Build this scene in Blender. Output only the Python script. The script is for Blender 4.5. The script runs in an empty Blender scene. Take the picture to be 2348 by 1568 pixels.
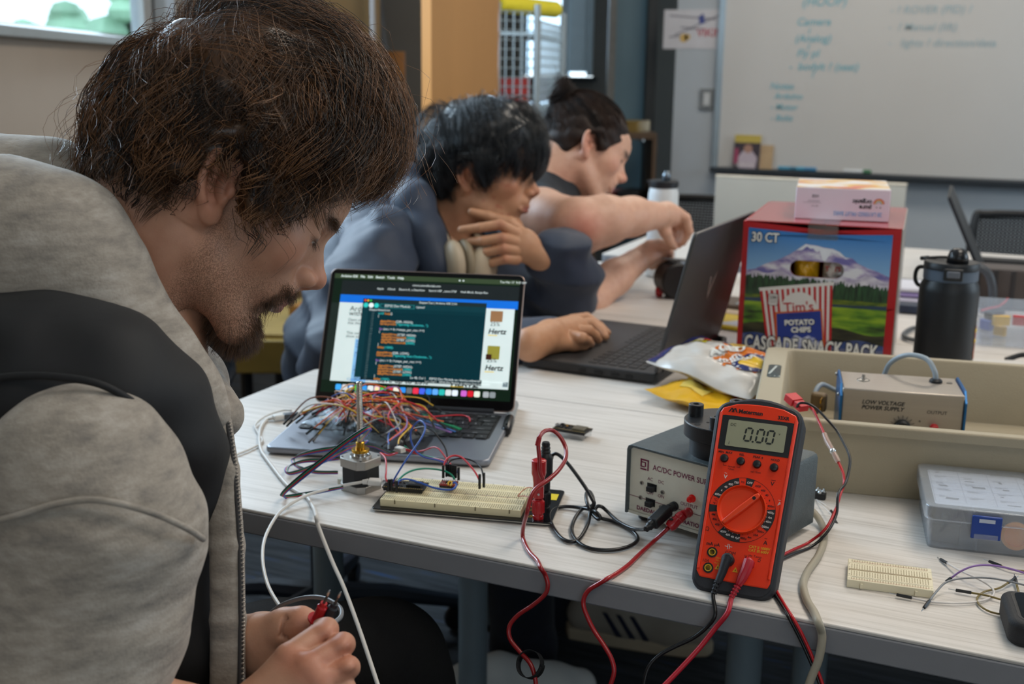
import bpy,bmesh,math,random
import numpy as np
from mathutils import Vector,Matrix,Euler
random.seed(7);RNG=np.random.default_rng(7)
SC=bpy.context.scene
COL=SC.collection
PI=math.pi
R=math.radians
# ------------------------------------------------------------------ camera
# The room's axes: X runs along the front edge of the near table, Y away from it, Z up (metres); table tops at 0.74 m.
FPX,CX,CY,EYE=2640.0,1174.0,784.0,1.24
_yaw,_pit,_rol=R(24.1),R(13.2),R(0.7)
FW=Vector((-math.sin(_yaw)*math.cos(_pit),math.cos(_yaw)*math.cos(_pit),-math.sin(_pit)))
_rt=Vector((math.cos(_yaw),math.sin(_yaw),0));_up=_rt.cross(FW)
RT=_rt*math.cos(_rol)+_up*math.sin(_rol)
UP=_up*math.cos(_rol)-_rt*math.sin(_rol)
CAM=Vector((0,0,EYE))
cam=bpy.data.cameras.new('camera');camo=bpy.data.objects.new('camera',cam);COL.objects.link(camo)
cam.sensor_width=36.0;cam.lens=FPX*36.0/2348.0;cam.clip_start=0.05;cam.clip_end=200
M3=Matrix((RT,UP,-FW)).transposed().to_4x4();M3.translation=CAM
camo.matrix_world=M3
cam.dof.use_dof=True;cam.dof.focus_distance=1.10;cam.dof.aperture_fstop=7.0
SC.camera=camo
def at(px,py,d):
 return CAM+(FW+RT*((px-CX)/FPX)-UP*((py-CY)/FPX))*d
def on(px,py,z=0.74):
 r=FW+RT*((px-CX)/FPX)-UP*((py-CY)/FPX)
 return CAM+r*((z-EYE)/r.z)
def hang(px,py,y=1.020):
 r=FW+RT*((px-CX)/FPX)-UP*((py-CY)/FPX)
 return CAM+r*(y/r.y)
 # ------------------------------------------------------------------ world, lights, exposure
SC.view_settings.view_transform='Standard';SC.view_settings.look='None'
SC.view_settings.gamma=1.0;SC.view_settings.use_curve_mapping=False
SC.view_settings.exposure=0.0
world=bpy.data.worlds.new('sky');SC.world=world;world.use_nodes=True
wn=world.node_tree;wn.nodes.clear()
wo=wn.nodes.new('ShaderNodeOutputWorld');wb=wn.nodes.new('ShaderNodeBackground')
wb.inputs[0].default_value=(0.80,0.93,1.0,1);wb.inputs[1].default_value=2.6
wn.links.new(wb.outputs[0],wo.inputs[0])
def area(name,loc,target,sx,sy,power,col):
 l=bpy.data.lights.new(name,'AREA');l.shape='RECTANGLE';l.size=sx;l.size_y=sy
 l.energy=power;l.color=col
 o=bpy.data.objects.new(name,l);COL.objects.link(o);o.location=loc
 o.rotation_euler=(Vector(target)-Vector(loc)).to_track_quat('-Z','Y').to_euler()
 return o
WARM=(1.0,0.90,0.78);COOL=(0.70,0.86,1.0)
area('window_daylight',(-2.78,2.05,1.90),(-0.9,1.3,0.95),2.0,1.0,95,COOL)
area('far_window_daylight',(-2.79,7.3,1.8),(-1.8,3.0,0.9),0.6,1.1,45,COOL)
area('side_window_daylight',(3.2,3.3,1.8),(0,2.4,0.8),2.4,1.4,42,COOL)
area('ceiling_lamp_over_tables',(0.35,2.0,2.60),(0.3,2.0,0),1.2,0.6,24,WARM)
area('ceiling_lamp_far',(-0.6,4.2,2.60),(-0.6,4.2,0),1.2,0.6,22,WARM)
area('ceiling_lamp_front',(0.9,0.3,2.60),(0.8,0.4,0),1.2,0.6,9,WARM)
area('back_window_daylight',(0.9,-1.8,1.6),(0.2,1.6,0.6),2.4,1.3,17,COOL)
# ------------------------------------------------------------------ materials
def lin(c):
 if isinstance(c,str):
  c=tuple(int(c[i:i+2],16) for i in (0,2,4))
 out=[]
 for v in c[:3]:
  v=v/255.0
  out.append(v/12.92 if v<=0.04045 else ((v+0.055)/1.055)**2.4)
 return (*out,1.0)
MATS={}
def mat(name,col,rough=0.5,metal=0.0,var=0.10,vscale=18.0,bump=0.0,bscale=200.0,spec=0.5,coat=0.0,
trans=0.0,alpha=1.0,emit=None,estr=0.0,sheen=0.0,sss=0.0,ior=1.45,stretch=(1,1,1)):
 if name in MATS:return MATS[name]
 m=bpy.data.materials.new(name);m.use_nodes=True;nt=m.node_tree
 b=nt.nodes['Principled BSDF'];c=lin(col)
 b.inputs['Roughness'].default_value=rough;b.inputs['Metallic'].default_value=metal
 b.inputs['Specular IOR Level'].default_value=spec;b.inputs['IOR'].default_value=ior
 b.inputs['Coat Weight'].default_value=coat;b.inputs['Transmission Weight'].default_value=trans
 b.inputs['Alpha'].default_value=alpha;b.inputs['Sheen Weight'].default_value=sheen
 if sss:b.inputs['Subsurface Weight'].default_value=sss;b.inputs['Subsurface Radius'].default_value=(.012,.004,.002);b.inputs['Subsurface Scale'].default_value=1.0
 tc=nt.nodes.new('ShaderNodeTexCoord');mp=nt.nodes.new('ShaderNodeMapping');mp.inputs['Scale'].default_value=stretch
 nt.links.new(tc.outputs['Object'],mp.inputs[0])
 if var>0:
  n=nt.nodes.new('ShaderNodeTexNoise');n.inputs['Scale'].default_value=vscale;n.inputs['Detail'].default_value=4
  nt.links.new(mp.outputs[0],n.inputs['Vector'])
  r=nt.nodes.new('ShaderNodeValToRGB')
  r.color_ramp.elements[0].position=0.3;r.color_ramp.elements[1].position=0.7
  r.color_ramp.elements[0].color=(*[x*(1-var) for x in c[:3]],1)
  r.color_ramp.elements[1].color=(*[min(1,x*(1+var)) for x in c[:3]],1)
  nt.links.new(n.outputs['Fac'],r.inputs[0]);nt.links.new(r.outputs[0],b.inputs['Base Color'])
  if emit is not None and emit=='base':nt.links.new(r.outputs[0],b.inputs['Emission Color'])
 else:
  b.inputs['Base Color'].default_value=c
 if emit is not None:
  if emit!='base':b.inputs['Emission Color'].default_value=lin(emit)
  elif var<=0:b.inputs['Emission Color'].default_value=c
  b.inputs['Emission Strength'].default_value=estr
 if bump>0:
  n2=nt.nodes.new('ShaderNodeTexNoise');n2.inputs['Scale'].default_value=bscale;n2.inputs['Detail'].default_value=3
  nt.links.new(mp.outputs[0],n2.inputs['Vector'])
  bp=nt.nodes.new('ShaderNodeBump');bp.inputs['Strength'].default_value=bump;bp.inputs['Distance'].default_value=0.002
  nt.links.new(n2.outputs['Fac'],bp.inputs['Height']);nt.links.new(bp.outputs[0],b.inputs['Normal'])
 MATS[name]=m
 return m
def film(name,tint,fac=.10,rough=.08,edge=.75,wrinkle=.35,haze=0.0):
 m=bpy.data.materials.new(name);m.use_nodes=True;nt=m.node_tree;nt.nodes.clear()
 o=nt.nodes.new('ShaderNodeOutputMaterial');mx=nt.nodes.new('ShaderNodeMixShader');tr=nt.nodes.new('ShaderNodeBsdfTransparent');gl=nt.nodes.new('ShaderNodeBsdfGlossy')
 tr.inputs[0].default_value=lin(tint);gl.inputs['Roughness'].default_value=rough;gl.inputs[0].default_value=(.9,.95,1,1)
 lw_=nt.nodes.new('ShaderNodeLayerWeight');lw_.inputs[0].default_value=.35
 ma=nt.nodes.new('ShaderNodeMath');ma.operation='MULTIPLY_ADD';ma.inputs[1].default_value=edge;ma.inputs[2].default_value=fac
 n=nt.nodes.new('ShaderNodeTexNoise');n.inputs['Scale'].default_value=60;bp=nt.nodes.new('ShaderNodeBump');bp.inputs['Strength'].default_value=wrinkle;bp.inputs['Distance'].default_value=.01
 nt.links.new(n.outputs['Fac'],bp.inputs['Height']);nt.links.new(bp.outputs[0],gl.inputs['Normal'])
 nt.links.new(lw_.outputs['Facing'],ma.inputs[0]);nt.links.new(ma.outputs[0],mx.inputs[0]);hz_=tr
 if haze>0:
  hz_=nt.nodes.new('ShaderNodeMixShader');df=nt.nodes.new('ShaderNodeBsdfDiffuse');df.inputs[0].default_value=(.85,.88,.92,1);hz_.inputs[0].default_value=haze
  nt.links.new(tr.outputs[0],hz_.inputs[1]);nt.links.new(df.outputs[0],hz_.inputs[2])
 nt.links.new(hz_.outputs[0],mx.inputs[1]);nt.links.new(gl.outputs[0],mx.inputs[2]);nt.links.new(mx.outputs[0],o.inputs[0])
 MATS[name]=m;return m
def ink(name,col):return mat('ink_'+name,col,rough=0.55,var=0.04,vscale=60)
def screen(name,col,s=1.0):return mat('screen_'+name,col,rough=0.2,var=0.03,vscale=40,emit='base',estr=s,spec=0.3)
# ------------------------------------------------------------------ scene helpers
def tag(o,label=None,cat=None,group=None,kind=None):
 if label:o['label']=label
 if cat:o['category']=cat
 if group:o['group']=group
 if kind:o['kind']=kind
 return o
def thing(name,label,cat,loc=(0,0,0),rz=0.0,group=None,rot=None):
 o=bpy.data.objects.new(name,None);COL.objects.link(o);o.empty_display_size=0.02
 o.location=loc;o.rotation_euler=rot if rot else (0,0,rz)
 return tag(o,label,cat,group)
class MB:
 """collects faces of one part"""
 def __init__(s):s.v=[];s.f=[]
 def add(s,vs,fs):
  k=len(s.v);s.v+=[tuple(v) for v in vs];s.f+=[tuple(i+k for i in f) for f in fs];return s
 def box(s,c,d,m=None):
  x,y,z=d[0]/2,d[1]/2,d[2]/2
  vs=[Vector((c[0]+a*x,c[1]+b*y,c[2]+e*z)) for e in (-1,1) for b in (-1,1) for a in (-1,1)]
  if m is not None:vs=[m@v for v in vs]
  return s.add(vs,[(0,2,3,1),(4,5,7,6),(0,1,5,4),(2,6,7,3),(0,4,6,2),(1,3,7,5)])
 def rbox(s,c,d,r,n=4,m=None):
  x,y,z=d[0]/2,d[1]/2,d[2]/2;r=min(r,x*.999,y*.999)
  pts=[]
  for (sx,sy,a0) in ((1,1,0),(-1,1,90),(-1,-1,180),(1,-1,270)):
   for k in range(n+1):
    a=R(a0+90*k/n);pts.append((c[0]+sx*(x-r)+r*math.cos(a),c[1]+sy*(y-r)+r*math.sin(a)))
  return s.prism(pts,c[2]-z,c[2]+z,m)
 def prism(s,pts,z0,z1,m=None):
  n=len(pts);vs=[Vector((p[0],p[1],z0)) for p in pts]+[Vector((p[0],p[1],z1)) for p in pts]
  if m is not None:vs=[m@v for v in vs]
  return s.add(vs,[tuple(range(n-1,-1,-1)),tuple(range(n,2*n))]+[(i,(i+1)%n,n+(i+1)%n,n+i) for i in range(n)])
 def poly(s,pts,m=None):
  vs=[Vector(p) if len(p)==3 else Vector((p[0],p[1],0)) for p in pts]
  if m is not None:vs=[m@v for v in vs]
  return s.add(vs,[tuple(range(len(vs)))])
 def cyl(s,p0,p1,r0,r1=None,n=16,caps=True):
  r1=r0 if r1 is None else r1
  return s.tube([p0,p1],[r0,r1],n,caps)
 def tube(s,pts,r,n=8,caps=True,closed=False,flat=None):
  pts=[Vector(p) for p in pts];m=len(pts)
  rr=r if isinstance(r,(list,tuple)) else [r]*m
  t0=(pts[1]-pts[0]).normalized()
  a=Vector((0,0,1)) if abs(t0.z)<0.9 else Vector((1,0,0))
  nrm=(a-t0*a.dot(t0)).normalized()
  vs=[];base=len(s.v)
  for i,p in enumerate(pts):
   if i==0:t=pts[1]-pts[0]
   elif i==m-1:t=pts[-1]-pts[-2]
   else:t=pts[i+1]-pts[i-1]
   if t.length<1e-9:t=t0
   t=t.normalized();nrm=nrm-t*nrm.dot(t)
   nrm=nrm.normalized() if nrm.length>1e-6 else t.orthogonal().normalized()
   b=t.cross(nrm)
   for k in range(n):
    an=2*PI*k/n;q=nrm*math.cos(an)+b*(math.sin(an)*(flat or 1.0))
    vs.append(p+q*rr[i])
  fs=[(i*n+k,i*n+(k+1)%n,(i+1)*n+(k+1)%n,(i+1)*n+k) for i in range(m-1) for k in range(n)]
  if caps:fs+=[tuple(range(n-1,-1,-1)),tuple((m-1)*n+k for k in range(n))]
  return s.add(vs,fs)
 def lathe(s,prof,n=32,c=(0,0,0),m=None):
  vs=[]
  for (r,z) in prof:
   for k in range(n):
    a=2*PI*k/n;vs.append(Vector((c[0]+r*math.cos(a),c[1]+r*math.sin(a),c[2]+z)))
  if m is not None:vs=[m@v for v in vs]
  L=len(prof)
  fs=[(i*n+k,i*n+(k+1)%n,(i+1)*n+(k+1)%n,(i+1)*n+k) for i in range(L-1) for k in range(n)]
  fs+=[tuple(range(n-1,-1,-1)),tuple((L-1)*n+k for k in range(n))]
  return s.add(vs,fs)
 def ball(s,c,r,nu=12,nv=8):
  rr=r if isinstance(r,(tuple,list)) else (r,r,r)
  vs=[Vector((c[0],c[1],c[2]-rr[2]))]
  for j in range(1,nv):
   b=-PI/2+PI*j/nv
   for k in range(nu):
    a=2*PI*k/nu;vs.append(Vector((c[0]+rr[0]*math.cos(b)*math.cos(a),c[1]+rr[1]*math.cos(b)*math.sin(a),c[2]+rr[2]*math.sin(b))))
  vs.append(Vector((c[0],c[1],c[2]+rr[2])))
  fs=[(0,1+(k+1)%nu,1+k) for k in range(nu)]
  for j in range(nv-2):
   fs+=[(1+j*nu+k,1+j*nu+(k+1)%nu,1+(j+1)*nu+(k+1)%nu,1+(j+1)*nu+k) for k in range(nu)]
  T=len(vs)-1;o=1+(nv-2)*nu
  fs+=[(T,o+k,o+(k+1)%nu) for k in range(nu)]
  return s.add(vs,fs)
 def obj(s,name,m,parent=None,bevel=0.0,seg=2,smooth=0.6,loc=None,rot=None):
  me=bpy.data.meshes.new(name);me.from_pydata([tuple(v) for v in s.v],[],s.f);me.update()
  return link(name,me,m,parent,bevel,seg,smooth,loc,rot)
def link(name,me,m,parent=None,bevel=0.0,seg=2,smooth=0.6,loc=None,rot=None):
 if m is not None:me.materials.append(m)
 if smooth:
  me.polygons.foreach_set('use_smooth',[True]*len(me.polygons))
  if smooth<3:me.set_sharp_from_angle(angle=smooth)
 o=bpy.data.objects.new(name,me);COL.objects.link(o)
 if parent is not None:o.parent=parent
 if loc is not None:o.location=loc
 if rot is not None:o.rotation_euler=rot
 if bevel>0:
  bv=o.modifiers.new('bevel','BEVEL');bv.width=bevel;bv.segments=seg;bv.limit_method='ANGLE';bv.angle_limit=R(35)
  bv.harden_normals=False
 return o
def attach(o,par):
 o.parent=par;o.matrix_parent_inverse=par.matrix_basis.inverted();return o
def kids(o):return [c for c in bpy.data.objects if c.parent==o]
def dup(o,parent=None,loc=None,rz=None,label=None,name=None):
 c=o.copy();COL.objects.link(c)
 if parent is not None:c.parent=parent
 if loc is not None:c.location=loc
 if rz is not None:c.rotation_euler=(0,0,rz)
 if label:c['label']=label
 for ch in list(o.children):dup(ch,c)
 return c
def spl(pts,k=6):
 P=[Vector(p) for p in pts]
 if len(P)<3:return P
 P=[P[0]*2-P[1]]+P+[P[-1]*2-P[-2]]
 out=[]
 for i in range(1,len(P)-2):
  a,b,c,d=P[i-1],P[i],P[i+1],P[i+2]
  for j in range(k):
   t=j/k
   out.append(0.5*((2*b)+(c-a)*t+(2*a-5*b+4*c-d)*t*t+(3*b-a-3*c+d)*t**3))
 out.append(P[-2])
 return out
def frame(o,x,y):
 x=Vector(x).normalized();y=Vector(y);y=(y-x*y.dot(x)).normalized();z=x.cross(y)
 m=Matrix((x,y,z)).transposed().to_4x4();m.translation=Vector(o);return m
_TXT={}
def text_geo(s,size,ext=0.0,bold=0.0,align='LEFT',shear=0.0,spacing=1.0,xs=1.0):
 cu=bpy.data.curves.new('t','FONT');cu.body=s;cu.size=size;cu.extrude=ext;cu.offset=bold
 cu.align_x=align;cu.shear=shear;cu.space_character=spacing;cu.resolution_u=3;cu.fill_mode='BOTH' if ext else 'FRONT'
 o=bpy.data.objects.new('t',cu);COL.objects.link(o)
 me=bpy.data.meshes.new_from_object(o.evaluated_get(bpy.context.evaluated_depsgraph_get()))
 vs=[Vector((v.co.x*xs,v.co.y,v.co.z)) for v in me.vertices];fs=[tuple(p.vertices) for p in me.polygons]
 bpy.data.objects.remove(o);bpy.data.curves.remove(cu);bpy.data.meshes.remove(me)
 return vs,fs
class TX:
 """lettering: several printed strings of one ink in one flat mesh"""
 def __init__(s):s.m=MB()
 def put(s,txt,M,size,x=0,y=0,z=0.0003,**kw):
  vs,fs=text_geo(txt,size,**kw)
  s.m.add([M@(v+Vector((x,y,z))) for v in vs],fs);return s
 def quad(s,M,x,y,w,h,z=0.0003,sk=0.0):
  s.m.add([M@Vector(p) for p in ((x,y,z),(x+w,y,z),(x+w+sk,y+h,z),(x+sk,y+h,z))],[(0,1,2,3)]);return s
 def poly(s,M,pts,z=0.0003):
  s.m.add([M@Vector((p[0],p[1],z)) for p in pts],[tuple(range(len(pts)))]);return s
 def disc(s,M,x,y,r,z=0.0003,n=24,a0=0,a1=360):
  pts=[(x+r*math.cos(R(a0+(a1-a0)*k/n)),y+r*math.sin(R(a0+(a1-a0)*k/n))) for k in range(n+(a1-a0<360))]
  if a1-a0<360:pts.append((x,y))
  return s.poly(M,pts,z)
 def ring(s,M,x,y,r0,r1,z=0.0003,n=36,a0=0,a1=360):
  vs=[];fs=[]
  for k in range(n+1):
   a=R(a0+(a1-a0)*k/n)
   vs+=[M@Vector((x+r0*math.cos(a),y+r0*math.sin(a),z)),M@Vector((x+r1*math.cos(a),y+r1*math.sin(a),z))]
  fs=[(2*k,2*k+1,2*k+3,2*k+2) for k in range(n)]
  s.m.add(vs,fs);return s
 def obj(s,name,m,parent=None):return s.m.obj(name,m,parent,smooth=0)
I4=Matrix.Identity(4)
# ------------------------------------------------------------------ the room
m_wall=mat('painted_wall','cfcbc4',rough=0.85,var=0.02,vscale=6,bump=0.08,bscale=350)
m_wall2=mat('painted_wall_warm','b3a597',rough=0.85,var=0.02,vscale=6,bump=0.08,bscale=350)
m_wallblue=mat('painted_wall_grey','b4bcc4',rough=0.85,var=0.02,vscale=6)
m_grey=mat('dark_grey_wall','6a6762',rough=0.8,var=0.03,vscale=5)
m_ceil=mat('ceiling_paint','d8d8d4',rough=0.9,var=0.02)
m_dark=mat('dark_metal_frame','23282b',rough=0.5,var=0.05)
m_white=mat('white_frame','dfe6ea',rough=0.4,var=0.02)
m_sill=mat('grey_sill','9ba0a0',rough=0.5,var=0.03)
m_black=mat('black_plastic','16171a',rough=0.45,var=0.1,bump=0.05,bscale=600)
def carpet():
 m=bpy.data.materials.new('carpet');m.use_nodes=True;nt=m.node_tree;b=nt.nodes['Principled BSDF']
 tc=nt.nodes.new('ShaderNodeTexCoord');mp=nt.nodes.new('ShaderNodeMapping');mp.inputs['Scale'].default_value=(3,40,1);mp.inputs['Rotation'].default_value=(0,0,0.5)
 nt.links.new(tc.outputs['Object'],mp.inputs[0])
 n=nt.nodes.new('ShaderNodeTexNoise');n.inputs['Scale'].default_value=1.6;n.inputs['Detail'].default_value=6;nt.links.new(mp.outputs[0],n.inputs['Vector'])
 r=nt.nodes.new('ShaderNodeValToRGB');e=r.color_ramp.elements
 e[0].position=0.33;e[0].color=lin('22262c');e[1].position=0.52;e[1].color=lin('3d4247')
 x=e.new(0.62);x.color=lin('46494c');x=e.new(0.72);x.color=lin('1f4f86')
 nt.links.new(n.outputs['Fac'],r.inputs[0]);nt.links.new(r.outputs[0],b.inputs['Base Color']);b.inputs['Roughness'].default_value=0.95
 n2=nt.nodes.new('ShaderNodeTexNoise');n2.inputs['Scale'].default_value=400;nt.links.new(tc.outputs['Object'],n2.inputs['Vector'])
 bp=nt.nodes.new('ShaderNodeBump');bp.inputs['Strength'].default_value=0.6;bp.inputs['Distance'].default_value=0.004
 nt.links.new(n2.outputs['Fac'],bp.inputs['Height']);nt.links.new(bp.outputs[0],b.inputs['Normal'])
 return m
def wall(name,p0,p1,z0,z1,m,th=0.1,kind='structure',parent=None):
 a=Vector((p0[0],p0[1],0));b=Vector((p1[0],p1[1],0));d=(b-a).normalized();n=Vector((-d.y,d.x,0))*th
 mb=MB();vs=[a,b,b+n,a+n]
 mb.add([v+Vector((0,0,z0)) for v in vs]+[v+Vector((0,0,z1)) for v in vs],[(0,3,2,1),(4,5,6,7),(0,1,5,4),(1,2,6,5),(2,3,7,6),(3,0,4,7)])
 o=mb.obj(name,m,parent,smooth=0)
 if kind:o['kind']=kind
 return o
f=MB().box((0.2,2.6,-0.05),(9.6,9.4,0.1)).obj('floor',carpet(),smooth=0);f['kind']='structure'
f=MB().box((0.2,2.6,2.75),(9.6,9.4,0.1)).obj('ceiling',m_ceil,smooth=0);f['kind']='structure'
YF=5.5
# far wall with the whiteboard, right of the dark post
wall('wall_far',(-1.62,YF),(4.6,YF),0,2.7,m_wallblue)
wall('wall_right',(4.6,YF),(4.6,-1.9),0,2.7,m_wall)
wall('wall_back',(4.6,-1.9),(-3.0,-1.9),0,2.7,m_wall)
# left wall: runs off at an angle, with a window above a sill
LA=Vector((-1.45-0.30,1.12,0));LD=Vector((-0.466,0.885,0));LN=Vector((0.885,0.466,0))
def lw(t,off=0):return LA+LD*t+LN*off
wall('wall_left',lw(-3.0),lw(4.55),0,1.31,m_wall2,th=0.14)
wall('wall_left_above_window',lw(-3.0),lw(4.55),2.35,2.7,m_wall2,th=0.14)
wall('wall_left_pier',lw(2.98),lw(4.55),1.31,2.35,m_wall2,th=0.14)
wall('wall_left_near',lw(-3.0),lw(-1.2),1.31,2.35,m_wall2,th=0.14)
wi=thing('window_1',None,None,lw(0.1));wi['kind']='structure';del wi['kind'];wi['kind']='structure'
wi.rotation_euler=(0,0,math.atan2(LD.y,LD.x))
def lb(t0,t1,z0,z1,o0,o1):
 mb=MB();mb.box(((t0+t1)/2-0.1,-(o0+o1)/2,(z0+z1)/2),(t1-t0,abs(o1-o0),z1-z0));return mb
lb(-1.25,3.02,1.305,1.333,-0.10,0.035).obj('window_sill',m_sill,wi,bevel=0.004)
for (t0,t1) in ((-1.2,-1.14),(0.22,0.27),(2.60,2.72)):lb(t0,t1,1.325,2.35,-0.09,-0.04).obj('window_frame',m_white,wi,bevel=0.004)
lb(2.72,2.80,1.325,2.35,-0.1,-0.05).obj('gasket',m_dark,wi)
lb(2.80,2.98,1.325,2.35,-0.1,-0.01).obj('window_jamb',m_white,wi)
lb(-1.2,2.72,1.325,1.345,-0.09,-0.03).obj('window_frame',m_white,wi);lb(-1.2,2.72,2.32,2.35,-0.09,-0.03).obj('window_frame',m_white,wi)
m_glass=film('window_glass','f6fbff',.0,.02,.12,.0)
lb(-1.14,0.22,1.345,2.32,-0.068,-0.062).obj('pane',m_glass,wi,smooth=0);lb(0.27,2.60,1.345,2.32,-0.068,-0.062).obj('pane',m_glass,wi,smooth=0)
# trees outside
m_leaf=mat('tree_leaves','93b89c',rough=0.7,var=0.3,vscale=2.2);m_bark=mat('tree_bark','4a4038',rough=0.9,var=0.2)
def tree(loc,h,r,label,seed):
 rng=random.Random(seed);t=thing('tree',label,'tree',loc)
 MB().tube([(0,0,0),(0.1,0,h*0.5),(0,0.1,h*0.92)],[0.16,0.1,0.03],8).obj('trunk',m_bark,t)
 mb=MB()
 for k in range(230):
  u=rng.random();a=rng.random()*2*PI;zz=h*(0.12+0.88*u);rad=r*(1-u*0.8)*rng.random()**0.5
  c=Vector((rad*math.cos(a),rad*math.sin(a),zz));s=0.16+0.16*rng.random()
  mb.ball(c,(s,s,s*0.7),6,4)
 o=mb.obj('foliage',m_leaf,t,smooth=0);o['kind']='stuff'
tree(at(306,40,13)*Vector((1,1,0)),6.5,1.15,'tall green tree close outside the window, at its far end',3) if False else None
p=at(300,60,14.0);tree((p.x,p.y,-3.5),9.5,.62,'tall green tree standing close outside the side window',3)
p=at(155,28,16.0);tree((p.x,p.y,-4.0),4.0+p.z,.75,'small distant fir whose tip shows above the sill',5)
p=at(60,58,19.0);tree((p.x,p.y,-4.0),4.0+p.z,.8,'low distant bush line tip near the window corner',9)
g=MB().box((-14,10,-4.2),(30,40,0.1)).obj('ground',mat('lawn','6f7d6a',rough=0.9,var=0.2),smooth=0);g['kind']='structure'
# far end: recess with a second window, panels and post
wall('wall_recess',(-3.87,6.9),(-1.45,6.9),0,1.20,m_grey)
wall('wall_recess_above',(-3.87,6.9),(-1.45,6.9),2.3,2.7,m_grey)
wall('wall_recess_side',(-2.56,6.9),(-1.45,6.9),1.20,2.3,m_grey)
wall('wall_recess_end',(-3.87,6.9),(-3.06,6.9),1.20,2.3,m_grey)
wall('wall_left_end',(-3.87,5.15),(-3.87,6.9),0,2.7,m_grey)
w2=thing('window_2',None,None,(-2.81,6.9,1.20));w2['kind']='structure'
MB().box((0,-0.02,0),(.56,0.16,0.03)).obj('window_sill',m_dark,w2,bevel=0.003)
for x in (-0.225,0.055,0.225):MB().box((x,0.04,0.56),(0.05,0.06,1.08)).obj('window_frame',mat('window_frame_pale','c3d3dc',rough=0.4,var=0.03),w2,bevel=0.004)
MB().box((-0.085,0.05,0.56),(0.24,0.006,1.06)).obj('pane',m_glass,w2,smooth=0);MB().box((0.0,0.09,0.56),(0.46,0.006,1.06)).obj('pane',m_glass,w2,smooth=0)
MB().box((0.14,0.03,0.57),(0.13,0.012,1.05)).obj('blind_panel',mat('pale_blind','dcecf5',rough=0.7,var=0.03),w2)
# blue-grey door leaf, dark post
d1=thing('door_1',None,None,(0,0,0));d1['kind']='structure'
def vpanel(name,px0,px1,d,m,th=0.05,z0=0.0,z1=2.69,parent=None,d2=None):
 a=at(px0,200,d);b=at(px1,200,d2 or d);return wall(name,(a.x,a.y),(b.x,b.y),z0,z1,m,th,kind=None,parent=parent)
m_bluegrey=mat('blue_grey_door','5b7683',rough=0.45,var=0.05,vscale=3)
vpanel('door_leaf',1408,1482,5.9,m_bluegrey,0.05,parent=d1)
vpanel('door_stile',1392,1409,5.85,mat('door_stile_grey','6b6c6a',rough=0.5),0.06,parent=d1)
MB().cyl(at(1472,325,5.8),at(1470,300,5.8),0.012).obj('handle',mat('brushed_steel','b9bcc0',rough=0.3,metal=1,var=0.05),d1)
o=vpanel('trim_1',1481,1503,5.75,m_dark,0.09);o['kind']='structure'
# tan tall panel and wooden cabinet at the left of the recess
tp=thing('tall_cabinet','tall tan cabinet side rising behind the foreground man\'s head','cabinet',(0,0,0))
m_tan=mat('tan_laminate','9c7d52',rough=0.5,var=0.06,vscale=2,stretch=(6,6,1));m_tan2=mat('tan_laminate_edge','8a7048',rough=0.5,var=0.05)
vpanel('side_panel',600,845,4.6,m_tan,0.45,0.05,2.6,tp);vpanel('edge_band',838,851,4.58,m_tan2,0.03,0.05,2.6,tp)
vpanel('plinth',606,840,4.62,m_dark,0.4,0,0.05,tp)
m_wood=mat('maple_veneer','a5713f',rough=0.45,var=0.07,vscale=1.3,stretch=(9,9,0.6));m_wood_lit=mat('maple_veneer_lit_edge','d29455',rough=0.45,var=0.07,vscale=1.3,stretch=(9,9,0.6))  # edge is the same maple; the light falling on it is put into its colour
tw=thing('wood_cabinet','tall maple veneer cabinet between cardboard tube and wire cage','cabinet',(0,0,0))
vpanel('front_panel',989,1141,3.75,m_wood,0.4,0.04,2.5,tp if False else tw);vpanel('edge_band',967,990,3.76,m_wood_lit,0.03,0.04,2.5,tw,d2=3.75)
vpanel('plinth',975,1138,3.8,m_dark,0.3,0,0.04,tw)
# grey board behind, leaning poles, cardboard tubes
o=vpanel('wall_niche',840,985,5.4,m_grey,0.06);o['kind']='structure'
def floor_at(px,py,d):q=at(px,py,d);return Vector((q.x,q.y,0))
a=at(862,-40,5.28);b=floor_at(945,300,5.22)
tag(MB().tube([b,b.lerp(a,.5),a],0.022,10).obj('grey_pole',mat('grey_tube','55575a',rough=0.4,var=0.05)),'slim grey pole leaning beside the tan cabinet','pole')
p=floor_at(898,118,4.7);zt=at(898,118,4.7).z
t=thing('cardboard_tube','upright brown cardboard tube beside the maple cabinet','tube',p)
rt_=31*4.7/FPX
MB().lathe([(rt_-.006,0),(rt_,0),(rt_,zt),(rt_-.006,zt),(rt_-.006,0.02)],28).obj('tube_wall',mat('kraft_card','8a5a2b',rough=0.8,var=0.06),t)
# wire cage shelf with yellow foam roll
m_wire=mat('zinc_wire','a9b7bd',rough=0.35,metal=0.6,var=0.05)
cg=thing('wire_cage','grey wire mesh cage trolley standing before the far window','cage',(0,0,0))
A=at(1141,30,4.45);B=at(1232,32,4.55);Cc=at(1292,46,5.2)
def cagep(P,Q,z0,z1,n,m2,nm):
 mb=MB()
 for k in range(n+1):
  q=P.lerp(Q,k/n);mb.cyl((q.x,q.y,z0),(q.x,q.y,z1),0.0035,n=5)
 for k in range(m2+1):
  z=z0+(z1-z0)*k/m2;mb.cyl((P.x,P.y,z),(Q.x,Q.y,z),0.0035,n=5)
 o=mb.obj(nm,m_wire,cg);o['kind']='stuff'
cagep(A,B,0.25,1.47,5,34,'front_mesh');cagep(B,Cc,0.25,1.44,14,34,'side_mesh')
for q in (A,B,Cc):MB().cyl((q.x,q.y,0.1),(q.x,q.y,1.5),0.014,n=10).obj('corner_post',mat('galvanised_post','a8b2b6',rough=0.35,metal=0.5,var=0.05),cg)
D=A+(Cc-B)
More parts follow.
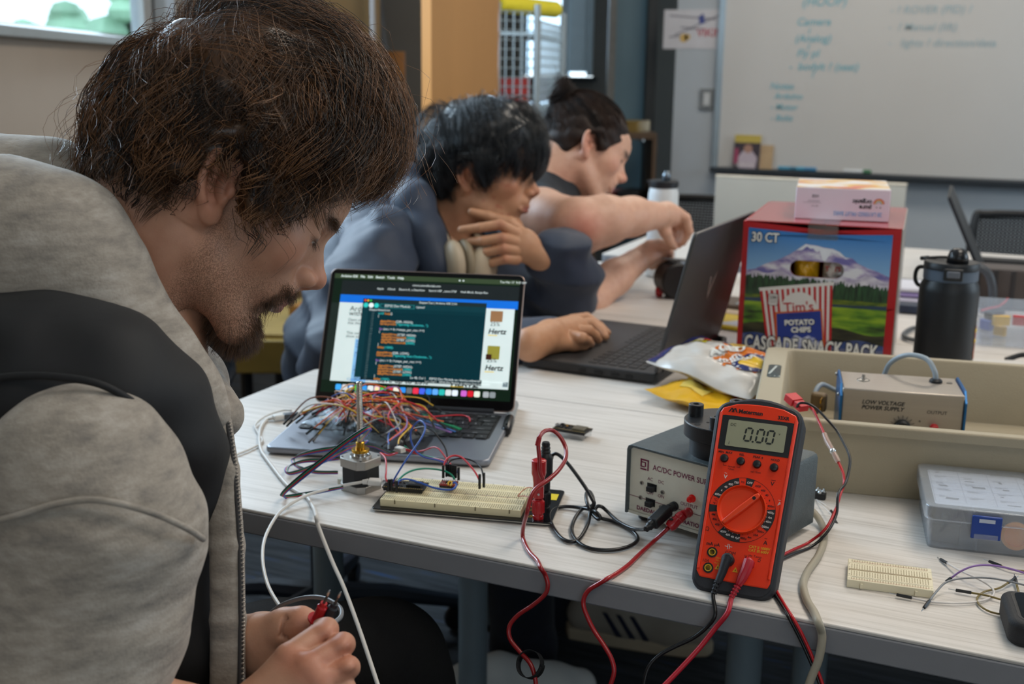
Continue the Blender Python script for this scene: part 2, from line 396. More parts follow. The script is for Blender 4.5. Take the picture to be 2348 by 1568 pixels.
for z in (0.3,0.72,1.10,1.38):
 MB().add([Vector((v.x,v.y,z+e)) for e in (0,.012) for v in (A,B,Cc,D)],[(0,3,2,1),(4,5,6,7),(0,1,5,4),(1,2,6,5),(2,3,7,6),(3,0,4,7)]).obj('shelf',m_wire,cg,smooth=0)
p=at(1170,80,4.75)
tag(MB().box((0,0,0),(0.14,0.1,0.11)).obj('red_carton',mat('red_card','c23b36',rough=0.6),loc=(p.x,p.y,1.166)),'red carton inside the wire cage on its upper shelf','box')
p=at(1185,160,4.8)
tag(MB().rbox((0,0,0),(0.2,0.14,0.2),0.02).obj('dark_crate',mat('dark_navy_plastic','16222b',rough=0.6),loc=(p.x,p.y,0.835),bevel=.004),'dark crate inside the wire cage on a middle shelf','crate')
a=at(1140,20,4.6);b=at(1276,18,5.0)
tag(MB().tube([(a.x,a.y,1.505),(b.x,b.y,1.505)],0.035,16).obj('foam_roll',mat('yellow_foam','e6d631',rough=0.7,var=0.05),bevel=0.012,seg=3),'bright yellow foam roll lying across the top of the wire cage','foam roll')
# blurred clutter on a low shelf behind the third man
p=floor_at(1428,300,5.6)
t=thing('storage_shelf','low wooden shelf of dark boxes behind the third man','shelf',(p.x,p.y,0),0.42)
m_shelf=mat('dark_shelf_wood','54402e',rough=.6,var=.08)
MB().box((0,0,0.95),(0.30,0.3,0.03)).obj('top',m_shelf,t,bevel=.003)
for x in (-.14,.14):MB().box((x,0,0.47),(0.02,0.3,0.93)).obj('side_panel',m_shelf,t,bevel=.002)
MB().box((0,0,0.55),(0.26,0.28,0.02)).obj('shelf_board',m_shelf,t)
for i,(x,z,c,l) in enumerate(((-.065,.561,'5b1f1a','dark red box on the low shelf behind the third man'),(.062,.561,'1b1b1d','black box on the low shelf behind the third man'),(.05,.966,'7d6632','mustard yellow box on top of the low shelf'))):
 tag(MB().rbox((0,0,.06 if i<2 else .025),(.11,.2,.12 if i<2 else .05),.01).obj('storage_box',mat('box_%d'%i,c,rough=.6),loc=t.matrix_basis@Vector((0,0,0)) if False else (p.x+x*math.cos(.42),p.y+x*math.sin(.42),z)),l,'box')
 # ------------------------------------------------------------------ whiteboard wall
wbx0=at(1652,200,5.5).x
m_wb=mat('whiteboard_enamel','c9c8c6',rough=0.22,var=0.015,vscale=3,spec=0.5)
m_alu=mat('anodised_alu','a8b9c4',rough=0.35,metal=0.5,var=0.04)
wt=thing('whiteboard','large whiteboard with faint blue handwriting on the far wall','whiteboard',(wbx0,YF,0.80))
WBW=4.0
MB().box((WBW/2,-0.012,0.75),(WBW,0.016,1.5)).obj('panel',m_wb,wt,smooth=0)
MB().box((0.008,-0.016,0.75),(0.03,0.028,1.52)).obj('frame',m_alu,wt,bevel=.003)
MB().box((WBW/2,-0.045,0.0),(WBW,0.09,0.022)).obj('tray',mat('dark_tray','33393f',rough=0.4,var=0.05),wt,bevel=.004)
MB().box((WBW/2,-0.016,1.51),(WBW,0.028,0.03)).obj('frame',m_alu,wt,bevel=.003)
def wb_pt(px,py):
 r=FW+RT*((px-CX)/FPX)-UP*((py-CY)/FPX);return CAM+r*((YF-0.0215)/r.y)
hand=TX()
for nh,(s,px,py,h,k) in enumerate((('(HOOP)',1838,8,26,.8),('Camera',1826,52,22,1),('I',1852,72,18,1),('(Analog)',1822,90,22,1),('I',1850,108,18,1),('Fly pl',1826,124,22,1),('-  bodylt ? (seat)',1808,154,22,1),('I',1860,172,18,1),('Notes',1765,198,20,1),('Arduino',1775,220,18,1),('- Motor',1766,245,18,1),('- Bolts',1766,270,18,1))):
 P=wb_pt(px,py+6);hand=TX();hand.put(s,frame(P,(1,0,0),(0,0,1)),h*5.4/FPX*1.05,bold=0.0004,shear=0.2)
 o=hand.obj('handwriting',ink('marker_teal','6fb0c0'),wt);o.matrix_parent_inverse=Matrix.Translation(-wt.location)
hand=TX()
for s,px,py,h in (('- ? ROVER (PID) ?',2040,25,22),('-  ? Manual (lift)',2035,64,22),('-   lights ? direction/data',2035,100,22)):
 P=wb_pt(px,py+6);hand=TX();hand.put(s,frame(P,(1,0,0),(0,0,1)),h*5.2/FPX*1.05,bold=0.0003,shear=0.2)
 o=hand.obj('handwriting',ink('marker_faint','9db4bd'),wt);o.matrix_parent_inverse=Matrix.Translation(-wt.location)
 # magazine and markers in the tray
p=wb_pt(1715,380)
mg=thing('magazine','glossy magazine with portrait cover propped in the whiteboard tray','magazine',(p.x,YF-0.065,0.812),rot=(R(-8),0,0))
MB().box((0,0,0.078),(0.124,0.006,0.156)).obj('pages',mat('magazine_paper','c9c2b8',rough=.4),mg)
F=frame((0,-0.0035,0),(1,0,0),(0,0,1))
TX().quad(F,-.062,.118,.124,.036).obj('cover_sky',ink('mag_yellow','b9a44d'),mg);TX().quad(F,-.062,.0,.124,.118).obj('cover_dark',ink('mag_dark','3a3038'),mg)
TX().poly(F,[(-.035,.0),(.045,.0),(.05,.05),(.02,.085),(-.02,.08),(-.04,.05)],.0006).obj('cover_figure',ink('mag_pale','b8aab4'),mg)
TX().disc(F,.004,.09,.02,.0009).obj('cover_face',ink('mag_face','a57d6c'),mg);TX().quad(F,-.06,.02,.02,.07,.0006).obj('cover_side',ink('mag_pink','9a3d5c'),mg)
TX().put('SCIENCE',F,.022,-.05,.008,.0012).obj('title',ink('mag_white','d9d2d0'),mg)
tag(MB().box((0,0,.05),(.10,.004,.12)).obj('paper_card',mat('card_tan','b59a78',rough=.7),loc=(p.x+.07,YF-.05,.812),rot=(R(-8),0,0)),'tan card behind the magazine in the whiteboard tray','card')
for i,(px,c,l) in enumerate(((1815,'4b9ec0','light blue marker at the left of the whiteboard tray pair'),(1842,'3d86b4','darker blue marker in the whiteboard tray pair, on the right'),(1966,'3d7a55','green capped marker alone in the whiteboard tray'))):
 q=wb_pt(px,392);t=thing('marker',l,'marker',(q.x,YF-.06,.820))
 MB().cyl((-.055,0,0),(.03,0,0),.008).obj('barrel',mat('marker_white','d8dde0',rough=.4) if i==2 else mat('marker_%d'%i,c,rough=.4),t)
 MB().cyl((.03,0,0),(.065,0,0),.0088).obj('cap',mat('marker_%d'%i,c,rough=.4),t)
 # poster and switch
def wallquad(px0,py0,px1,py1):a=wb_pt(px0,py0);b=wb_pt(px1,py1);return a,b
a,b=wallquad(1521,22,1650,112)
po=thing('poster','white sketch poster taped to the wall above the light switch','poster',(a.x,YF-.002,b.z))
w,h=b.x-a.x,a.z-b.z
MB().box((w/2,0,h/2),(w,.002,h)).obj('sheet',mat('poster_paper','cdccd2',rough=.6,var=.03),po,smooth=0)
F=frame((0,-.0014,0),(1,0,0),(0,0,1))
sk=TX()
for (x0,y0,x1,y1) in ((.2,.35,.65,.65),(.65,.65,.95,.85),(.1,.85,.9,.75),(.3,.55,.7,.5),(.1,.3,.4,.35)):
 dx,dy=(x1-x0)*w,(y1-y0)*h;L=math.hypot(dx,dy);nx,ny=-dy/L*.0035,dx/L*.0035
 sk.poly(F,[(x0*w-nx,y0*h-ny),(x1*w-nx,y1*h-ny),(x1*w+nx,y1*h+ny),(x0*w+nx,y0*h+ny)])
sk.obj('pencil_lines',ink('poster_grey','8d8b96'),po)
TX().poly(F,[(.62*w,.62*h),(.72*w,.66*h),(.68*w,.9*h),(.6*w,.82*h)],.0005).obj('blue_mark',ink('poster_blue','4a5490'),po)
TX().disc(F,.36*w,.28*h,.02,.0005).disc(F,.42*w,.3*h,.014,.0005).obj('yellow_mark',ink('poster_yellow','d2b06a'),po)
TX().put('VIKINGS',F,.05,.58*w,.32*h,.0005,bold=.001).obj('red_lettering',ink('poster_red','b8606a'),po)
a,b=wallquad(1604,203,1634,252)
sw=thing('light_switch','grey framed light switch plate on the far wall','light switch',((a.x+b.x)/2,YF-.006,(a.z+b.z)/2))
MB().box((0,0,0),(b.x-a.x,.012,a.z-b.z)).obj('plate',mat('switch_grey','7d8285',rough=.4),sw,bevel=.002)
MB().box((0,-.007,0),((b.x-a.x)*.45,.008,(a.z-b.z)*.62)).obj('rocker',mat('switch_white','c5c8ca',rough=.35),sw,bevel=.002)
# ------------------------------------------------------------------ tables
def laminate():
 m=bpy.data.materials.new('ash_laminate');m.use_nodes=True;nt=m.node_tree;b=nt.nodes['Principled BSDF']
 tc=nt.nodes.new('ShaderNodeTexCoord');mp=nt.nodes.new('ShaderNodeMapping');mp.inputs['Scale'].default_value=(1.6,62,1)
 nt.links.new(tc.outputs['Object'],mp.inputs[0])
 n=nt.nodes.new('ShaderNodeTexNoise');n.inputs['Scale'].default_value=3.0;n.inputs['Detail'].default_value=7;n.inputs['Roughness'].default_value=0.62;n.inputs['Distortion'].default_value=0.3
 nt.links.new(mp.outputs[0],n.inputs['Vector'])
 r=nt.nodes.new('ShaderNodeValToRGB');e=r.color_ramp.elements
 e[0].position=0.30;e[0].color=lin('b5ada6');e[1].position=0.62;e[1].color=lin('d6d0ca');x=e.new(0.45);x.color=lin('c9c3bc')
 nt.links.new(n.outputs['Fac'],r.inputs[0]);nt.links.new(r.outputs[0],b.inputs['Base Color'])
 b.inputs['Roughness'].default_value=0.42;b.inputs['Specular IOR Level'].default_value=0.45
 bp=nt.nodes.new('ShaderNodeBump');bp.inputs['Strength'].default_value=0.06;bp.inputs['Distance'].default_value=0.001
 nt.links.new(n.outputs['Fac'],bp.inputs['Height']);nt.links.new(bp.outputs[0],b.inputs['Normal'])
 return m
m_lam=laminate();m_edge=mat('grey_edge_band','8a8a8e',rough=0.5,var=0.03,vscale=30,bump=0.05)
m_leg=mat('blue_grey_leg','7f8d94',rough=0.4,metal=0.2,var=0.04)
def table(label,x0,x1,y0,y1,legs,grp=None):
 t=thing('table',label,'table',(x0,y0,0),group=grp)
 w,d=x1-x0,y1-y0
 MB().rbox((w/2,d/2,0.738),(w,d,0.004),0.012).obj('tabletop',m_lam,t,bevel=.0012)
 MB().rbox((w/2,d/2,0.7225),(w,d,0.027),0.012).obj('edge_band',m_edge,t,bevel=.002)
 MB().box((w/2,d/2,0.69),(w-0.24,0.05,0.038)).obj('beam',m_leg,t,bevel=.003)
 for (lx,ly) in legs:
  l=MB().lathe([(0.026,0.012),(0.026,0.69),(0.03,0.692),(0.03,0.709)],24,(lx-x0,ly-y0,0)).obj('leg',m_leg,t)
  MB().lathe([(0.03,0),(0.032,0.004),(0.028,0.014)],20,(lx-x0,ly-y0,0)).obj('foot',m_black,l)
YS=1.613
table('near worktable with laptop, breadboard and multimeter on it',-1.088,1.6,1.027,YS-.0015,[(-1.037,1.555),(-0.315,1.56),(-1.04,1.08),(1.5,1.08),(1.5,1.55)])
table('second worktable with the chip box and dark laptop on it',-1.088,1.6,YS+.0015,2.27,[(-0.83,1.70),(-0.235,1.66),(-1.03,2.2),(1.5,1.7),(1.5,2.2)])
table('third worktable holding the white bottle and parts bins',-1.088,1.6,2.273,2.93,[(-1.03,2.33),(-1.03,2.86),(1.5,2.33),(1.5,2.86)])
table('farthest worktable, its bare corner under the third man\'s hands',-1.095,1.6,3.06,3.62,[(-1.03,3.12),(-1.03,3.56),(1.5,3.12),(1.5,3.56)])
# flip-top table parked upright behind the chip box
a=at(1646,405,3.95);b=at(2130,415,3.7)
ft=thing('flip_table','parked flip-top table whose pale top stands upright behind the snack box','table',(a.x,3.90,0),0.0)
fw_=0.62
m_pale=mat('pale_laminate','b9b2a6',rough=.45,var=.03,vscale=4)
MB().box((fw_/2,0,0.62),(fw_,.027,.56)).obj('tabletop',m_pale,ft,bevel=.003)
MB().box((fw_/2,-.0005,0.903),(fw_+.002,.03,.008)).obj('edge_band',mat('pale_edge','c9bfae',rough=.5),ft,bevel=.002)
for x in (.12,fw_-.12):
 l=MB().cyl((x,.06,.03),(x,.06,.72),.022,n=16).obj('leg',m_leg,ft);MB().box((x,.06,.02),(.04,.5,.035)).obj('foot',m_leg,l,bevel=.005)
 # ------------------------------------------------------------------ office chairs
m_mesh=mat('chair_mesh','2a2c2e',rough=.7,var=.1)
def chair(label,loc,rz,color='16181a',bh=0.42,grp=None,zb=.56):
 t=thing('office_chair',label,'chair',loc,rz,grp);m=mat('chair_'+color,color,rough=.55,bump=.05)
 MB().rbox((0,0,zb-.11),(.46,.46,.07),.08,6).obj('seat',mat('chair_fabric_'+color,color,rough=.9,bump=.3,bscale=300),t,bevel=.02,seg=3)
 # back lies at -X, leaning
 bk=MB()
 w,h=.44,bh
 def P(u,v):return (-.25-.10*v-.03*math.cos(u*2.6),u*w,zb+h*v)
 rim=[P(.5*math.cos(a) if False else x,y) for x,y in ((-.5,0),(-.5,.5),(-.48,.95),(-.4,1),(0,1.01),(.4,1),(.48,.95),(.5,.5),(.5,0),(0,-.02))]
 fr=MB().tube(spl(rim+[rim[0]],5),.014,8).obj('back_frame',m,t)
 me=MB();nu,nv=34,34
 for i in range(nu+1):
  u=-.49+.98*i/nu;me.tube([P(u,j/6*.99) for j in range(7)],.0036,4,caps=False)
 for j in range(nv+1):
  v=.99*j/nv;me.tube([P(-.49+.98*i/6,v) for i in range(7)],.0036,4,caps=False)
 o=me.obj('back_mesh',m_mesh,t);o['kind']='stuff'
 MB().tube([(-.05,0,zb-.14),(-.22,0,zb-.13),(-.29,0,zb+.04)],.018,10).obj('spine',m,t)
 MB().cyl((0,0,.12),(0,0,zb-.14),.025).obj('column',m,t)
 for k in range(5):
  an=2*PI*k/5+.3;e=(.3*math.cos(an),.3*math.sin(an),.07)
  l=MB().tube([(0,0,.12),(.15*math.cos(an),.15*math.sin(an),.105),e],[.026,.022,.016],8).obj('leg',m,t)
  MB().lathe([(.026,-.012),(.03,-.006),(.03,.006),(.026,.012)],16,m=Matrix.Translation((e[0],e[1],.03))@Matrix.Rotation(an,4,'Z')@Matrix.Rotation(PI/2,4,'X')).obj('caster',m_black,l)
 return t
 # ------------------------------------------------------------------ near laptop
m_alug=mat('space_grey_aluminium','8b8e96',rough=0.42,metal=0.85,var=0.03,bump=0.03,bscale=1500)
m_alulip=mat('aluminium_lip','a58f86',rough=0.3,metal=0.9,var=0.03)
m_key=mat('key_black','141518',rough=0.5,var=0.06)
m_bez=mat('screen_bezel','0b0c0f',rough=0.08,var=0.02,spec=0.5)
def laptop():
 t=thing('laptop','open silver-grey laptop showing code on its screen beside the jumper wires','laptop',(-0.894,1.196,0.74),R(15.6))
 W_,D_,H_=.304,.215,.0113
 MB().rbox((W_/2,D_/2,H_/2+.001),(W_,D_,H_-.002),.011,6).obj('base',m_alug,t,bevel=.003,seg=3)
 for x in (.03,W_-.03):
  for y in (.025,D_-.025):MB().cyl((x,y,0),(x,y,.002),.006).obj('rubber_foot',m_black,t)
 MB().rbox((W_/2,.143,H_+.00005),(.272,.111,.0006),.004).obj('keyboard_well',mat('keyboard_well','0d0e10',rough=.6,var=.05),t)
 pad=MB().rbox((W_/2,.043,H_+.0003),(.122,.076,.0005),.005).obj('trackpad',mat('trackpad_grey','62646a',rough=.3,metal=.8,var=.02),t)
 keymesh={}
 def key(x,y,w,h=.0163):
  k=(round(w,4),round(h,4))
  if k not in keymesh:keymesh[k]=MB().rbox((0,0,0),(w,h,.0016),.002,3).obj('key',m_key,t,bevel=.0004,seg=1);o=keymesh[k]
  else:o=keymesh[k].copy();COL.objects.link(o)
  o.location=(x,y,H_+.0012)
 leg=TX();pitch=.019;x0,x1=.018,.286
 rows=[(.0895+.0035,['fn','ctrl','opt','cmd*1.25',' *5.3','cmd*1.25','opt','<','v','>']),
(.112,['shift*2.3']+list('ZXCVBNM,./')+['shift*2.3']),(.131,['caps*1.8']+list('ASDFGHJKL;\'')+['return*1.8']),
(.150,['tab*1.5']+list('QWERTYUIOP[]\\')),(.169,list('`1234567890-=')+['delete*1.5']),(.188,['esc*1.5']+['F%d'%i for i in range(1,13)]+['O'])]
 for y,ks in rows:
  ws=[float(k.split('*')[1]) if '*' in k and len(k)>1 else 1.0 for k in ks]
  tot=sum(ws);un=(x1-x0)/tot;x=x0
  for k,w in zip(ks,ws):
   kw=un*w;key(x+kw/2,y,kw-.0027)
   s=k.split('*')[0] if len(k)>1 else k
   if s.strip():leg.put(s,Matrix.Translation((x+kw/2,y-.0025 if len(s)<3 else y-.006,H_+.0021)),.0062 if len(s)<3 else .0040,align='CENTER',z=0)
   x+=kw
 leg.obj('key_lettering',ink('key_white','b9bcc0'),t)
 # lid
 lid=bpy.data.objects.new('screen_lid',bpy.data.meshes.new('screen_lid'))
 til=R(28.5);LH=.2125
 mb=MB();mb.rbox((0,LH/2,-.0022),(W_,LH,.0044),.010,6)
 L=mb.obj('screen_lid',m_alulip,t,bevel=.0008)
 L.matrix_local=frame((W_/2,D_-.004,H_+.002),(1,0,0),(0,math.sin(til),math.cos(til)))
 MB().rbox((0,LH/2,.0002),(W_-.003,LH-.003,.0006),.009,6).obj('bezel',m_bez,L,smooth=0)
 MB().cyl((-W_/2+.03,.0,-.001),(W_/2-.03,.0,-.001),.0045,n=12).obj('hinge_bar',mat('hinge_dark','3a3b3f',rough=.4,metal=.6),L)
 SW,SH=.2895,.1880;sx0,sy1=-SW/2,LH-.0085
 F=Matrix.Translation((sx0,sy1-SH,.0006))
 D=MB();D.add([F@Vector(v) for v in ((0,0,0),(SW,0,0),(SW,SH,0),(0,SH,0))],[(0,1,2,3)])
 disp=D.obj('display',screen('wallpaper','0d1d13',.8),L,smooth=0);disp['label']='lit display with a code editor over a web page'
 def U(u):return u*SW
 def V(v):return (1-v)*SH
 def q(name,col,u0,v0,u1,v1,z,s=.9):
  TX().quad(F,U(u0),V(v1),U(u1)-U(u0),V(v0)-V(v1),z).obj(name,screen(name+col,col,s),disp)
 q('menu_bar','35442f',0,0,1,.040,.0002,.7);q('browser_window','1c2224',.045,.055,1,.178,.0002,.7)
 q('browser_header','1161c4',.045,.178,1,.245,.0003);q('web_page','c2d0d0',.045,.245,.985,.905,.0002,.85)
 q('selected_code','7fb2e0',.155,.55,.235,.905,.0003,.8)
 q('advert_photo','8f6a4a',.86,.265,.925,.355,.0003,.7);q('advert_photo','8b8636',.86,.555,.925,.665,.0003,.7);q('advert_photo','3a2018',.855,.625,.885,.67,.0004,.7)
 q('page_button','6f7f86',.955,.845,.982,.885,.0004,.7)
 q('side_strip','1f2a26',0,.25,.040,.9,.0002,.6)
 q('editor_output','0a2228',.205,.84,.845,.885,.0005,.7);q('editor_window','052a33',.172,.205,.835,.865,.0006,.8);q('editor_title','1b2b2e',.172,.205,.835,.238,.0007,.7)
 q('editor_toolbar','0d363f',.172,.238,.835,.285,.0007,.7);q('editor_sidebar','0a343d',.172,.285,.205,.865,.0007,.7);q('editor_header','08323b',.205,.285,.835,.315,.0007,.6)
 Z=.0009
 wt_,orr,tea,pur,gry,mnu,sta=(TX() for _ in range(7))
 def pt(tx,s,u,v,size=.0047,**kw):tx.put(s,F,size,U(u),V(v),Z,**kw)
 for (x,c) in ((.184,'e0443e'),(.199,'dba52c'),(.214,'27b53a')):TX().disc(F,U(x),V(.2215),.0016,Z).obj('window_button',screen('btn'+c,c,.9),disp)
 for (x,c) in ((.190,'2bb5b0'),(.219,'d8e4e4'),(.248,'2bb5b0')):TX().disc(F,U(x),V(.262),.0038,Z).obj('toolbar_button',screen('tb'+c,c,.9),disp)
 fr=TX()
 for (a,b,c,d) in ((.268,.247,.452,.249),(.268,.277,.452,.279),(.268,.247,.270,.279),(.450,.247,.452,.279)):fr.quad(F,U(a),V(d),U(c)-U(a),V(b)-V(d),Z)
 fr.obj('board_selector',screen('teal_line','2a8f8f',.8),disp)
 pt(wt_,'ESP32 Dev Module',.292,.270,.0052);pt(wt_,'Upload',.462,.270,.0045);pt(wt_,'StepperSketch.ino',.210,.306,.0045)
 pt(wt_,'StepperTest | Arduino IDE 2.3.6',.475,.229,.0045,align='LEFT')
 pt(wt_,'●',.462,.229,.005) if False else None
 y=.335;dy=.0218
 code=[[(0,'t','void '),(0,'o','loop'),(0,'w','()')],[(0,'w','{')],[],[(1,'o','digitalWrite'),(0,'w','(DIR, HIGH);')],[(1,'o','Serial.println'),(0,'t','("Spinning Clockwise...");')],[],
[(1,'p','for'),(0,'w','(int i = 0; i<steps_per_rev; i++)')],[(1,'w','{')],[(2,'o','digitalWrite'),(0,'w','(STEP, HIGH);')],[(2,'o','delayMicroseconds'),(0,'t','(2000);')],[(2,'o','digitalWrite'),(0,'w','(STEP, LOW);')],[(2,'o','delayMicroseconds'),(0,'t','(2000);')],[(1,'w','}')],[(1,'o','delay'),(0,'t','(1000);')],[],
[(1,'o','digitalWrite'),(0,'w','(DIR, LOW);')],[(1,'o','Serial.println'),(0,'t','("Spinning Anti-Clockwise...");')],[],
[(1,'p','for'),(0,'w','(int i = 0; i<steps_per_rev; i++)')],[(1,'w','{')],[(2,'o','digitalWrite'),(0,'w','(STEP, HIGH);')],[(2,'o','delayMicroseconds'),(0,'t','(2000);')],[(2,'o','digitalWrite'),(0,'w','(STEP, LOW);')],[(2,'o','delayMicroseconds'),(0,'t','(2000);')],[(1,'w','}')],[(1,'o','delay'),(0,'t','(1000);')]]
 cw=.00245
 for i,ln in enumerate(code):
  u=.262*SW;v=y+i*dy
  gry.put(str(12+i),F,.0042,U(.240),V(v),Z,align='RIGHT')
  for ind,c,s in ln:
   u+=ind*.0045
   tx={'w':wt_,'o':orr,'t':tea,'p':pur}[c]
   vs_,fs_=text_geo(s,.0050);tx.m.add([F@(q_+Vector((u,V(v),Z))) for q_ in vs_],fs_);u+=max(q_.x for q_ in vs_)+(.0016 if s.endswith(' ') else .0002)
 pt(sta,'Ln 48, Col 1    ESP32 Dev Module on /dev/cu.usbserial-10 [not connected]',.47,.857,.0048);pt(sta,'Ln 1, Col 1   ESP32 Dev Module on /dev/cu [not connected]',.55,.880,.0040)
 pt(mnu,'Arduino IDE   File   Edit   Sketch   Tools   Help',.035,.029,.0052,bold=.0001)
 pt(mnu,'microcontrollerslab.com',.43,.085,.0044);pt(mnu,'Apple     iCloud     Electric E., a DataView     Search HSF _name STSF     Hash Block, Recipe Rev',.24,.125,.0044)
 for x in (.66,.68,.70,.73,.76,.79,.82,.86):TX().disc(F,U(x+.02),V(.022),.0014,Z,10).obj('menu_icon',screen('icon_pale','c9d4d4',.7),disp) if x<.7 else None
 blk=TX()
 blk.put('Arduino',F,.0115,U(.105),V(.315),.0004);blk.put('with Arduino IDE',F,.0115,U(.103),V(.355),.0004)
 for i,s in enumerate(('Open your Arduino IDE','that the software','','','This code will','show you')):blk.put(s,F,.0062,U(.102),V(.40+i*.028),.0004) if s else None
 for i,s in enumerate(('const int dir','const int step','const int steps','','void setup','{','  Serial.begin','  pinMode(','  pinMode(','}','void loop','{','  digital','  Serial.')):blk.put(s,F,.0056,U(.160),V(.575+i*.024),.0005)
 for v in (.455,.755):blk.put('Hertz',F,.0115,U(.855),V(v),.0004,shear=.2,bold=.0003);blk.put('25%',F,.009,U(.862),V(v-.065),.0004)
 blk.put('Save up to 25%',F,.0125,U(.30),V(.897),.0004,bold=.0002);blk.put('HERTZ',F,.0135,U(.685),V(.900),.0004,shear=.2,bold=.0005)
 blk.obj('page_lettering',screen('page_ink','1c2426',.1),disp)
 for v in (.462,.762):TX().quad(F,U(.855),V(v+.01),U(.05),.0012,.0004).obj('yellow_rule',screen('yellow_rule','d6b52a',.8),disp)
 TX().quad(F,U(.685),V(.905),U(.07),.0012,.0004).obj('yellow_rule',screen('yellow_rule','d6b52a',.8),disp)
 b2=TX();b2.put('Computer Hardware',F,.0058,U(.135),V(.895),.0004);b2.obj('page_link',screen('link_blue','3b70b0',.7),disp)
 dtx=TX();pt(dtx,'Tue Mar 17  9:47 AM',.895,.029,.0046);dtx.obj('clock_lettering',screen('code_white','cfdada',.9),disp)
 mnu.obj('menu_lettering',screen('code_white','cfdada',.9),disp);sta.obj('status_lettering',screen('code_white','cfdada',.9),disp)
 wt_.obj('white_code',screen('code_white','cfdada',.9),disp);orr.obj('orange_code',screen('code_orange','e08a2c',.9),disp);tea.obj('teal_code',screen('code_teal','35c0c0',.9),disp)
 pur.obj('purple_code',screen('code_purple','9a6ac0',.8),disp);gry.obj('line_numbers',screen('code_grey','5c7478',.6),disp)
 cols=['3aa0ea','c8ccd0','2a7fd8','35c04a','2f8fe0','d8dde0','d8b0c0','48c04c','d63a4a','e6e0d0','2c8ae6','62686e','e0304c','4560e0','2a80d8','5aa0e8','2ab0a8','cfd6d8','d8e4f0','c060c0','c8202c','d8e0d0','9aa0a4','7e868a']
 x=.095
 for i,c in enumerate(cols):
  if i in (19,22):x+=.012
  TX().m.rbox((0,0,0),(.0088,.0088,.0002),.002).obj('dock_icon',screen('dock'+c,c,.85),disp,loc=F@Vector((U(x),V(.954),.0006)),smooth=0);x+=.0343
 for i,(du,c) in enumerate(((.27,'d8f0f8'),(.32,'f0e0a0'))):TX().disc(F,U(.095+.0343*(2 if i==0 else 6)),V(.954),.0028,.0009,12).obj('dock_glyph',screen('glyph'+c,c,.9),disp)
 return t
laptop()
# adapter in the laptop's left side and the two white cables
m_wcab=mat('white_cable','d6d2cc',rough=0.45,var=0.04,vscale=40)
def cable(name,pts,r,m,label=None,cat='cable',k=7,n=10,group=None,parent=None):
 o=MB().tube(spl(pts,k),r,n).obj(name,m,parent,smooth=4)
 if label:tag(o,label,cat,group)
 return o
def z2(x,y):return (x*.5025,780+y*.5025)
ad=thing('usb_adapter','dark grey plug adapter in the laptop\'s left side','adapter',on(684,952,.746))
a,b=on(686,951,.746),on(650,954,.746)
MB().box((0,0,0),((a-b).length,.013,.0075),frame((a+b)/2-ad.location,(a-b),(0,0,1))@Matrix.Rotation(PI/2,4,'X')).obj('body',mat('adapter_grey','53565b',rough=.4,metal=.5),ad,bevel=.0015)
cb=thing('usb_cable','white cable from the laptop adapter, running off the table edge past the knee','cable',(0,0,0))
pl_=on(640,956,.746);b2=on(626,958,.746)
MB().box((0,0,0),((b-b2).length,.012,.0075),frame((b+b2)/2,(b-b2),(0,0,1))@Matrix.Rotation(PI/2,4,'X')).obj('plug',mat('white_plug','dcdad6',rough=.4),cb,bevel=.002)
P=[b2]+[on(*z2(*c),.7425) for c in ((1215,365),(1190,400),(1183,450),(1190,500),(1215,540),(1300,650),(1355,690),(1400,715))]
P+=[on(*z2(1430,765),.743)]
for (x,y,d) in ((1441,800,1.0225),(1450,840,1.020),(1480,920,1.012),(1525,1030,.995),(1570,1130,.975),(1640,1320,.94),(1720,1560,.90),(1760,1680,.88)):P.append(hang(*z2(x,y),d))
cable('cord',P,.0023,m_wcab,parent=cb)
P=[on(*z2(1330,320),.752),on(*z2(1290,320),.750),on(*z2(1215,345),.7465),on(*z2(1165,385),.7435),on(*z2(1178,425),.7425),on(*z2(1197,460),.7425),on(*z2(1150,492),.7425),on(*z2(1050,532),.7425),on(*z2(960,560),.7425),on(*z2(880,590),.7425)]
cable('thin_cable',P,.0015,m_wcab,'thin pale cable looping by the laptop and leaving left along the table','cable')
# marker pen by the laptop
a,b=on(1180,925,.748),on(1160,990,.748)
mk=thing('marker_pen','grey and black marker pen lying by the laptop\'s right side','pen',a)
d=b-a
MB().tube([Vector((0,0,0)),d*.05,d*.55],[.0055,.0068,.0068],16).obj('barrel',mat('marker_grey','8d9194',rough=.4),mk)
MB().tube([d*.55,d*.6,d*.98,d*1.0],[.0068,.0078,.0074,.006],16).obj('cap',mat('gloss_black','121316',rough=.25),mk)
MB().box((0,0,0),(d.length*.3,.003,.002),frame(d*.78+Vector((0,0,.0085)),d,(0,0,1))@Matrix.Rotation(PI/2,4,'X')).obj('clip',mat('gloss_black','121316'),mk)
TX().put('Marker',frame(d*.12+Vector((.0,0,.0071)),d,Vector((0,0,1)).cross(d)),.005,0,-.002,0).obj('lettering',ink('black','15161a'),mk)
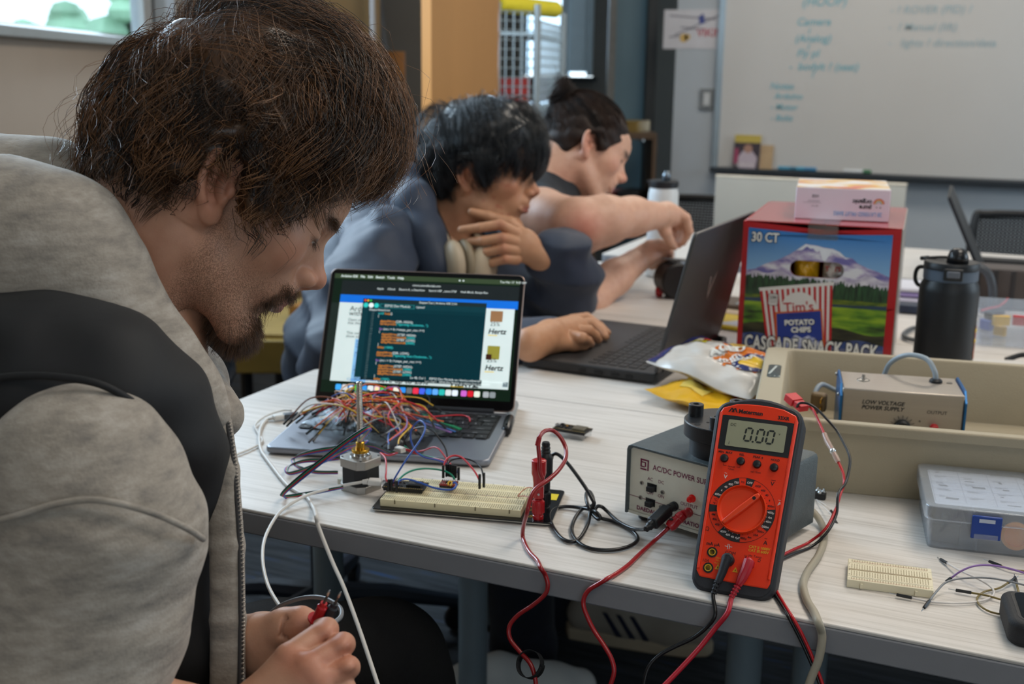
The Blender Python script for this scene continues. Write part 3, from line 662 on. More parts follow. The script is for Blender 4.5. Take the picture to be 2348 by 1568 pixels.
# ------------------------------------------------------------------ bag of jumper wires on the keyboard
def hz(x,y,s):
 return math.sin(x*s+1.3*math.sin(y*s*.8+.5))*math.cos(y*s*1.1-.7*math.sin(x*s*.6))
bgx=thing('plastic_bag','clear zip bag spilling coloured jumper wires over the laptop keyboard','bag',on(870,1000,.7555))
o0=bgx.location.copy()
corner=[on(686,976,.757),on(882,1032,.756),on(1045,990,.757),on(960,950,.757),on(900,928,.757),on(790,950,.757)]
def bag_sheet(top):
 mb=MB();nu,nv=46,26;vs=[]
 A,B,C_,D_=corner[0],corner[1].lerp(corner[2],.15),corner[2],corner[4]
 for j in range(nv+1):
  for i in range(nu+1):
   u,v=i/nu,j/nv
   p=(A*(1-u)*(1-v)+corner[1]*u*(1-v)*1.0+corner[2]*u*v+corner[4]*(1-u)*v)
   e=(4*u*(1-u))**.5*(4*v*(1-v))**.5
   z=.004+((.026 if u<.62 else .026*(1-(u-.62)/.42))*e if top else 0)+.006*e*abs(hz(u,v,15))+.003*hz(u,v,37)*e
   vs.append(p-o0+Vector((.004*hz(v,u,11),.004*hz(u,v,9),max(z,.0005))))
 fs=[(j*(nu+1)+i,j*(nu+1)+i+1,(j+1)*(nu+1)+i+1,(j+1)*(nu+1)+i) for j in range(nv) for i in range(nu)]
 return mb.add(vs,fs)
m_film=film('clear_film','f6fafb',.01,.14,.16,.2)
bag_sheet(True).obj('upper_film',m_film,bgx,smooth=4)
bag_sheet(False).obj('lower_film',m_film,bgx,smooth=4)
def strip(name,a,b,w,col):
 a,b=Vector(a)-o0,Vector(b)-o0;n=Vector((0,0,1)).cross(b-a).normalized()*w
 MB().add([a,b,b+n,a+n,a+Vector((0,0,.0012)),b+Vector((0,0,.0012)),b+n+Vector((0,0,.0012)),a+n+Vector((0,0,.0012))],[(0,3,2,1),(4,5,6,7),(0,1,5,4),(1,2,6,5),(2,3,7,6),(3,0,4,7)]).obj(name,mat('zip_'+col,col,rough=.35,trans=.3),bgx)
strip('zip_strip',on(952,948,.762),on(1052,986,.760),.006,'1f9a63');strip('zip_strip',on(945,955,.762),on(1042,991,.760),.0025,'4a7fc4');strip('zip_strip',on(935,960,.762),on(1032,993,.760),.004,'9a6fb0')
WCOL={'orange':'e0662a','red':'c22a34','yellow':'d8ac34','white':'d6d0cc','beige':'cfa98e','black':'17181b','purple':'8a68a6','blue':'2f55a8','green':'1f8468','brown':'6b4030','grey':'7d8084','olive':'7a6a3a'}
def wm(c):return mat('wire_'+c,WCOL[c],rough=.35,var=.05,vscale=60)
m_dup=mat('dupont_black','131417',rough=.4,var=.05)
def jumper(name,label,cat,pts,c,r=.0009,ends=(1,1),group=None,L=.014,k=6,pin=False):
 pts=[Vector(p) for p in pts];o0=pts[0].copy()
 t=thing(name,label,cat,o0,group=group)
 q=spl([p-o0 for p in pts],k)
 MB().tube(q,r,6).obj('insulation',wm(c),t,smooth=4)
 for e,(p,s) in enumerate(((q[0],q[0]-q[min(3,len(q)-1)]),(q[-1],q[-1]-q[max(-4,-len(q))]))):
  if not ends[e]:continue
  s=s.normalized();x=s;z=x.orthogonal()
  MB().box((L/2,0,0),(L,.0026,.0026),frame(p,x,z)).obj('connector',m_dup,t,bevel=.0003,seg=1)
  if pin:MB().cyl(p+s*L,p+s*(L+.007),.0004,n=5).obj('pin',mat('tin','c8cccf',rough=.25,metal=1),t)
 return t
rng=random.Random(21)
names=['orange']*14+['red']*9+['yellow']*9+['black']*8+['beige']*5+['white']*4+['blue']*3+['brown']*2+['purple']*2+['green']*2
for i,c in enumerate(names):
 u=rng.random();px=745+rng.random()*190;py=985-rng.random()*35
 base=on(px,py,.760);an=rng.random()*2*PI;ln=.045+.05*rng.random()
 dx,dy=math.cos(an)*ln,math.sin(an)*ln*.55
 h=.008+.024*rng.random()
 a=base-Vector((dx,dy,0));b=base+Vector((dx*(.6+.5*rng.random()),dy,0))
 lim=lambda p:Vector((min(max(p.x,-.895),-.70),min(max(p.y,1.235),1.40),p.z))
 a,b=lim(a),lim(b);a.z=.764+.012*rng.random();b.z=.764+.012*rng.random()
 m1=a.lerp(b,.3)+Vector((rng.uniform(-.02,.02),rng.uniform(-.015,.015),h));m2=a.lerp(b,.7)+Vector((rng.uniform(-.02,.02),rng.uniform(-.015,.015),h*rng.uniform(.6,1.1)))
 jumper('jumper_wire',c+' jumper wire in the tangle inside the plastic bag','wire',[a,m1,m2,b],c,(.0010 if i%2 else .0012),group=c+' jumper wires tangled in the bag',k=5)
def c2(x,y):return (620+x/5.1043,900+y/5.1043)
def trace(name,label,c,pts,r=.0011,ends=(0,0),**kw):
 return jumper(name,label,'wire',[at(*c2(x,y),d) for (x,y,d) in pts],c,r,ends,**kw)
trace('jumper_wire','yellow jumper wire arching over the top of the wire bag','yellow',[(560,490,1.56),(690,330,1.58),(900,170,1.60),(1080,125,1.61),(1330,90,1.63),(1470,130,1.63),(1530,260,1.62)],ends=(1,1))
trace('jumper_wire','white jumper wire arching over the right of the wire bag','white',[(1080,130,1.6),(1290,75,1.62),(1400,75,1.62),(1450,140,1.62),(1475,270,1.6)],ends=(0,1))
trace('jumper_wire','purple jumper wire looping on the right side of the bag','purple',[(1370,290,1.58),(1480,250,1.58),(1580,280,1.57),(1600,360,1.55),(1560,440,1.53),(1400,560,1.50)],ends=(0,1))
trace('jumper_wire','pinkish beige jumper wire crossing in front of the screw rod','beige',[(1080,300,1.56),(1200,260,1.57),(1330,225,1.58),(1560,210,1.6)],ends=(0,1))
trace('jumper_wire','orange jumper wire sweeping left over the keyboard','orange',[(690,300,1.58),(760,240,1.59),(880,190,1.6),(1080,200,1.6),(1180,245,1.58)],ends=(1,1))
trace('jumper_wire','long red jumper wire lying right across the keyboard keys','red',[(1520,190,1.63),(1640,255,1.61),(1800,285,1.60),(2000,275,1.60),(2220,265,1.60),(2320,290,1.59),(2335,335,1.57)],r=.0012,ends=(0,0))
trace('jumper_wire','dark grey wire bending up against the laptop screen','black',[(1760,250,1.62),(1830,205,1.63),(1862,110,1.655),(1850,50,1.66),(1800,0,1.67)],r=.0009)
trace('jumper_wire','blue jumper wire leading down from the bag to a black plug','blue',[(1500,420,1.53),(1420,430,1.52),(1380,500,1.50),(1385,615,1.47)],ends=(0,1))
trace('jumper_wire','orange-red jumper wire ending in front of the bag','orange',[(1590,380,1.56),(1540,440,1.54),(1440,520,1.51),(1360,585,1.49)],ends=(0,1))
trace('jumper_wire','yellow jumper wire coming down behind the white plug','yellow',[(1560,360,1.57),(1640,390,1.55),(1580,460,1.53),(1510,540,1.5),(1495,610,1.48)],ends=(0,1))
trace('jumper_wire','black jumper wire poking out of the bag at its left','black',[(660,350,1.58),(600,420,1.56),(545,480,1.54),(490,540,1.52)],ends=(0,1))
trace('jumper_wire','grey wire looping from the bag beside the screw rod','grey',[(1080,390,1.52),(1250,310,1.55),(1440,290,1.57),(1520,330,1.55),(1480,400,1.53),(1350,480,1.5)],ends=(0,1))
# ------------------------------------------------------------------ stepper motor with lead screw
m_cast=mat('cast_aluminium','a9a5a0',rough=.38,metal=.85,var=.08,bump=.15,bscale=900)
m_lam_blk=mat('motor_black','17181b',rough=.5,var=.1,bump=.1,bscale=800)
m_brass=mat('brass','c79a3a',rough=.25,metal=1,var=.06)
m_steel=mat('screw_steel','b9b4ac',rough=.22,metal=1,var=.05)
mo=thing('stepper_motor','square stepper motor with brass nut and tall threaded rod','motor',(-0.713,1.145,.74),R(-13))
def octa(s,c):h=s/2;return [(h,-h+c),(h,h-c),(h-c,h),(-h+c,h),(-h,h-c),(-h,-h+c),(-h+c,-h),(h-c,-h)]
MB().prism(octa(.042,.0075),0,.009).obj('rear_cap',m_cast,mo,bevel=.0006)
MB().prism(octa(.0418,.0105),.009,.0305).obj('stator',m_lam_blk,mo,bevel=.0004)
MB().prism(octa(.042,.0075),.0305,.0415).obj('front_cap',m_cast,mo,bevel=.0006)
MB().lathe([(.0,.0415),(.0125,.0415),(.0125,.0435),(.011,.0435),(.0105,.0428),(.0075,.0428),(.0075,.047),(.0,.047)],36).obj('boss',mat('bright_aluminium','d0cdc8',rough=.2,metal=1),mo)
for x in (-.0155,.0155):
 for y in (-.0155,.0155):MB().lathe([(.0,.0415),(.0016,.0415),(.0016,.0418),(0,.0418)],10,(x,y,0)).obj('screw_hole',m_black,mo)
MB().lathe([(.0045,.047),(.0105,.047),(.011,.0476),(.011,.0505),(.0105,.0511),(.0055,.0511),(.0055,.0595),(.005,.060),(.004,.060)],36).obj('brass_nut',m_brass,mo)
# threaded rod: helical thread
def threaded(r0,r1,z0,z1,pitch,nrev_pts=18):
 n=int((z1-z0)/pitch*nrev_pts);vs=[];prof=((r0,0),(r1,.3),(r1,.5),(r0,.8))
 mb=MB()
 for i in range(n+1):
  a=2*PI*i/nrev_pts;z=z0+(z1-z0-pitch)*i/n
  for (r,o) in prof:vs.append((r*math.cos(a),r*math.sin(a),z+o*pitch))
 fs=[]
 for i in range(n):
  for j in range(3):fs.append((i*4+j,(i+1)*4+j,(i+1)*4+j+1,i*4+j+1))
  if i+nrev_pts<n:fs.append((i*4+3,(i+1)*4+3,(i+1+nrev_pts)*4,(i+nrev_pts)*4))
 mb.add(vs,fs);mb.cyl((0,0,z0),(0,0,z1-pitch*.6),r0*1.01,n=18);return mb
threaded(.0031,.0040,.058,.1365,.002).obj('lead_screw',m_steel,mo,smooth=4)
MB().box((-.025,-.006,.005),(.009,.011,.008)).obj('socket',mat('connector_cream','d9d4c4',rough=.45),mo,bevel=.0008)
# four-wire ribbon cable
rb=thing('ribbon_cable','flat four-wire ribbon cable folded in loops behind the stepper motor','cable',(0,0,0))
def ribbon(path,cols=('black','green','red','blue'),r=.0008):
 for i,c in enumerate(cols):
  pts=[]
  for (x,y,d,sx,sy) in path:pts.append(at(*c2(x,y),d)+Vector((0,0,.0)) if False else at(*c2(x+sx*(i-1.5),y+sy*(i-1.5)),d))
  MB().tube(spl(pts,6),r*1.12,6).obj('wire',wm(c),rb,smooth=4)
ribbon([(850,1105,1.372,0,7),(700,1135,1.377,0,9),(480,1175,1.382,-1,12),(250,1215,1.383,-2,14),(160,1220,1.375,10,8),(150,1180,1.365,14,2),(300,1040,1.35,11,12),(600,800,1.33,10,13),(900,570,1.315,8,13),(1100,435,1.31,6,12),(1170,405,1.315,4,10)])
ribbon([(1175,420,1.325,4,10),(1090,520,1.36,6,9),(1000,600,1.43,3,10),(800,640,1.475,0,13),(500,690,1.488,-3,14),(300,750,1.49,-9,8),(265,800,1.487,-10,2),(330,870,1.46,-4,8),(520,930,1.445,0,9),(790,935,1.44,0,9)])
ribbon([(800,770,1.47,0,9),(600,790,1.472,0,10),(400,800,1.472,-4,11),(230,850,1.468,-10,6),(185,910,1.452,-11,-1),(230,945,1.445,1,9),(400,900,1.445,2,11),(650,790,1.455,5,10),(900,660,1.47,5,9),(1090,590,1.48,8,4),(1130,570,1.485,5,-6),(1000,615,1.49,0,5),(1180,620,1.485,3,8),(1300,660,1.475,2,10),(1390,705,1.465,2,10),(1480,690,1.46,0,9)])
jp=thing('wire_plug','small white four-way plug lying on the laptop trackpad edge','plug',at(*c2(1520,665),1.458))
F_=frame((0,0,0),at(*c2(1580,690),1.45)-at(*c2(1460,650),1.465),(0,0,1))@Matrix.Rotation(PI/2,4,'X')
MB().box((0,0,0),(.0125,.008,.006),F_).obj('housing',mat('plug_white','d2cdc4',rough=.5),jp,bevel=.0004)
MB().box((0,.0045,0),(.0105,.002,.0045),F_).obj('socket_face',mat('plug_grey','8f8b84',rough=.5),jp)
# wires from the plug to the driver board and the breadboard
trace('hookup_wire','blue wire rising in a tall loop between motor and breadboard','blue',[(1425,1060,1.375),(1480,960,1.375),(1600,770,1.38),(1750,560,1.39),(1812,420,1.40),(1780,340,1.41),(1720,345,1.42),(1650,440,1.43),(1645,560,1.435),(1700,680,1.43),(1800,755,1.42),(1950,790,1.41),(2060,830,1.40),(2150,880,1.39),(2200,945,1.375)],r=.00115)
trace('hookup_wire','black wire arching from the white plug to the red driver board','black',[(1550,620,1.455),(1590,520,1.45),(1680,430,1.44),(1790,405,1.43),(1900,450,1.42),(2000,570,1.41),(2060,690,1.4),(2085,900,1.385)],r=.001)
trace('hookup_wire','red wire with a high bend from the plug to the driver board','red',[(1585,660,1.45),(1700,690,1.445),(1800,675,1.44),(1900,640,1.43),(1970,660,1.42),(2050,760,1.405),(2130,870,1.39),(2140,945,1.378)],r=.001)
trace('hookup_wire','turquoise wire running low from the plug to the driver board','green',[(1570,625,1.455),(1640,680,1.45),(1760,725,1.44),(1900,760,1.425),(2040,800,1.405),(2110,880,1.39),(2115,935,1.378)],r=.001)
trace('hookup_wire','red wire running low beside the turquoise wire','red',[(1585,670,1.45),(1690,710,1.445),(1860,760,1.43),(1990,785,1.41),(2090,830,1.395),(2165,930,1.377)],r=.001)
trace('hookup_wire','red wire bent down steeply beside the motor to the breadboard','red',[(1490,705,1.45),(1390,735,1.45),(1310,715,1.445),(1290,710,1.44),(1345,770,1.42),(1355,900,1.39),(1350,1000,1.375),(1385,1060,1.368)],r=.0011)
def c1(x,y):return (840+x/4.8917,1060+y/4.8917)
def trace1(name,label,c,pts,r=.0011,ends=(0,0),**kw):return jumper(name,label,'wire',[at(*c1(x,y),d) for (x,y,d) in pts],c,r,ends,**kw)
# ------------------------------------------------------------------ breadboard on its black plate
m_bbd=mat('breadboard_cream','e3d6ae',rough=.55,var=.03,vscale=40)
m_hole=ink('socket_hole','6f6347')
bb=thing('breadboard','wide cream breadboard mounted on a black metal plate with red binding post','breadboard',(-0.661,1.082,.74),R(13.2))
MB().rbox((.106,.054,.0042),(.212,.108,.0016),.006).obj('base_plate',mat('plate_black','0f1013',rough=.18,var=.05),bb,bevel=.0004)
MB().rbox((.106,.054,.0032),(.2125,.1085,.0008),.006).obj('plate_edge',mat('plate_edge','bdb8ae',rough=.4,metal=.6),bb)
for x in (.012,.2):
 for y in (.012,.096):MB().cyl((x,y,0),(x,y,.003),.005).obj('rubber_foot',m_black,bb)
BX,BY,BZ=.0085,.008,.005;BW,BD,BH=.167,.0785,.0088
bd=MB()
# four long strips side by side with fine seams
cuts=[0,.0195,.0375,.0415,.060,.0785]
for i in range(5):
 a,b=cuts[i],cuts[i+1];bd=MB().box((BX+BW/2,BY+(a+b)/2,BZ+BH/2),(BW,b-a-.0005,BH)).obj('socket_strip',m_bbd,bb,bevel=.0005)
for x in (.018,.066,.114,.154):MB().box((BX+x,BY-.0001,BZ+BH-.0022),(.0012,.0012,.0045)).obj('notch',m_hole,bb,smooth=0)
h=MB();zt=BZ+BH+.0002
ys=[.0030,.0055,.0080,.0105,.0130]+[.0215,.024,.0265,.029,.0315]+[.0390,.0402]+[.0440,.0465,.049,.0515,.054]+[.0635,.066,.0685,.071,.0735]
for y in ys:
 for i in range(63):
  x=BX+.0045+i*.00254;h.add([(x-.0006,BY+y-.0006,zt),(x+.0006,BY+y-.0006,zt),(x+.0006,BY+y+.0006,zt),(x-.0006,BY+y+.0006,zt)],[(0,1,2,3)])
o=h.obj('contact_holes',m_hole,bb,smooth=0);o['kind']='stuff'
F=Matrix.Translation((BX,BY,zt+.0001))
dk=TX()
for y in (.0016,.0355,.0425,.0772):
 for i in range(13):dk.disc(F,.0045+i*.0127,y,.0007,.0001,8)
dk.obj('index_dots',ink('index_dark','23242a'),bb)['kind']='stuff'
TX().quad(F,.05,.0376,.1,.0004).obj('blue_rule',ink('rule_blue','7f93a8'),bb)
rr_=TX()
for i in range(5):rr_.quad(F,.05+i*.021,.0362,.014,.0004)
rr_.obj('red_rule',ink('rule_red','b8786a'),bb)
lt=TX()
for y in (.003,.0215,.044,.0635):
 for k,c in enumerate('ABCDE'):lt.put(c,F,.0022,.1645,y+k*.0025,.0001,bold=.0001);lt.put(c,F,.0022,.0012,y+k*.0025,.0001,bold=.0001)
lt.obj('row_letters',ink('index_dark','23242a'),bb)
P0=Matrix.Translation((0,0,.0052))
TX().put('Vb',P0@Matrix.Translation((.1835,.020,0))@Matrix.Rotation(-PI/2,4,'Z'),.008,0,0,0).put('Va',P0@Matrix.Translation((.1815,.040,0))@Matrix.Rotation(-PI/2,4,'Z'),.008,0,0,0).obj('yellow_lettering',ink('plate_yellow','c8a52a'),bb)
MB().box((.2,.082,.0052),(.0135,.02,.0003)).obj('yellow_sticker',mat('sticker_yellow','d9c22a',rough=.4,var=.03),bb)
# binding posts
m_redp=mat('red_plastic','b01820',rough=.25,var=.06,coat=.2)
def post(x,y,m,nm):
 pr=[(.0062,.005),(.0062,.009),(.0056,.0095),(.0056,.011),(.0066,.012),(.0066,.026),(.0060,.027),(.0045,.0275),(.0045,.0285),(0.0,.0285)]
 o=MB().lathe(pr,24,(x,y,0)).obj(nm,m,bb);kn=MB()
 for k in range(18):
  a=2*PI*k/18;kn.cyl((x+.0066*math.cos(a),y+.0066*math.sin(a),.0125),(x+.0066*math.cos(a),y+.0066*math.sin(a),.0255),.0007,n=5)
 kn.obj('knurling',m,o);return o
RPX,RPY=.2085-.0165,.0115
post(RPX+.003,RPY,m_redp,'red_binding_post');post(RPX+.006,RPY+.028,m_black,'black_binding_post')
def bbw(x,y,z):return bb.matrix_basis@Vector((x,y,z))
bb.matrix_basis=Matrix.Translation((-0.661,1.082,.74))@Matrix.Rotation(R(13.2),4,'Z')
# thin wires from the sockets to the posts
cable('orange_wire',[at(*c1(x,y),d) for (x,y,d) in ((1700,375,1.345),(1740,330,1.345),(1800,285,1.345),(1860,285,1.34),(1895,320,1.335),(1870,390,1.33),(1815,430,1.325),(1840,490,1.315),(1890,515,1.31),(1935,500,1.31))],.0005,wm('orange'),'thin orange wire looping from breadboard sockets to the red post','wire')
cable('pink_wire',[at(*c1(x,y),d) for (x,y,d) in ((1700,380,1.345),(1780,378,1.34),(1830,400,1.33),(1880,450,1.32),(1935,510,1.31))],.0005,mat('wire_pinkred','c2454f',rough=.4),'thin pinkish red wire from breadboard sockets to the red post','wire')
# ------------------------------------------------------------------ microcontroller boards
m_pcb=mat('pcb_black','17191b',rough=.35,var=.1);m_tin=mat('tin','c8cccf',rough=.25,metal=1);m_can=mat('shield_can','8d8878',rough=.35,metal=.8,var=.06);m_gold=mat('gold_pad','b89a5a',rough=.3,metal=.9)
def devboard(name,label,M,pins_down=.0075,can_col=None,led=False,sock=False):
 t=thing(name,label,'circuit board');t.matrix_world=M
 W_,D_=.0515,.0265
 MB().rbox((0,0,0),(W_,D_,.0016),.0015).obj('circuit_board',m_pcb,t,bevel=.0002,seg=1)
 can=MB().box((.0115,0,.0024),(.0180,.0160,.0030)).obj('shield_can',can_col or m_can,t,bevel=.0003)
 lt_=TX();F=Matrix.Translation((.0115,0,.0040))
 for i,s in enumerate(('WIFI  MODULE','ISM 2.4G','802.11 b/g/n')):lt_.put(s,F,.0018,-.0075,.003-.003*i,.0001)
 lt_.obj('lettering',ink('silver_print','a9a9a2'),can)
 MB().box((-.0232,0,.0022),(.0062,.0078,.0028)).obj('usb_socket',m_tin,t,bevel=.0005)
 for x,y,s in ((-.016,.004,(.003,.003,.0012)),(-.016,-.005,(.005,.004,.0012)),(-.008,.006,(.002,.0012,.001)),(-.008,-.004,(.0035,.0035,.001)),(-.003,.005,(.002,.0012,.001)),(-.003,-.006,(.002,.0012,.001)),(-.0115,.0085,(.0012,.002,.001)),(-.020,.0095,(.004,.003,.0018)),(-.020,-.0095,(.004,.003,.0018))):
  MB().box((x,y,.0014),s).obj('chip',m_black,t)
 if led:MB().box((-.0105,-.0005,.0015),(.0018,.0012,.001)).obj('red_led',mat('led_red','ff2a1a',rough=.3,var=0,emit='ff3018',estr=14),t)
 else:MB().box((-.0105,.004,.0016),(.003,.0018,.0014)).obj('capacitor',mat('tantalum','c08a3a',rough=.4),t)
 for sgn in (-1,1):
  MB().box((0,sgn*.0118,-.002),(.048,.0025,.0025)).obj('header',m_black,t)
  pn=MB();sl=MB()
  for i in range(19):
   x=-.0229+i*.00254;pn.box((x,sgn*.0118,-.0032-pins_down/2),(.0006,.0006,pins_down));sl.ball((x,sgn*.0118,.0010),(.0008,.0008,.0005),8,4)
  o=pn.obj('pin_row',m_tin,t);o['kind']='stuff';o=sl.obj('solder_row',m_gold,t);o['kind']='stuff'
 pt_=TX();F=Matrix.Translation((0,0,.0009))
 for i in range(19):
  pt_.put(['3V3','EN','SVP','34','35','32','33','25','26','27','14','12','GND','13','D2','D3','CMD','5V','G'][i],F@Matrix.Translation((-.0222+i*.00254,-.0098,0))@Matrix.Rotation(PI/2,4,'Z'),.0014,0,0,.0001)
 pt_.obj('pin_lettering',ink('pcb_white','b9bcba'),t)
 return t
o=devboard('microcontroller','black microcontroller board plugged into the breadboard, red light on',Matrix.Translation(at(*c1(440,262),1.374)+Vector((0,0,.0005)))@Matrix.Rotation(R(14),4,'Z'),pins_down=.0045,can_col=mat('dark_can','2b2c2e',rough=.3,metal=.7,var=.06),led=True)
pm=on(1308,1003,.7405)
devboard('microcontroller','spare microcontroller board standing on its pins on the bare tabletop',Matrix.Translation((pm.x,pm.y+.008,.7513))@Matrix.Rotation(R(-4),4,'Z'))
# white usb plug into it
up=thing('usb_cable','white cable plugged into the breadboard microcontroller, drooping off the table','cable',(0,0,0))
A,B=at(*c1(178,222),1.383),at(*c1(20,215),1.385)
F_=frame((A+B)/2,A-B,(0,0,1))@Matrix.Rotation(PI/2,4,'X')
MB().box((0,0,0),((A-B).length,.0115,.0075),F_).obj('plug',mat('white_plug','dcdad6',rough=.4),up,bevel=.002)
MB().lathe([(.0035,0),(.0035,.0004),(0,.0004)],20,m=F_@Matrix.Translation((-.004,0,.0037))).obj('logo_disc',mat('logo_grey','55575c',rough=.4),up)
MB().box((0,0,0),(.006,.0085,.003),frame(A+(A-B).normalized()*.003,A-B,(0,0,1))@Matrix.Rotation(PI/2,4,'X')).obj('metal_tip',m_tin,up)
B2=at(*c2(1085,1045),1.387)
MB().tube([B,B2],[.0036,.0030],10).obj('strain_relief',mat('white_plug','dcdad6'),up)
P=[B2]+[at(*c,d) for (*c,d) in ((790,1112,1.388),(752,1121,1.378),(700,1137,1.362),(655,1163,1.338),(632,1186,1.312),(608,1232,1.262),(602,1280,1.20),(612,1335,1.14),(635,1380,1.08),(662,1412,1.03),(700,1428,.985),(738,1440,.955))]
cable('cord',P,.0019,m_wcab,parent=up)
# plugs standing in the breadboard beside the microcontroller and their wires
def dupont(px,py,d,n=1,ht=.0145,label=None):
 p=at(px,py,d);t=thing('dupont_plug',label,'plug',p);MB().box((0,0,ht/2),(.0026*n,.0026,ht)).obj('housing',m_dup,t,bevel=.0003,seg=1);return t
dupont(*c1(253,322),1.352,label='leftmost black jumper plug at the corner of the microcontroller');dupont(*c1(283,318),1.352,label='black jumper plug second from the left beside the microcontroller');dupont(*c1(342,338),1.35,label='black jumper plug nearest the glowing red light')
trace1('hookup_wire','green wire arching from the microcontroller to the driver board','green',[(335,262,1.352),(350,215,1.355),(420,140,1.362),(520,90,1.37),(640,70,1.375),(760,75,1.378),(870,95,1.375),(950,135,1.37),(990,190,1.365)],r=.0012)
trace1('hookup_wire','blue wire lying low across the breadboard to the yellow trimmer','blue',[(345,265,1.35),(360,215,1.352),(420,188,1.355),(500,195,1.358),(620,235,1.357),(760,285,1.352),(900,308,1.348),(980,295,1.35),(1012,250,1.355),(990,225,1.358),(970,235,1.36)],r=.0012)
# red driver board with plugs
dp=at(*c1(925,235),1.372)
dv=thing('driver_board','small red stepper driver board with a yellow trimmer on the breadboard','circuit board',dp,R(14))
MB().box((0,0,0),(.0205,.0155,.0016)).obj('circuit_board',mat('pcb_red','8a2724',rough=.35,var=.12),dv,bevel=.0002,seg=1)
MB().box((.0,.0,.0017),(.006,.006,.0016)).obj('chip',m_black,dv)
for y in (-.0062,.0062):
 MB().box((0,y,-.002),(.0195,.0025,.0028)).obj('header',m_black,dv);pn=MB()
 for i in range(8):pn.box((-.0089+i*.00254,y,.0012),(.0007,.0007,.0032))
 o=pn.obj('pin_row',m_tin,dv);o['kind']='stuff'
MB().lathe([(.0,0),(.0018,0),(.0018,.0016),(0,.0018)],14,(.006,0,.0008)).obj('trimmer',mat('trimmer_yellow','c99a28',rough=.35,metal=.4),dv)
for i,(x,y) in enumerate(((-.008,-.002),(-.004,.003),(.004,-.004),(-.007,.004),(-.001,-.005))):MB().box((x,y,.0013),(.0016,.001,.001)).obj('resistor',mat('smd_pale','b5a9a0',rough=.4),dv)
for i,(x,y,d) in enumerate(((863,175,1.376),(900,160,1.38),(930,160,1.38),(955,165,1.38),(980,170,1.379),(1003,175,1.378),(1035,200,1.372))):
 dupont(*c1(x,y),d,label='black jumper plug in the row behind the red driver board',ht=.016)['group']='plugs behind the driver board'
dupont(*c1(1270,296),1.352,label='black jumper plug on a red wire in open breadboard sockets',ht=.018);dupont(*c1(1318,280),1.352,label='black jumper plug on a black wire in open breadboard sockets',ht=.018)
trace1('hookup_wire','red wire arching right from the driver board into open sockets','red',[(863,130,1.378),(868,40,1.385),(905,-40,1.39),(980,-75,1.395),(1060,-60,1.39),(1130,0,1.38),(1220,110,1.365),(1270,205,1.354)],r=.0012)
trace1('hookup_wire','black wire arching right from the driver board into open sockets','black',[(900,110,1.38),(905,40,1.385),(950,-20,1.39),(1040,-45,1.39),(1140,-35,1.385),(1230,5,1.378),(1290,70,1.366),(1318,190,1.354)],r=.001)
yl=cable('yellow_wire',[at(*c1(x,y),d) for (x,y,d) in ((918,255,1.36),(920,225,1.362),(945,212,1.363),(962,235,1.36),(940,262,1.358))],.0011,wm('yellow'),'short yellow jumper loop in front of the red driver board','wire')
# ------------------------------------------------------------------ banana leads at the binding posts
def c3(x,y):return (1180+x/4.6111,960+y/4.6111)
m_redl=mat('red_lead','8f1a1e',rough=.3,var=.05,coat=.3);m_blkl=mat('black_lead','141416',rough=.32,var=.05)
rl=thing('red_lead','dark red banana lead looping over the binding post and off the table','cable',(0,0,0))
base=bbw(RPX+.003,RPY,.0285)
top=base+Vector((0,0,.045))
MB().lathe([(.0035,0),(.0062,.002),(.0062,.019),(.0072,.027),(.0085,.031),(.0085,.046),(.007,.047),(0,.047)],20,base).obj('banana_plug',m_redp,rl)
MB().cyl(base+Vector((.0025,-.0055,.008)),base+Vector((.003,-.0070,.008)),.0014,n=10).obj('screw',m_tin,rl)
DL=1.286
P=[at(*c3(300,640),DL),at(*c3(268,560),DL),at(*c3(262,420),DL),at(*c3(250,280),DL),at(*c3(262,195),DL),at(*c3(320,130),DL+.01),at(*c3(400,125),DL+.02),at(*c3(480,190),DL+.02),at(*c3(540,310),DL+.015),at(*c3(535,430),DL),at(*c3(460,550),DL-.02),at(*c3(350,650),DL-.035),at(*c3(220,745),DL-.045),at(*c3(165,850),DL-.05),at(*c3(130,1000),DL-.052),at(*c3(95,1130),1.253),on(*c3(88,1260),.7425),on(*c3(150,1400),.7425),on(*c3(240,1500),.7425)]
P+=[on(1240,1302,.7430)]+[hang(*c) for c in ((1250,1318,1.0215),(1256,1340,1.0200),(1250,1362,1.018),(1222,1387,1.014),(1188,1410,1.010),(1168,1436,1.006),(1170,1465,1.002),(1192,1494,.998),(1215,1520,.994),(1226,1550,.99),(1232,1600,.985))]
cable('cord',P,.0024,m_redl,parent=rl,k=6)
MB().tube([at(*c3(240,285),DL-.001),at(*c3(262,195),DL-.001)],.0029,10).obj('heatshrink',mat('heatshrink_red','9c2226',rough=.4),rl)
vt=thing('cable_tie','black fabric cable tie curled around the hanging red lead','cable tie',hang(1216,1524,.994))
rg=[Vector((.0125*math.cos(a)*(1+.08*a/6),.008*math.sin(a),.011*math.sin(a)*(1+.05*a/6))) for a in [i*2*PI*1.12/40-.6 for i in range(41)]]
vb=MB()
vs=[p+e for p in rg for e in (Vector((0,-.006,.004)),Vector((0,.006,-.004)),Vector((0,.006,-.003))*1.03,Vector((0,-.006,.005)))]
vb.add(vs,[(4*i+k,4*i+(k+1)%4,4*i+4+(k+1)%4,4*i+4+k) for i in range(40) for k in range(4)])
vb.obj('fabric_strap',mat('velcro_black','1a1b1d',rough=.95,bump=.5,bscale=900),vt,smooth=4)
bl=thing('black_lead','black banana lead knotted and coiled between breadboard and power supply','cable',(0,0,0))
pb=bbw(RPX+.006,RPY+.028,.0285)
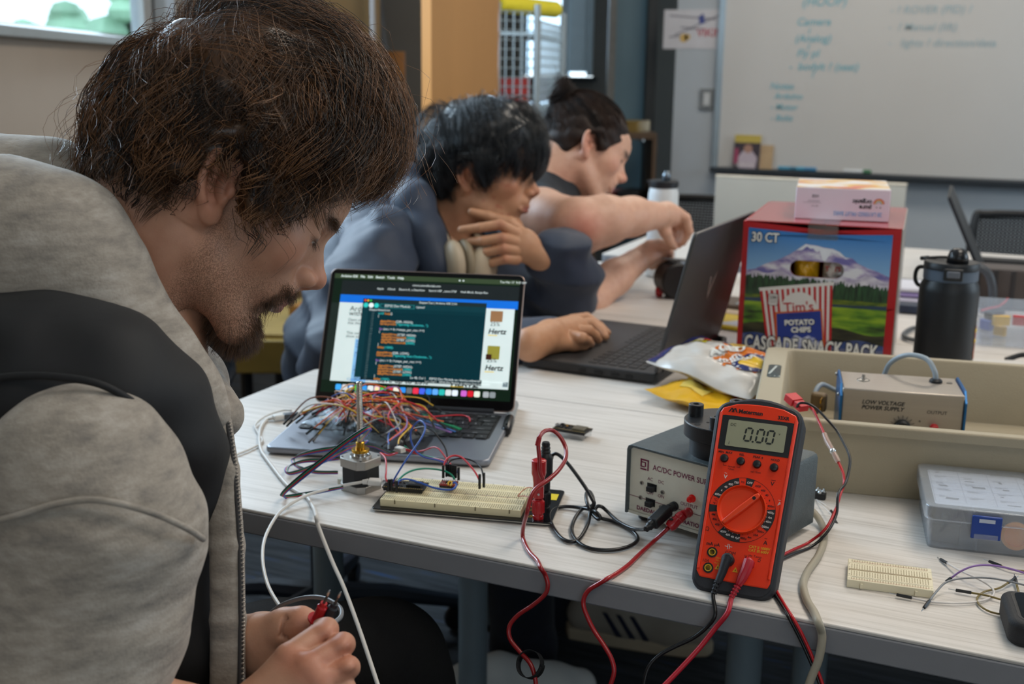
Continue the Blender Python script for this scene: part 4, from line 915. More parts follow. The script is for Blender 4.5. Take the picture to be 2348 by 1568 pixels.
MB().lathe([(.004,0),(.006,.002),(.006,.012),(.0085,.014),(.0085,.040),(.007,.043),(.0052,.046),(.0058,.048),(.0048,.05),(.0055,.052),(.0045,.054),(.0050,.056),(.004,.059),(0,.059)],20,pb).obj('banana_plug',m_black,bl)
rbx=MB()
for k in range(8):rbx.box(pb+Vector((-.003,-.0085,.017+.003*k)),(.012,.002,.0012))
rbx.obj('plug_ribs',m_black,bl)
P=[pb+Vector((0,0,.055))]+[at(*c3(x,y),d) for (x,y,d) in ((385,420,1.375),(400,385,1.375),(435,370,1.373),(480,392,1.37),(560,470,1.36),(660,600,1.345),(760,745,1.33),(820,850,1.32),(840,900,1.317))]
Q=[(800,990,.749),(775,1110,.744),(700,1250,.743),(610,1300,.743),(500,1265,.743),(410,1150,.743),(372,1040,.743),(400,970,.743),(480,935,.743),(600,930,.744),(720,945,.746),(800,960,.749),(860,985,.754),(905,1040,.750),(880,1060,.747),(820,1000,.748),(770,900,.755),(755,810,.757),(780,765,.757),(820,810,.756),(835,900,.752),(800,925,.748),(720,950,.745),(640,1050,.744),(605,1170,.743),(640,1270,.743),(740,1350,.743),(880,1385,.743),(1060,1385,.743),(1220,1345,.743),(1300,1280,.743),(1270,1210,.743),(1170,1140,.743),(1030,1080,.743),(900,1045,.745),(850,985,.748),(870,930,.752),(920,930,.752),(980,980,.747),(1100,1090,.744),(1240,1160,.746),(1330,1170,.752),(1390,1168,.760)]
P+=[on(*c3(x,y),z) for (x,y,z) in Q]
cable('cord',P,.0022,m_blkl,parent=bl,k=5)
# ------------------------------------------------------------------ bench power supply
sp=thing('power_supply','grey-green bench power supply with cream front panel behind the orange meter','power supply',(-0.3885,1.192,.748),R(-17.5))
SW_,SD_,SH_=.174,.122,.083
m_hous=mat('hammertone_grey','4e5658',rough=.45,var=.08,vscale=120,bump=.3,bscale=700)
m_cream=mat('cream_panel','dedac9',rough=.5,var=.03,vscale=60,bump=.12,bscale=900)
t_=.003
hs=MB()
hs.box((SW_/2,SD_/2,SH_-t_/2),(SW_,SD_,t_));
prof=[(0,0),(0,SH_-.006),(.0018,SH_-.0018),(.006,SH_),(SW_-.006,SH_),(SW_-.0018,SH_-.0018),(SW_,SH_-.006),(SW_,0),(SW_-t_,0),(SW_-t_,SH_-.007),(SW_-.0075,SH_-t_),(.0075,SH_-t_),(t_,SH_-.007),(t_,0)]
MB().prism(prof,-SD_,0,Matrix.Rotation(PI/2,4,'X')).obj('housing',m_hous,sp,bevel=.0006)
MB().box((SW_/2,SD_/2,.0015),(SW_-2*t_,SD_-.006,.003)).obj('bottom_plate',m_cream,sp)
fp=MB().box((SW_/2,.006,SH_/2),(SW_-2*t_,.003,SH_-2*t_-.001)).obj('front_panel',m_cream,sp)
MB().box((SW_/2,SD_-.006,SH_/2),(SW_-2*t_,.003,SH_-2*t_-.001)).obj('rear_panel',m_cream,sp)
for x in (.018,SW_-.018):
 for y in (.016,SD_-.016):MB().lathe([(.006,-.0075),(.008,-.006),(.0085,0),(0,.0005)],20,(x,y,0)).obj('rubber_foot',m_black,sp)
F=frame((0,.0044,0),(1,0,0),(0,0,1));mg_=ink('maroon','7a2348')
L=TX();L.put('AC/DC POWER SUPPLY',F,.0088,.0335,.0585,bold=.00012,xs=.92)
L.put('AC',F,.0055,.027,.045);L.put('DC',F,.0055,.0415,.045);L.put('OFF',F,.0055,.0265,.0285);L.put('ON',F,.0055,.0418,.0285);L.put('OUTPUT',F,.0058,.072,.0275)
L.put('DAEDALON CORPORATION',F,.0066,.0135,.0065,bold=.0002,xs=1.05);L.quad(F,t_,.021,SW_-2*t_,.0007)
L.obj('lettering',mg_,fp)
lg=TX()
for (x,y,w,h) in ((.0165,.0665,.0115,.0018),(.0165,.0555,.0088,.0018),(.0262,.0555,.0018,.0128),(.0165,.0585,.002,.0085),(.0165,.0652-.0013,.0075,.0013),(.0165,.0585,.006,.0015),(.0225,.0595,.0018,.0056)):lg.quad(F,x,y,w,h)
lg.obj('maker_emblem',mg_,fp)
m_scr=mat('screw_nickel','a39f98',rough=.3,metal=.9)
def rot_front(x,z):return Matrix.Translation((x,.0045,z))@Matrix.Rotation(PI/2,4,'X')
for (x,z) in ((.0195,.0395),(.048,.0355),(.0185,.0215),(.0465,.0175)):
 s=MB().lathe([(0,0),(.0026,0),(.0026,.0006),(.0014,.0013),(0,.0014)],16,m=rot_front(x,z)).obj('panel_screw',m_scr,sp)
 MB().box((x,.0030,z),(.0032,.0004,.0006)).box((x,.0030,z),(.0006,.0004,.0032)).obj('cross_slot',m_black,s)
for (x,z) in ((.0335,.0378),(.0322,.0195)):
 MB().box((x,.0042,z),(.0125,.0012,.0085)).obj('slide_switch',m_black,sp);MB().box((x+.001,.0005,z-.0008),(.0085,.0075,.0058)).obj('switch_button',mat('switch_black','1b1c1f',rough=.4),sp,bevel=.0004)
MB().lathe([(.0045,0),(.0045,.001),(.0036,.0012),(.0036,.006),(.0025,.0078),(0,.0082)],24,m=rot_front(.087,.0385)).obj('pilot_lamp',mat('lamp_red','c01818',rough=.15,var=.03,trans=.3,emit='d01810',estr=.12),sp)
for (x,z,m,n) in ((.0645,.0235,m_black,'black_terminal'),(.0835,.0215,m_redp,'red_terminal')):
 MB().lathe([(.0055,0),(.0055,.003),(.0048,.0035),(.0052,.011),(.0035,.012),(0,.012)],20,m=rot_front(x,z)).obj(n,m,sp)
sp.matrix_basis=Matrix.Translation((-0.3885,1.192,.748))@Matrix.Rotation(R(-17.5),4,'Z')
def spw(x,y,z):return sp.matrix_basis@Vector((x,y,z))
# plugs in the supply's terminals
A=spw(.0645,-.0075,.0235);B=on(*c3(1390,1168),.760)
MB().box((0,0,0),(.032,.0125,.012),frame(A.lerp(B,.38),A-B,(0,0,1))@Matrix.Rotation(PI/2,4,'X')).obj('supply_plug',m_black,bl,bevel=.002)
MB().tube([A.lerp(B,.72),A.lerp(B,.8),A.lerp(B,.86),A.lerp(B,.92),B],[.0055,.0045,.005,.0036,.0034],10).obj('strain_relief',m_black,bl)
r2=thing('red_lead','red banana lead running from the supply\'s red terminal over the table edge','cable',(0,0,0))
A=spw(.0835,-.0075,.0215);B=on(1533,1210,.757)
MB().tube([A,A.lerp(B,.15),A.lerp(B,.3),A.lerp(B,.34),A.lerp(B,.8),B],[.0055,.0062,.0062,.0056,.0068,.0052],14).obj('banana_plug',m_redp,r2)
MB().cyl(A.lerp(B,.72)+Vector((-.001,-.003,.0062)),A.lerp(B,.72)+Vector((-.001,-.003,.0072)),.0022,n=12).obj('plug_socket',m_black,r2)
P=[B]+[on(x,y,.7425) for (x,y) in ((1500,1240),(1465,1272),(1440,1296),(1412,1316))]+[on(1392,1327,.7428)]+[hang(*c) for c in ((1370,1340,1.0215),(1352,1351,1.020),(1340,1368,1.018),(1338,1388,1.016),(1346,1412,1.013),(1362,1445,1.010),(1384,1478,1.006),(1402,1510,1.002),(1408,1540,.998),(1398,1575,.994),(1380,1620,.99))]
cable('cord',P,.0024,mat('red_lead_bright','a01c22',rough=.3,coat=.3),parent=r2,k=6)
# printed black flange standing on the supply
m_print=mat('printed_black','1a1b1e',rough=.38,var=.08,bump=.25,bscale=30,stretch=(1,1,40))
fc=spw(.098,.050,SH_)
fl=thing('printed_flange','black 3D printed round flange with raised posts on top of the supply','flange',fc,R(20))
MB().lathe([(.024,0),(.040,0),(.040,.020),(.024,.020)],64).obj('neck',m_print,fl)
MB().lathe([(.0,.0205),(.0462,.0205),(.047,.0213),(.047,.0367),(.0462,.0375),(0,.0375)],72).obj('disc',m_print,fl)
for a in (157,67,247,-23):
 x,y=.036*math.cos(R(a)),.036*math.sin(R(a))
 p_=MB().lathe([(.0084,.0375),(.0084,.0505),(.0079,.051),(.0040,.051),(.0036,.050),(.0036,.045),(0,.045)],28,(x,y,0)).obj('post',m_print,fl)
 MB().lathe([(0,.0452),(.0035,.0452),(.0035,.0454),(0,.0454)],14,(x,y,0)).obj('bore',m_black,p_)
MB().lathe([(.0085,.0375),(.0085,.046),(.0055,.046),(.0052,.040),(0,.040)],28,(-.004,-.014,0)).obj('post',m_print,fl)
for (x,y,r) in ((-.034,-.020,.0035),(-.022,-.012,.0018),(-.006,.022,.0018),(.012,.03,.0018)):MB().lathe([(0,.0376),(r,.0376),(r,.0378),(0,.0378)],16,(x,y,0)).obj('screw_hole',mat('hole_dark','060607',rough=.8),fl)
# ------------------------------------------------------------------ multimeter
th=R(33.5);yw=R(2.0);ML=.207
mB=on(1674,1367,.7405)
bx=Vector((math.cos(yw),math.sin(yw),0));bk=Vector((-math.sin(yw),math.cos(yw),0))
bu=bk*math.sin(th)+Vector((0,0,1))*math.cos(th)
mm=thing('multimeter','orange-red digital multimeter in black holster reading 0.00, leaning on supply','multimeter')
mm.matrix_world=frame(mB,bx,bu)
m_or=mat('meter_orange','ea360c',rough=.38,var=.03,vscale=60,bump=.05,bscale=900);m_or2=mat('meter_orange_knob','ee4418',rough=.42,var=.02)
m_rub=mat('holster_rubber','22242a',rough=.6,var=.08,bump=.2,bscale=1200)
def tap(y,w0=.0415,w1=.0455):return w0+(w1-w0)*y/ML
def outline(ins=0,y0=0.0,y1=ML,rb=.016,rt_=.017,bow=.006):
 pts=[]
 xb,xt=tap(y0)-ins,tap(y1)-ins
 for k in range(7):a=R(180+90*k/6);pts.append((-xb+rb+rb*math.cos(a),y0+ins+rb+rb*math.sin(a)))
 for k in range(7):a=R(270+90*k/6);pts.append((xb-rb+rb*math.cos(a),y0+ins+rb+rb*math.sin(a)))
 for k in range(7):a=R(0+90*k/6);pts.append((xt-rt_+rt_*math.cos(a),y1-ins-rt_+rt_*math.sin(a)-bow))
 for k in range(5):u=1-2*(k+1)/6;pts.append(((xt-rt_)*u,y1-ins-bow*(u*u)))
 for k in range(7):a=R(90+90*k/6);pts.append((-xt+rt_+rt_*math.cos(a),y1-ins-rt_+rt_*math.sin(a)-bow))
 return pts
MB().prism(outline(0),-.031,.0).obj('holster',m_rub,mm,bevel=.0045,seg=4)
rim=[(x,y) for (x,y) in outline(.0030,rb=.0145,rt_=.0145,bow=.0055)]
MB().prism(rim,-.006,.0016).obj('holster_lip',m_rub,mm,bevel=.001)
# orange face: straight bottom above the rubber toe
def face_pts(ins,yb):
 xb,xt=tap(yb)-.0052-ins,tap(ML)-.0052-ins
 pts=[(-xb+.004,yb),(-xb*.35,yb-.0005),(xb*.35,yb-.0012),(xb-.002,yb-.001),(xb,yb+.004)]
 pts+=[(xt,ML-.022),(xt-.003,ML-.0155-ins)]+[(xt*u,ML-.0085-ins-.005*u*u) for u in (.6,.3,0,-.3,-.6)]+[(-xt+.003,ML-.0155-ins),(-xt,ML-.022),(-xb,yb+.006)]
 return pts
fa=MB().prism(face_pts(0,.0140),-.004,.0030).obj('face',m_or,mm,bevel=.0012)
rail=[]
for s in (-1,1):
 a,b=tap(.03)-.0072,tap(ML)-.0072
 MB().tube([(s*a,.022,.0030),(s*b,ML-.021,.0030)],.0017,8).obj('side_rail',m_or,mm)
Z=.0032
F=Matrix.Translation((0,0,Z))
TX().poly(F,[(-.036,.1465),(.0360,.1460),(.0375,.1825),(.034,.1832),(-.0335,.1836),(-.0375,.1830)],.0001).obj('display_surround',mat('meter_black','1c1e22',rough=.45,var=.05),mm)
dsp=MB().rbox((.0005,.1648,Z+.0004),(.060,.0285,.0008),.0015).obj('lcd',mat('lcd_grey','9a9a80',rough=.12,var=.03,vscale=20,coat=.4),mm);dsp['label']='grey display reading 0.00'
FL_=Matrix.Translation((.0005,.1648,Z+.0010))
sg=TX()
def seg7(x,y,w,h,t,on_,sh=.08):
 S=lambda px,py:(x+px+sh*py,y+py);g=t*.22
 H=lambda yy:[S(g+t*.5,yy),S(t+g,yy+t/2),S(w-t-g,yy+t/2),S(w-g-t*.5,yy),S(w-t-g,yy-t/2),S(t+g,yy-t/2)]
 def Vv(xx,y0,y1):return [S(xx,y0+g),S(xx+t/2,y0+g+t*.5),S(xx+t/2,y1-g-t*.5),S(xx,y1-g),S(xx-t/2,y1-g-t*.5),S(xx-t/2,y0+g+t*.5)]
 segs={'a':H(h-t/2),'g':H(h/2),'d':H(t/2),'f':Vv(t/2,h/2,h-t/2),'b':Vv(w-t/2,h/2,h-t/2),'e':Vv(t/2,t/2,h/2),'c':Vv(w-t/2,t/2,h/2)}
 for k in on_:sg.poly(FL_,segs[k],.0001)
for x in (-.0125,-.0005,.0098):seg7(x,-.0075,.0085,.0155,.0019,'abcdef')
sg.disc(FL_,-.0022,-.0068,.0011,.0001,10)
sg.put('DC',FL_,.0042,-.0275,.0075,.0001);sg.put('v',FL_,.0042,.0225,.0035,.0001);sg.put('i',FL_,.0055,-.0265,-.0125,.0001)
sg.obj('digits',ink('lcd_ink','1f2420'),dsp)
blk,wht,yel=TX(),TX(),TX()
blk.put('Meterman',F,.0060,-.0210,.1872,bold=.00022);blk.put('33XR',F,.0050,.0195,.1855,bold=.0002)
for (cx_,w) in ((-.0285,.0032),(-.0253,.0032)):
 blk.poly(F,[(cx_-w,.1872),(cx_-w*.4,.1872),(cx_+w*.1,.1905),(cx_+w*.7,.1872),(cx_+w*1.1,.1872),(cx_+w*.4,.1918),(cx_-w*.1,.1918)])
for i,(s,x,y) in enumerate((('MIN  MAX',-.0275,.1425),('REL',-.0105,.1422),('PEAK ±',.0062,.1418),('HOLD',.0235,.1412))):blk.put(s,F,.0032,x,y,align='CENTER',bold=.00008)
blk.put('cancel',F,.0030,-.019,.1285,align='CENTER');blk.put('>2sec',F,.0028,-.019,.1258,align='CENTER');blk.put('cal >2sec',F,.0028,.0062,.1262,align='CENTER')
for x in (-.0275,-.0105):blk.quad(F,x-.00015,.1295,.0003,.0022)
blk.quad(F,-.0275,.1295,.0035,.0003);blk.quad(F,-.014,.1295,.0035,.0003)
for (x,y) in ((-.0275,.1370),(-.0105,.1362),(.0062,.1353),(.0235,.1343)):
 MB().lathe([(.0043,0),(.0043,.0016),(.0036,.0030),(.002,.0036),(0,.0037)],24,(x,y,Z-.0002)).obj('push_button',mat('button_black','191a1d',rough=.35),mm)
KX,KY,KR,KO=-.0015,.0865,.0245,.0330
dark=TX();MK=F
def sect(a0,a1):dark.ring(MK,KX,KY,KR,KO,.0002,14,a0,a1)
sect(88,78) if False else None
for (a0,a1) in ((76,91),(104,161),(178,192),(232,275),(-33,9)):sect(a0,a1)
dark.obj('dial_sectors',ink('dial_black','1f2124'),mm)
blk.ring(F,KX,KY,KO-.0002,KO+.0002,.0003,60)
def dial(tx,s,a,sz=.0031,r=.0288):tx.put(s,F,sz,KX+r*math.cos(R(a)),KY+r*math.sin(R(a))-sz*.35,.0004,align='CENTER',bold=.00006)
for s,a in (('OFF',83),('750',110),('400',122),('40',133),('4',144),('400m',155),('4000',239),('400',250),('40',260),('4µF',270),('400µ',3),('4m',-7),('40m',-16),('300m',-28)):dial(wht,s,a)
for s,a in (('Hz',97),('1000',66),('400',52),('40',40),('4',28),('400m',16),('°C',167),('°F',175),('4M',198),('40k',208),('400',220),('300m',-41),('10A',-53),('4m',-66),('400µ',-78)):dial(blk,s,a)
for a in list(range(12,80,12))+list(range(110,160,11))+list(range(-80,10,12))+list(range(170,270,11)):
 x0,y0=KX+.0248*math.cos(R(a)),KY+.0248*math.sin(R(a));x1,y1=KX+.0258*math.cos(R(a)),KY+.0258*math.sin(R(a));nx,ny=-math.sin(R(a))*.0002,math.cos(R(a))*.0002
 (blk if 9<a<76 or 161<a<232 or -90<a<-33 else wht).poly(F,[(x0-nx,y0-ny),(x1-nx,y1-ny),(x1+nx,y1+ny),(x0+nx,y0+ny)],.0004)
wht.put('V',F,.0058,-.0250,.1160,.0002,bold=.0001);wht.put('~',F,.0050,-.0250,.1205,.0002);blk.put('V',F,.0058,.0225,.1155,.0002,bold=.0001);blk.quad(F,.0222,.1208,.0050,.0004);wht.put('A',F,.0052,.0325,.0965,.0002,bold=.0001);wht.quad(F,.0325,.1016,.0042,.0004)
blk.put('A',F,.0056,.0245,.0555,.0002,bold=.0001);blk.put('~',F,.0050,.0247,.0602,.0002);blk.put('Ω',F,.0060,-.0350,.0600,.0002);wht.quad(F,-.0125,.0475,.0028,.0005);wht.quad(F,-.0078,.0475,.0028,.0005);wht.quad(F,-.0098,.0452,.0006,.005);wht.quad(F,-.0082,.0452,.0006,.005)
blk.put('mA µA',F,.0046,-.0310,.0462,.0002,bold=.0001);blk.put('10A',F,.0042,-.0325,.0290,.0002,shear=.15);blk.put('COM',F,.0046,-.0112,.0402,.0002);blk.put('V',F,.0045,.0082,.0390,.0002);blk.put('Hz Temp',F,.0034,.0120,.0412,.0002);blk.put('Ω',F,.0040,.0215,.0375,.0002)
yel.put('CAT II 1000V',F,.0037,.0110,.0500,.0002,bold=.00012);yel.put('CAT III 600V',F,.0037,.0110,.0465,.0002,bold=.00012)
for i,s in enumerate(('300mA','MAX','FUSED')):yel.put(s,F,.0024,-.0165,.0340-.0026*i,.0002,align='CENTER')
for i,s in enumerate(('10A MAX','FUSED')):yel.put(s,F,.0026,-.0245,.0140+.0-.0028*i+.0085,.0002,align='CENTER') if False else None
for i,s in enumerate(('MAX','1000V','750V~')):yel.put(s,F,.0026,-.0025,.0275-.0028*i-.0015,.0002,align='CENTER') if False else None
yel.put('10A MAX',F,.0024,-.0300,.0262-.0025,.0002) if False else None
for x in (-.0160,.0015):yel.poly(F,[(x-.0028,.0235),(x+.0028,.0235),(x,.0290)],.0002);blk.poly(F,[(x-.0004,.0262),(x+.0008,.0262),(x-.0002,.0240)],.0003)
blk.obj('black_lettering',ink('meter_ink','201012'),mm);wht.obj('white_lettering',ink('meter_white','d8d4d0'),mm);yel.obj('yellow_lettering',ink('meter_yellow','d8981c'),mm)
kb=MB().lathe([(.0,-.002),(.0205,-.002),(.0225,.001),(.0240,.0065),(.0243,.0068),(.0246,.0060),(.0252,0),(0,0)] if False else [(0,.0010),(.0205,.0010),(.0222,.0022),(.0236,.0062),(.0242,.0062),(.0246,.0005),(.0249,0)],64,(KX,KY,Z)).obj('rotary_knob',m_or2,mm)
ka=R(47)
MK2=Matrix.Translation((KX,KY,Z))@Matrix.Rotation(ka,4,'Z')
MB().prism([(-.0232,-.0024),(.0,-.0034),(.0195,-.0030),(.0232,-.0018),(.0232,.0018),(.0195,.0030),(0,.0034),(-.0232,.0024)],.001,.0078,MK2).obj('knob_grip',m_or2,mm,bevel=.0014,seg=3)
MB().lathe([(.0,0),(.0018,0),(.0018,.0003),(0,.0003)],16,m=MK2@Matrix.Translation((.0165,0,.0078))).obj('pointer_dot',m_black,mm)
for (x,y) in ((-.0238,.0395),(-.0252,.0235)):
 j=MB().lathe([(.0052,0),(.0052,.0006),(.0040,.0007),(.0040,-.002),(0,-.002)],28,(x,y,Z)).obj('jack',m_black,mm)
 MB().lathe([(.0026,0),(.0036,0),(.0036,.0012),(.0026,.0012),(.0026,-.001),(0,-.001)],24,(x,y,Z)).obj('jack_ring',mat('jack_yellow','c8a028',rough=.4),j)
mm.matrix_basis=frame(mB,bx,bu)
def mw(x,y,z):return mm.matrix_basis@Vector((x,y,z))
# test leads in the meter
tl=thing('test_lead','black test lead plugged into the middle meter socket, hanging off the table','cable',(0,0,0))
MB().tube([mw(-.0065,.034,.002),mw(-.0065,.034,.014)],[.0062,.0060],18).obj('right_angle_plug',m_rub,tl,bevel=.002)
MB().tube([mw(-.0065,.036,.0125),mw(-.0090,.020,.0125),mw(-.0115,.010,.0125)],[.0050,.0042,.0036],12).obj('plug_arm',m_rub,tl)
rb_=MB()
for k in range(4):a=mw(-.0120-.0006*k,.010-.0035*k,.0125);b=mw(-.0122-.0006*k,.0085-.0035*k,.0125);rb_.cyl(a,b,.0036-.0002*k,n=12)
rb_.obj('strain_relief',m_rub,tl)
P=[mw(-.0120,.010,.0125),mw(-.0145,-.003,.0125)]+[hang(*c) for c in ((1640,1408,1.019),(1622,1436,1.016),(1590,1462,1.012),(1550,1481,1.006),(1515,1500,1.0),(1490,1525,.994),(1478,1560,.988),(1470,1620,.98))]
cable('cord',P,.0020,m_blkl,parent=tl)
tr_=thing('test_lead','bright red test lead plugged into the right meter socket, hanging off the table','cable',(0,0,0))
m_tr=mat('test_red','b21c2c',rough=.35,var=.04)
MB().tube([mw(.0137,.034,.001),mw(.0137,.034,.011)],[.0064,.006],6).obj('right_angle_plug',m_tr,tr_,bevel=.0015)
MB().tube([mw(.0145,.037,.011),mw(.0130,.026,.0115),mw(.0103,.017,.0115),mw(.0080,.010,.0115)],[.0055,.0058,.0052,.0034],8).obj('plug_arm',m_tr,tr_,bevel=.0008)
rb_=MB()
for k in range(4):rb_.cyl(mw(.0075-.0012*k,.009-.0032*k,.0115),mw(.0070-.0012*k,.0075-.0032*k,.0115),.0038-.0002*k,n=12)
rb_.obj('strain_relief',m_tr,tr_)
P=[mw(.0078,.010,.0115),mw(.0035,-.003,.0115)]+[hang(*c) for c in ((1668,1405,1.019),(1640,1440,1.014),(1605,1484,1.005),(1565,1528,.992),(1520,1575,.975),(1470,1625,.955))]
cable('cord',P,.0026,m_tr,parent=tr_)
# twin red/black wire with red connector, spliced
wp=thing('twin_wire','red and black wire pair with a red connector, spliced, behind the meter','wire',(0,0,0))
def s5(x,y):return (1500+x/2.7689,760+y/2.7689)
P1=[at(*s5(x,y),d) for (x,y,d) in ((985,470,1.40),(1010,500,1.395),(1040,560,1.38),(1080,650,1.36),(1100,700,1.35),(1135,760,1.335),(1170,830,1.325),(1200,900,1.315),(1205,970,1.305))]
P1+=[at(*c,d) for (*c,d) in ((1928,1130,1.29),(1915,1170,1.275),(1893,1212,1.258))]
P1+=[on(1855,1243,.7428),on(1815,1262,.7428),on(1785,1280,.7425),on(1772,1310,.7425),on(1778,1348,.7425),on(1795,1380,.7425),on(1808,1401,.7428)]+[hang(*c) for c in ((1820,1420,1.0225),(1842,1460,1.020),(1864,1510,1.017),(1886,1568,1.012),(1905,1640,1.006))]
m_thinred=mat('wire_red_bright','b5161e',rough=.3,var=.04)
cable('red_wire',P1,.0016,m_thinred,parent=wp)
P2=[at(*s5(x,y),d) for (x,y,d) in ((905,480,1.40),(925,455,1.395),(975,458,1.39),(1030,490,1.385),(1100,560,1.37),(1160,630,1.36),(1205,710,1.345),(1240,790,1.33),(1240,860,1.32),(1215,960,1.305))]
P2+=[at(*c,d) for (*c,d) in ((1922,1132,1.285),(1918,1178,1.272),(1897,1220,1.255))]
P2+=[on(1862,1252,.7428),on(1818,1270,.7428),on(1780,1290,.7425),on(1766,1315,.7425),on(1772,1352,.7425),on(1790,1384,.7425),on(1800,1400,.7428)]+[hang(*c) for c in ((1811,1420,1.0225),(1834,1464,1.0205),(1857,1514,1.0175),(1879,1568,1.0125),(1895,1640,1.006))]
cable('black_wire',P2,.0016,m_blkl,parent=wp)
m_clear=mat('clear_sleeve','d8c4b4',rough=.25,trans=.55,var=.05,ior=1.4)
MB().tube([P1[3],P1[4],P1[5]],[.003,.0034,.003],12).obj('heatshrink',m_clear,wp);MB().tube([P1[5],P1[5].lerp(P1[6],.5),P1[6]],[.0028,.0034,.0030],12).obj('heatshrink',m_clear,wp)
MB().ball(P1[5],.0038,10,8).obj('solder_blob',m_tin,wp)
m_rc=mat('connector_red','c02028',rough=.4,var=.05)
A,B=at(*s5(860,410),1.425),at(*s5(955,495),1.40)
F_=frame(A.lerp(B,.5),B-A,(0,0,1))@Matrix.Rotation(PI/2,4,'X')
Lc=(B-A).length
MB().box((-Lc*.25,0,0),(Lc*.5,.016,.0095),F_).box((Lc*.27,.0,-.0005),(Lc*.42,.0135,.008),F_).obj('connector',m_rc,wp,bevel=.0006)
# thick beige cord
P=[spw(SW_-.03,SD_+.001,.016),spw(SW_-.012,SD_+.018,.006)]+[on(x,y,.744) for (x,y) in ((1887,1208),(1889,1240),(1876,1275),(1852,1310),(1842,1340),(1850,1375))]+[on(1866,1402,.7445)]+[on(1876,1426,.7445)]+[hang(*c) for c in ((1884,1450,1.0205),(1884,1475,1.019),(1876,1515,1.016),(1858,1560,1.012),(1840,1620,1.006))]
cable('power_cord',P,.0040,mat('beige_cord','a59c8a',rough=.5,var=.06),None,k=8,n=12);attach(COL.objects['power_cord'],sp)
# ------------------------------------------------------------------ beige tote tray with the low-voltage supply in it
m_tray=mat('beige_tray','9f937c',rough=.55,var=.03,vscale=14,bump=.15,bscale=500)
tx0=Vector((-0.284,1.358,.74));tyaw=R(9.4)
ty=thing('tote_tray','deep beige plastic tote tray holding the low voltage supply','tray',tx0,tyaw)
TW,TD,TH=.62,.385,.093;th_=.005;rimw=.030;dr=.014
def shell():
 mb=MB()
 def rr(x0,y0,x1,y1,r,z,n=5):
  out=[]
  for (cx,cy,a0) in ((x1-r,y1-r,0),(x0+r,y1-r,90),(x0+r,y0+r,180),(x1-r,y0+r,270)):
   for k in range(n+1):a=R(a0+90*k/n);out.append((cx+r*math.cos(a),cy+r*math.sin(a),z))
  return out
 L=[rr(dr+.012,dr,TW-dr,TD-dr,.012,0),rr(.012,.006,TW-.004,TD-.004,.014,TH-.014),rr(0,0,TW,TD,.014,TH-.013),rr(0,0,TW,TD,.014,TH-.002),rr(.002,.002,TW-.002,TD-.002,.013,TH),
rr(rimw+.002,.013,TW-.014,TD-.013,.011,TH),rr(rimw+.004,.015,TW-.016,TD-.015,.010,TH-.003),rr(rimw+.014,.024,TW-.026,TD-.026,.012,th_)]
 n=len(L[0])
 for l in L:mb.v+=l
 for i in range(len(L)-1):
  mb.f+=[(i*n+k,i*n+(k+1)%n,(i+1)*n+(k+1)%n,(i+1)*n+k) for k in range(n)]
 mb.f+=[tuple(range(n-1,-1,-1)),tuple((len(L)-1)*n+k for k in range(n))]
 return mb
shell().obj('tray_body',m_tray,ty,bevel=.0008,smooth=.7)
# grip opening in the left rim with a dark label below
MB().rbox((.0175,.232,TH-.0035),(.0185,.075,.0078),.006).obj('grip_opening',mat('grip_dark','2e3a2c',rough=.3,var=.25,vscale=60,coat=.6),ty,bevel=.0008)
MB().rbox((.0175,.232,TH+.0004),(.0225,.080,.0010),.008).obj('grip_collar',m_tray,ty) if False else None
TX().put('- 1.5',Matrix.Translation((.0120,.200,TH+.0006)),.0085,0,0,0).obj('grip_lettering',ink('pale','c4c8c0'),ty)
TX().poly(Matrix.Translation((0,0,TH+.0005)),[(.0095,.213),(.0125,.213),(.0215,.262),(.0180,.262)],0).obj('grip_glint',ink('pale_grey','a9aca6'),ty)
# the low voltage power supply
lv=thing('power_supply','silver low voltage power supply with blue end plates inside the tray','power supply',(-0.208,1.568,.7455),R(11.5))
LW,LD_,LH_=.162,.098,.080
m_bra=mat('brushed_aluminium','a39a90',rough=.36,metal=.55,var=.04,vscale=3,stretch=(1,60,60),bump=.1,bscale=30)
MB().box((LW/2,LD_/2,LH_/2),(LW-.004,LD_-.004,LH_)).obj('housing',m_bra,lv,bevel=.002)
pl=[(-.002,0),(LD_+.002,0),(LD_+.002,LH_-.006),(LD_-.010,LH_+.004),(.014,LH_+.004),(-.002,LH_-.010)]
for x in (-.001,LW-.002):
 MB().prism(pl,0,.003,Matrix(((0,0,1,x),(1,0,0,0),(0,1,0,0),(0,0,0,1)))).obj('end_plate',mat('anodised_blue','1d5f96',rough=.35,metal=.5,var=.05),lv,bevel=.0005)
for (x,y,z) in ((-.003,.012,LH_-.012),(LW+.002,.012,LH_-.012),(-.003,LD_-.012,LH_-.002)):MB().ball((x,y,z),(.0016,.0028,.0028),10,6).obj('plate_screw',m_scr,lv)
MB().lathe([(.0085,0),(.0085,.0012),(.0068,.0018),(.0045,.0018),(.0045,.003),(.0022,.0034),(.0022,.008),(0,.008)],20,(.032,.052,LH_)).obj('toggle_switch',m_scr,lv)
MB().lathe([(.0088,0),(.0088,.003),(.0065,.0055),(0,.0055)],20,(LW-.032,.066,LH_)).obj('cord_grommet',m_black,lv)
MB().lathe([(.004,0),(.004,.001),(0,.0012)],14,(LW-.014,.066,LH_)).obj('top_screw',m_scr,lv)
F=frame((0,.0018,0),(1,0,0),(0,0,1))
TX().put('LOW VOLTAGE',F,.0078,.028,.060,shear=.25,bold=.0002).put('POWER SUPPLY',F,.0078,.028,.0525,shear=.25,bold=.0002).put('OUTPUT',F,.0066,.113,.052).put('+',F,.007,.103,.038).obj('lettering',ink('black','15161a'),lv)
dd=TX()
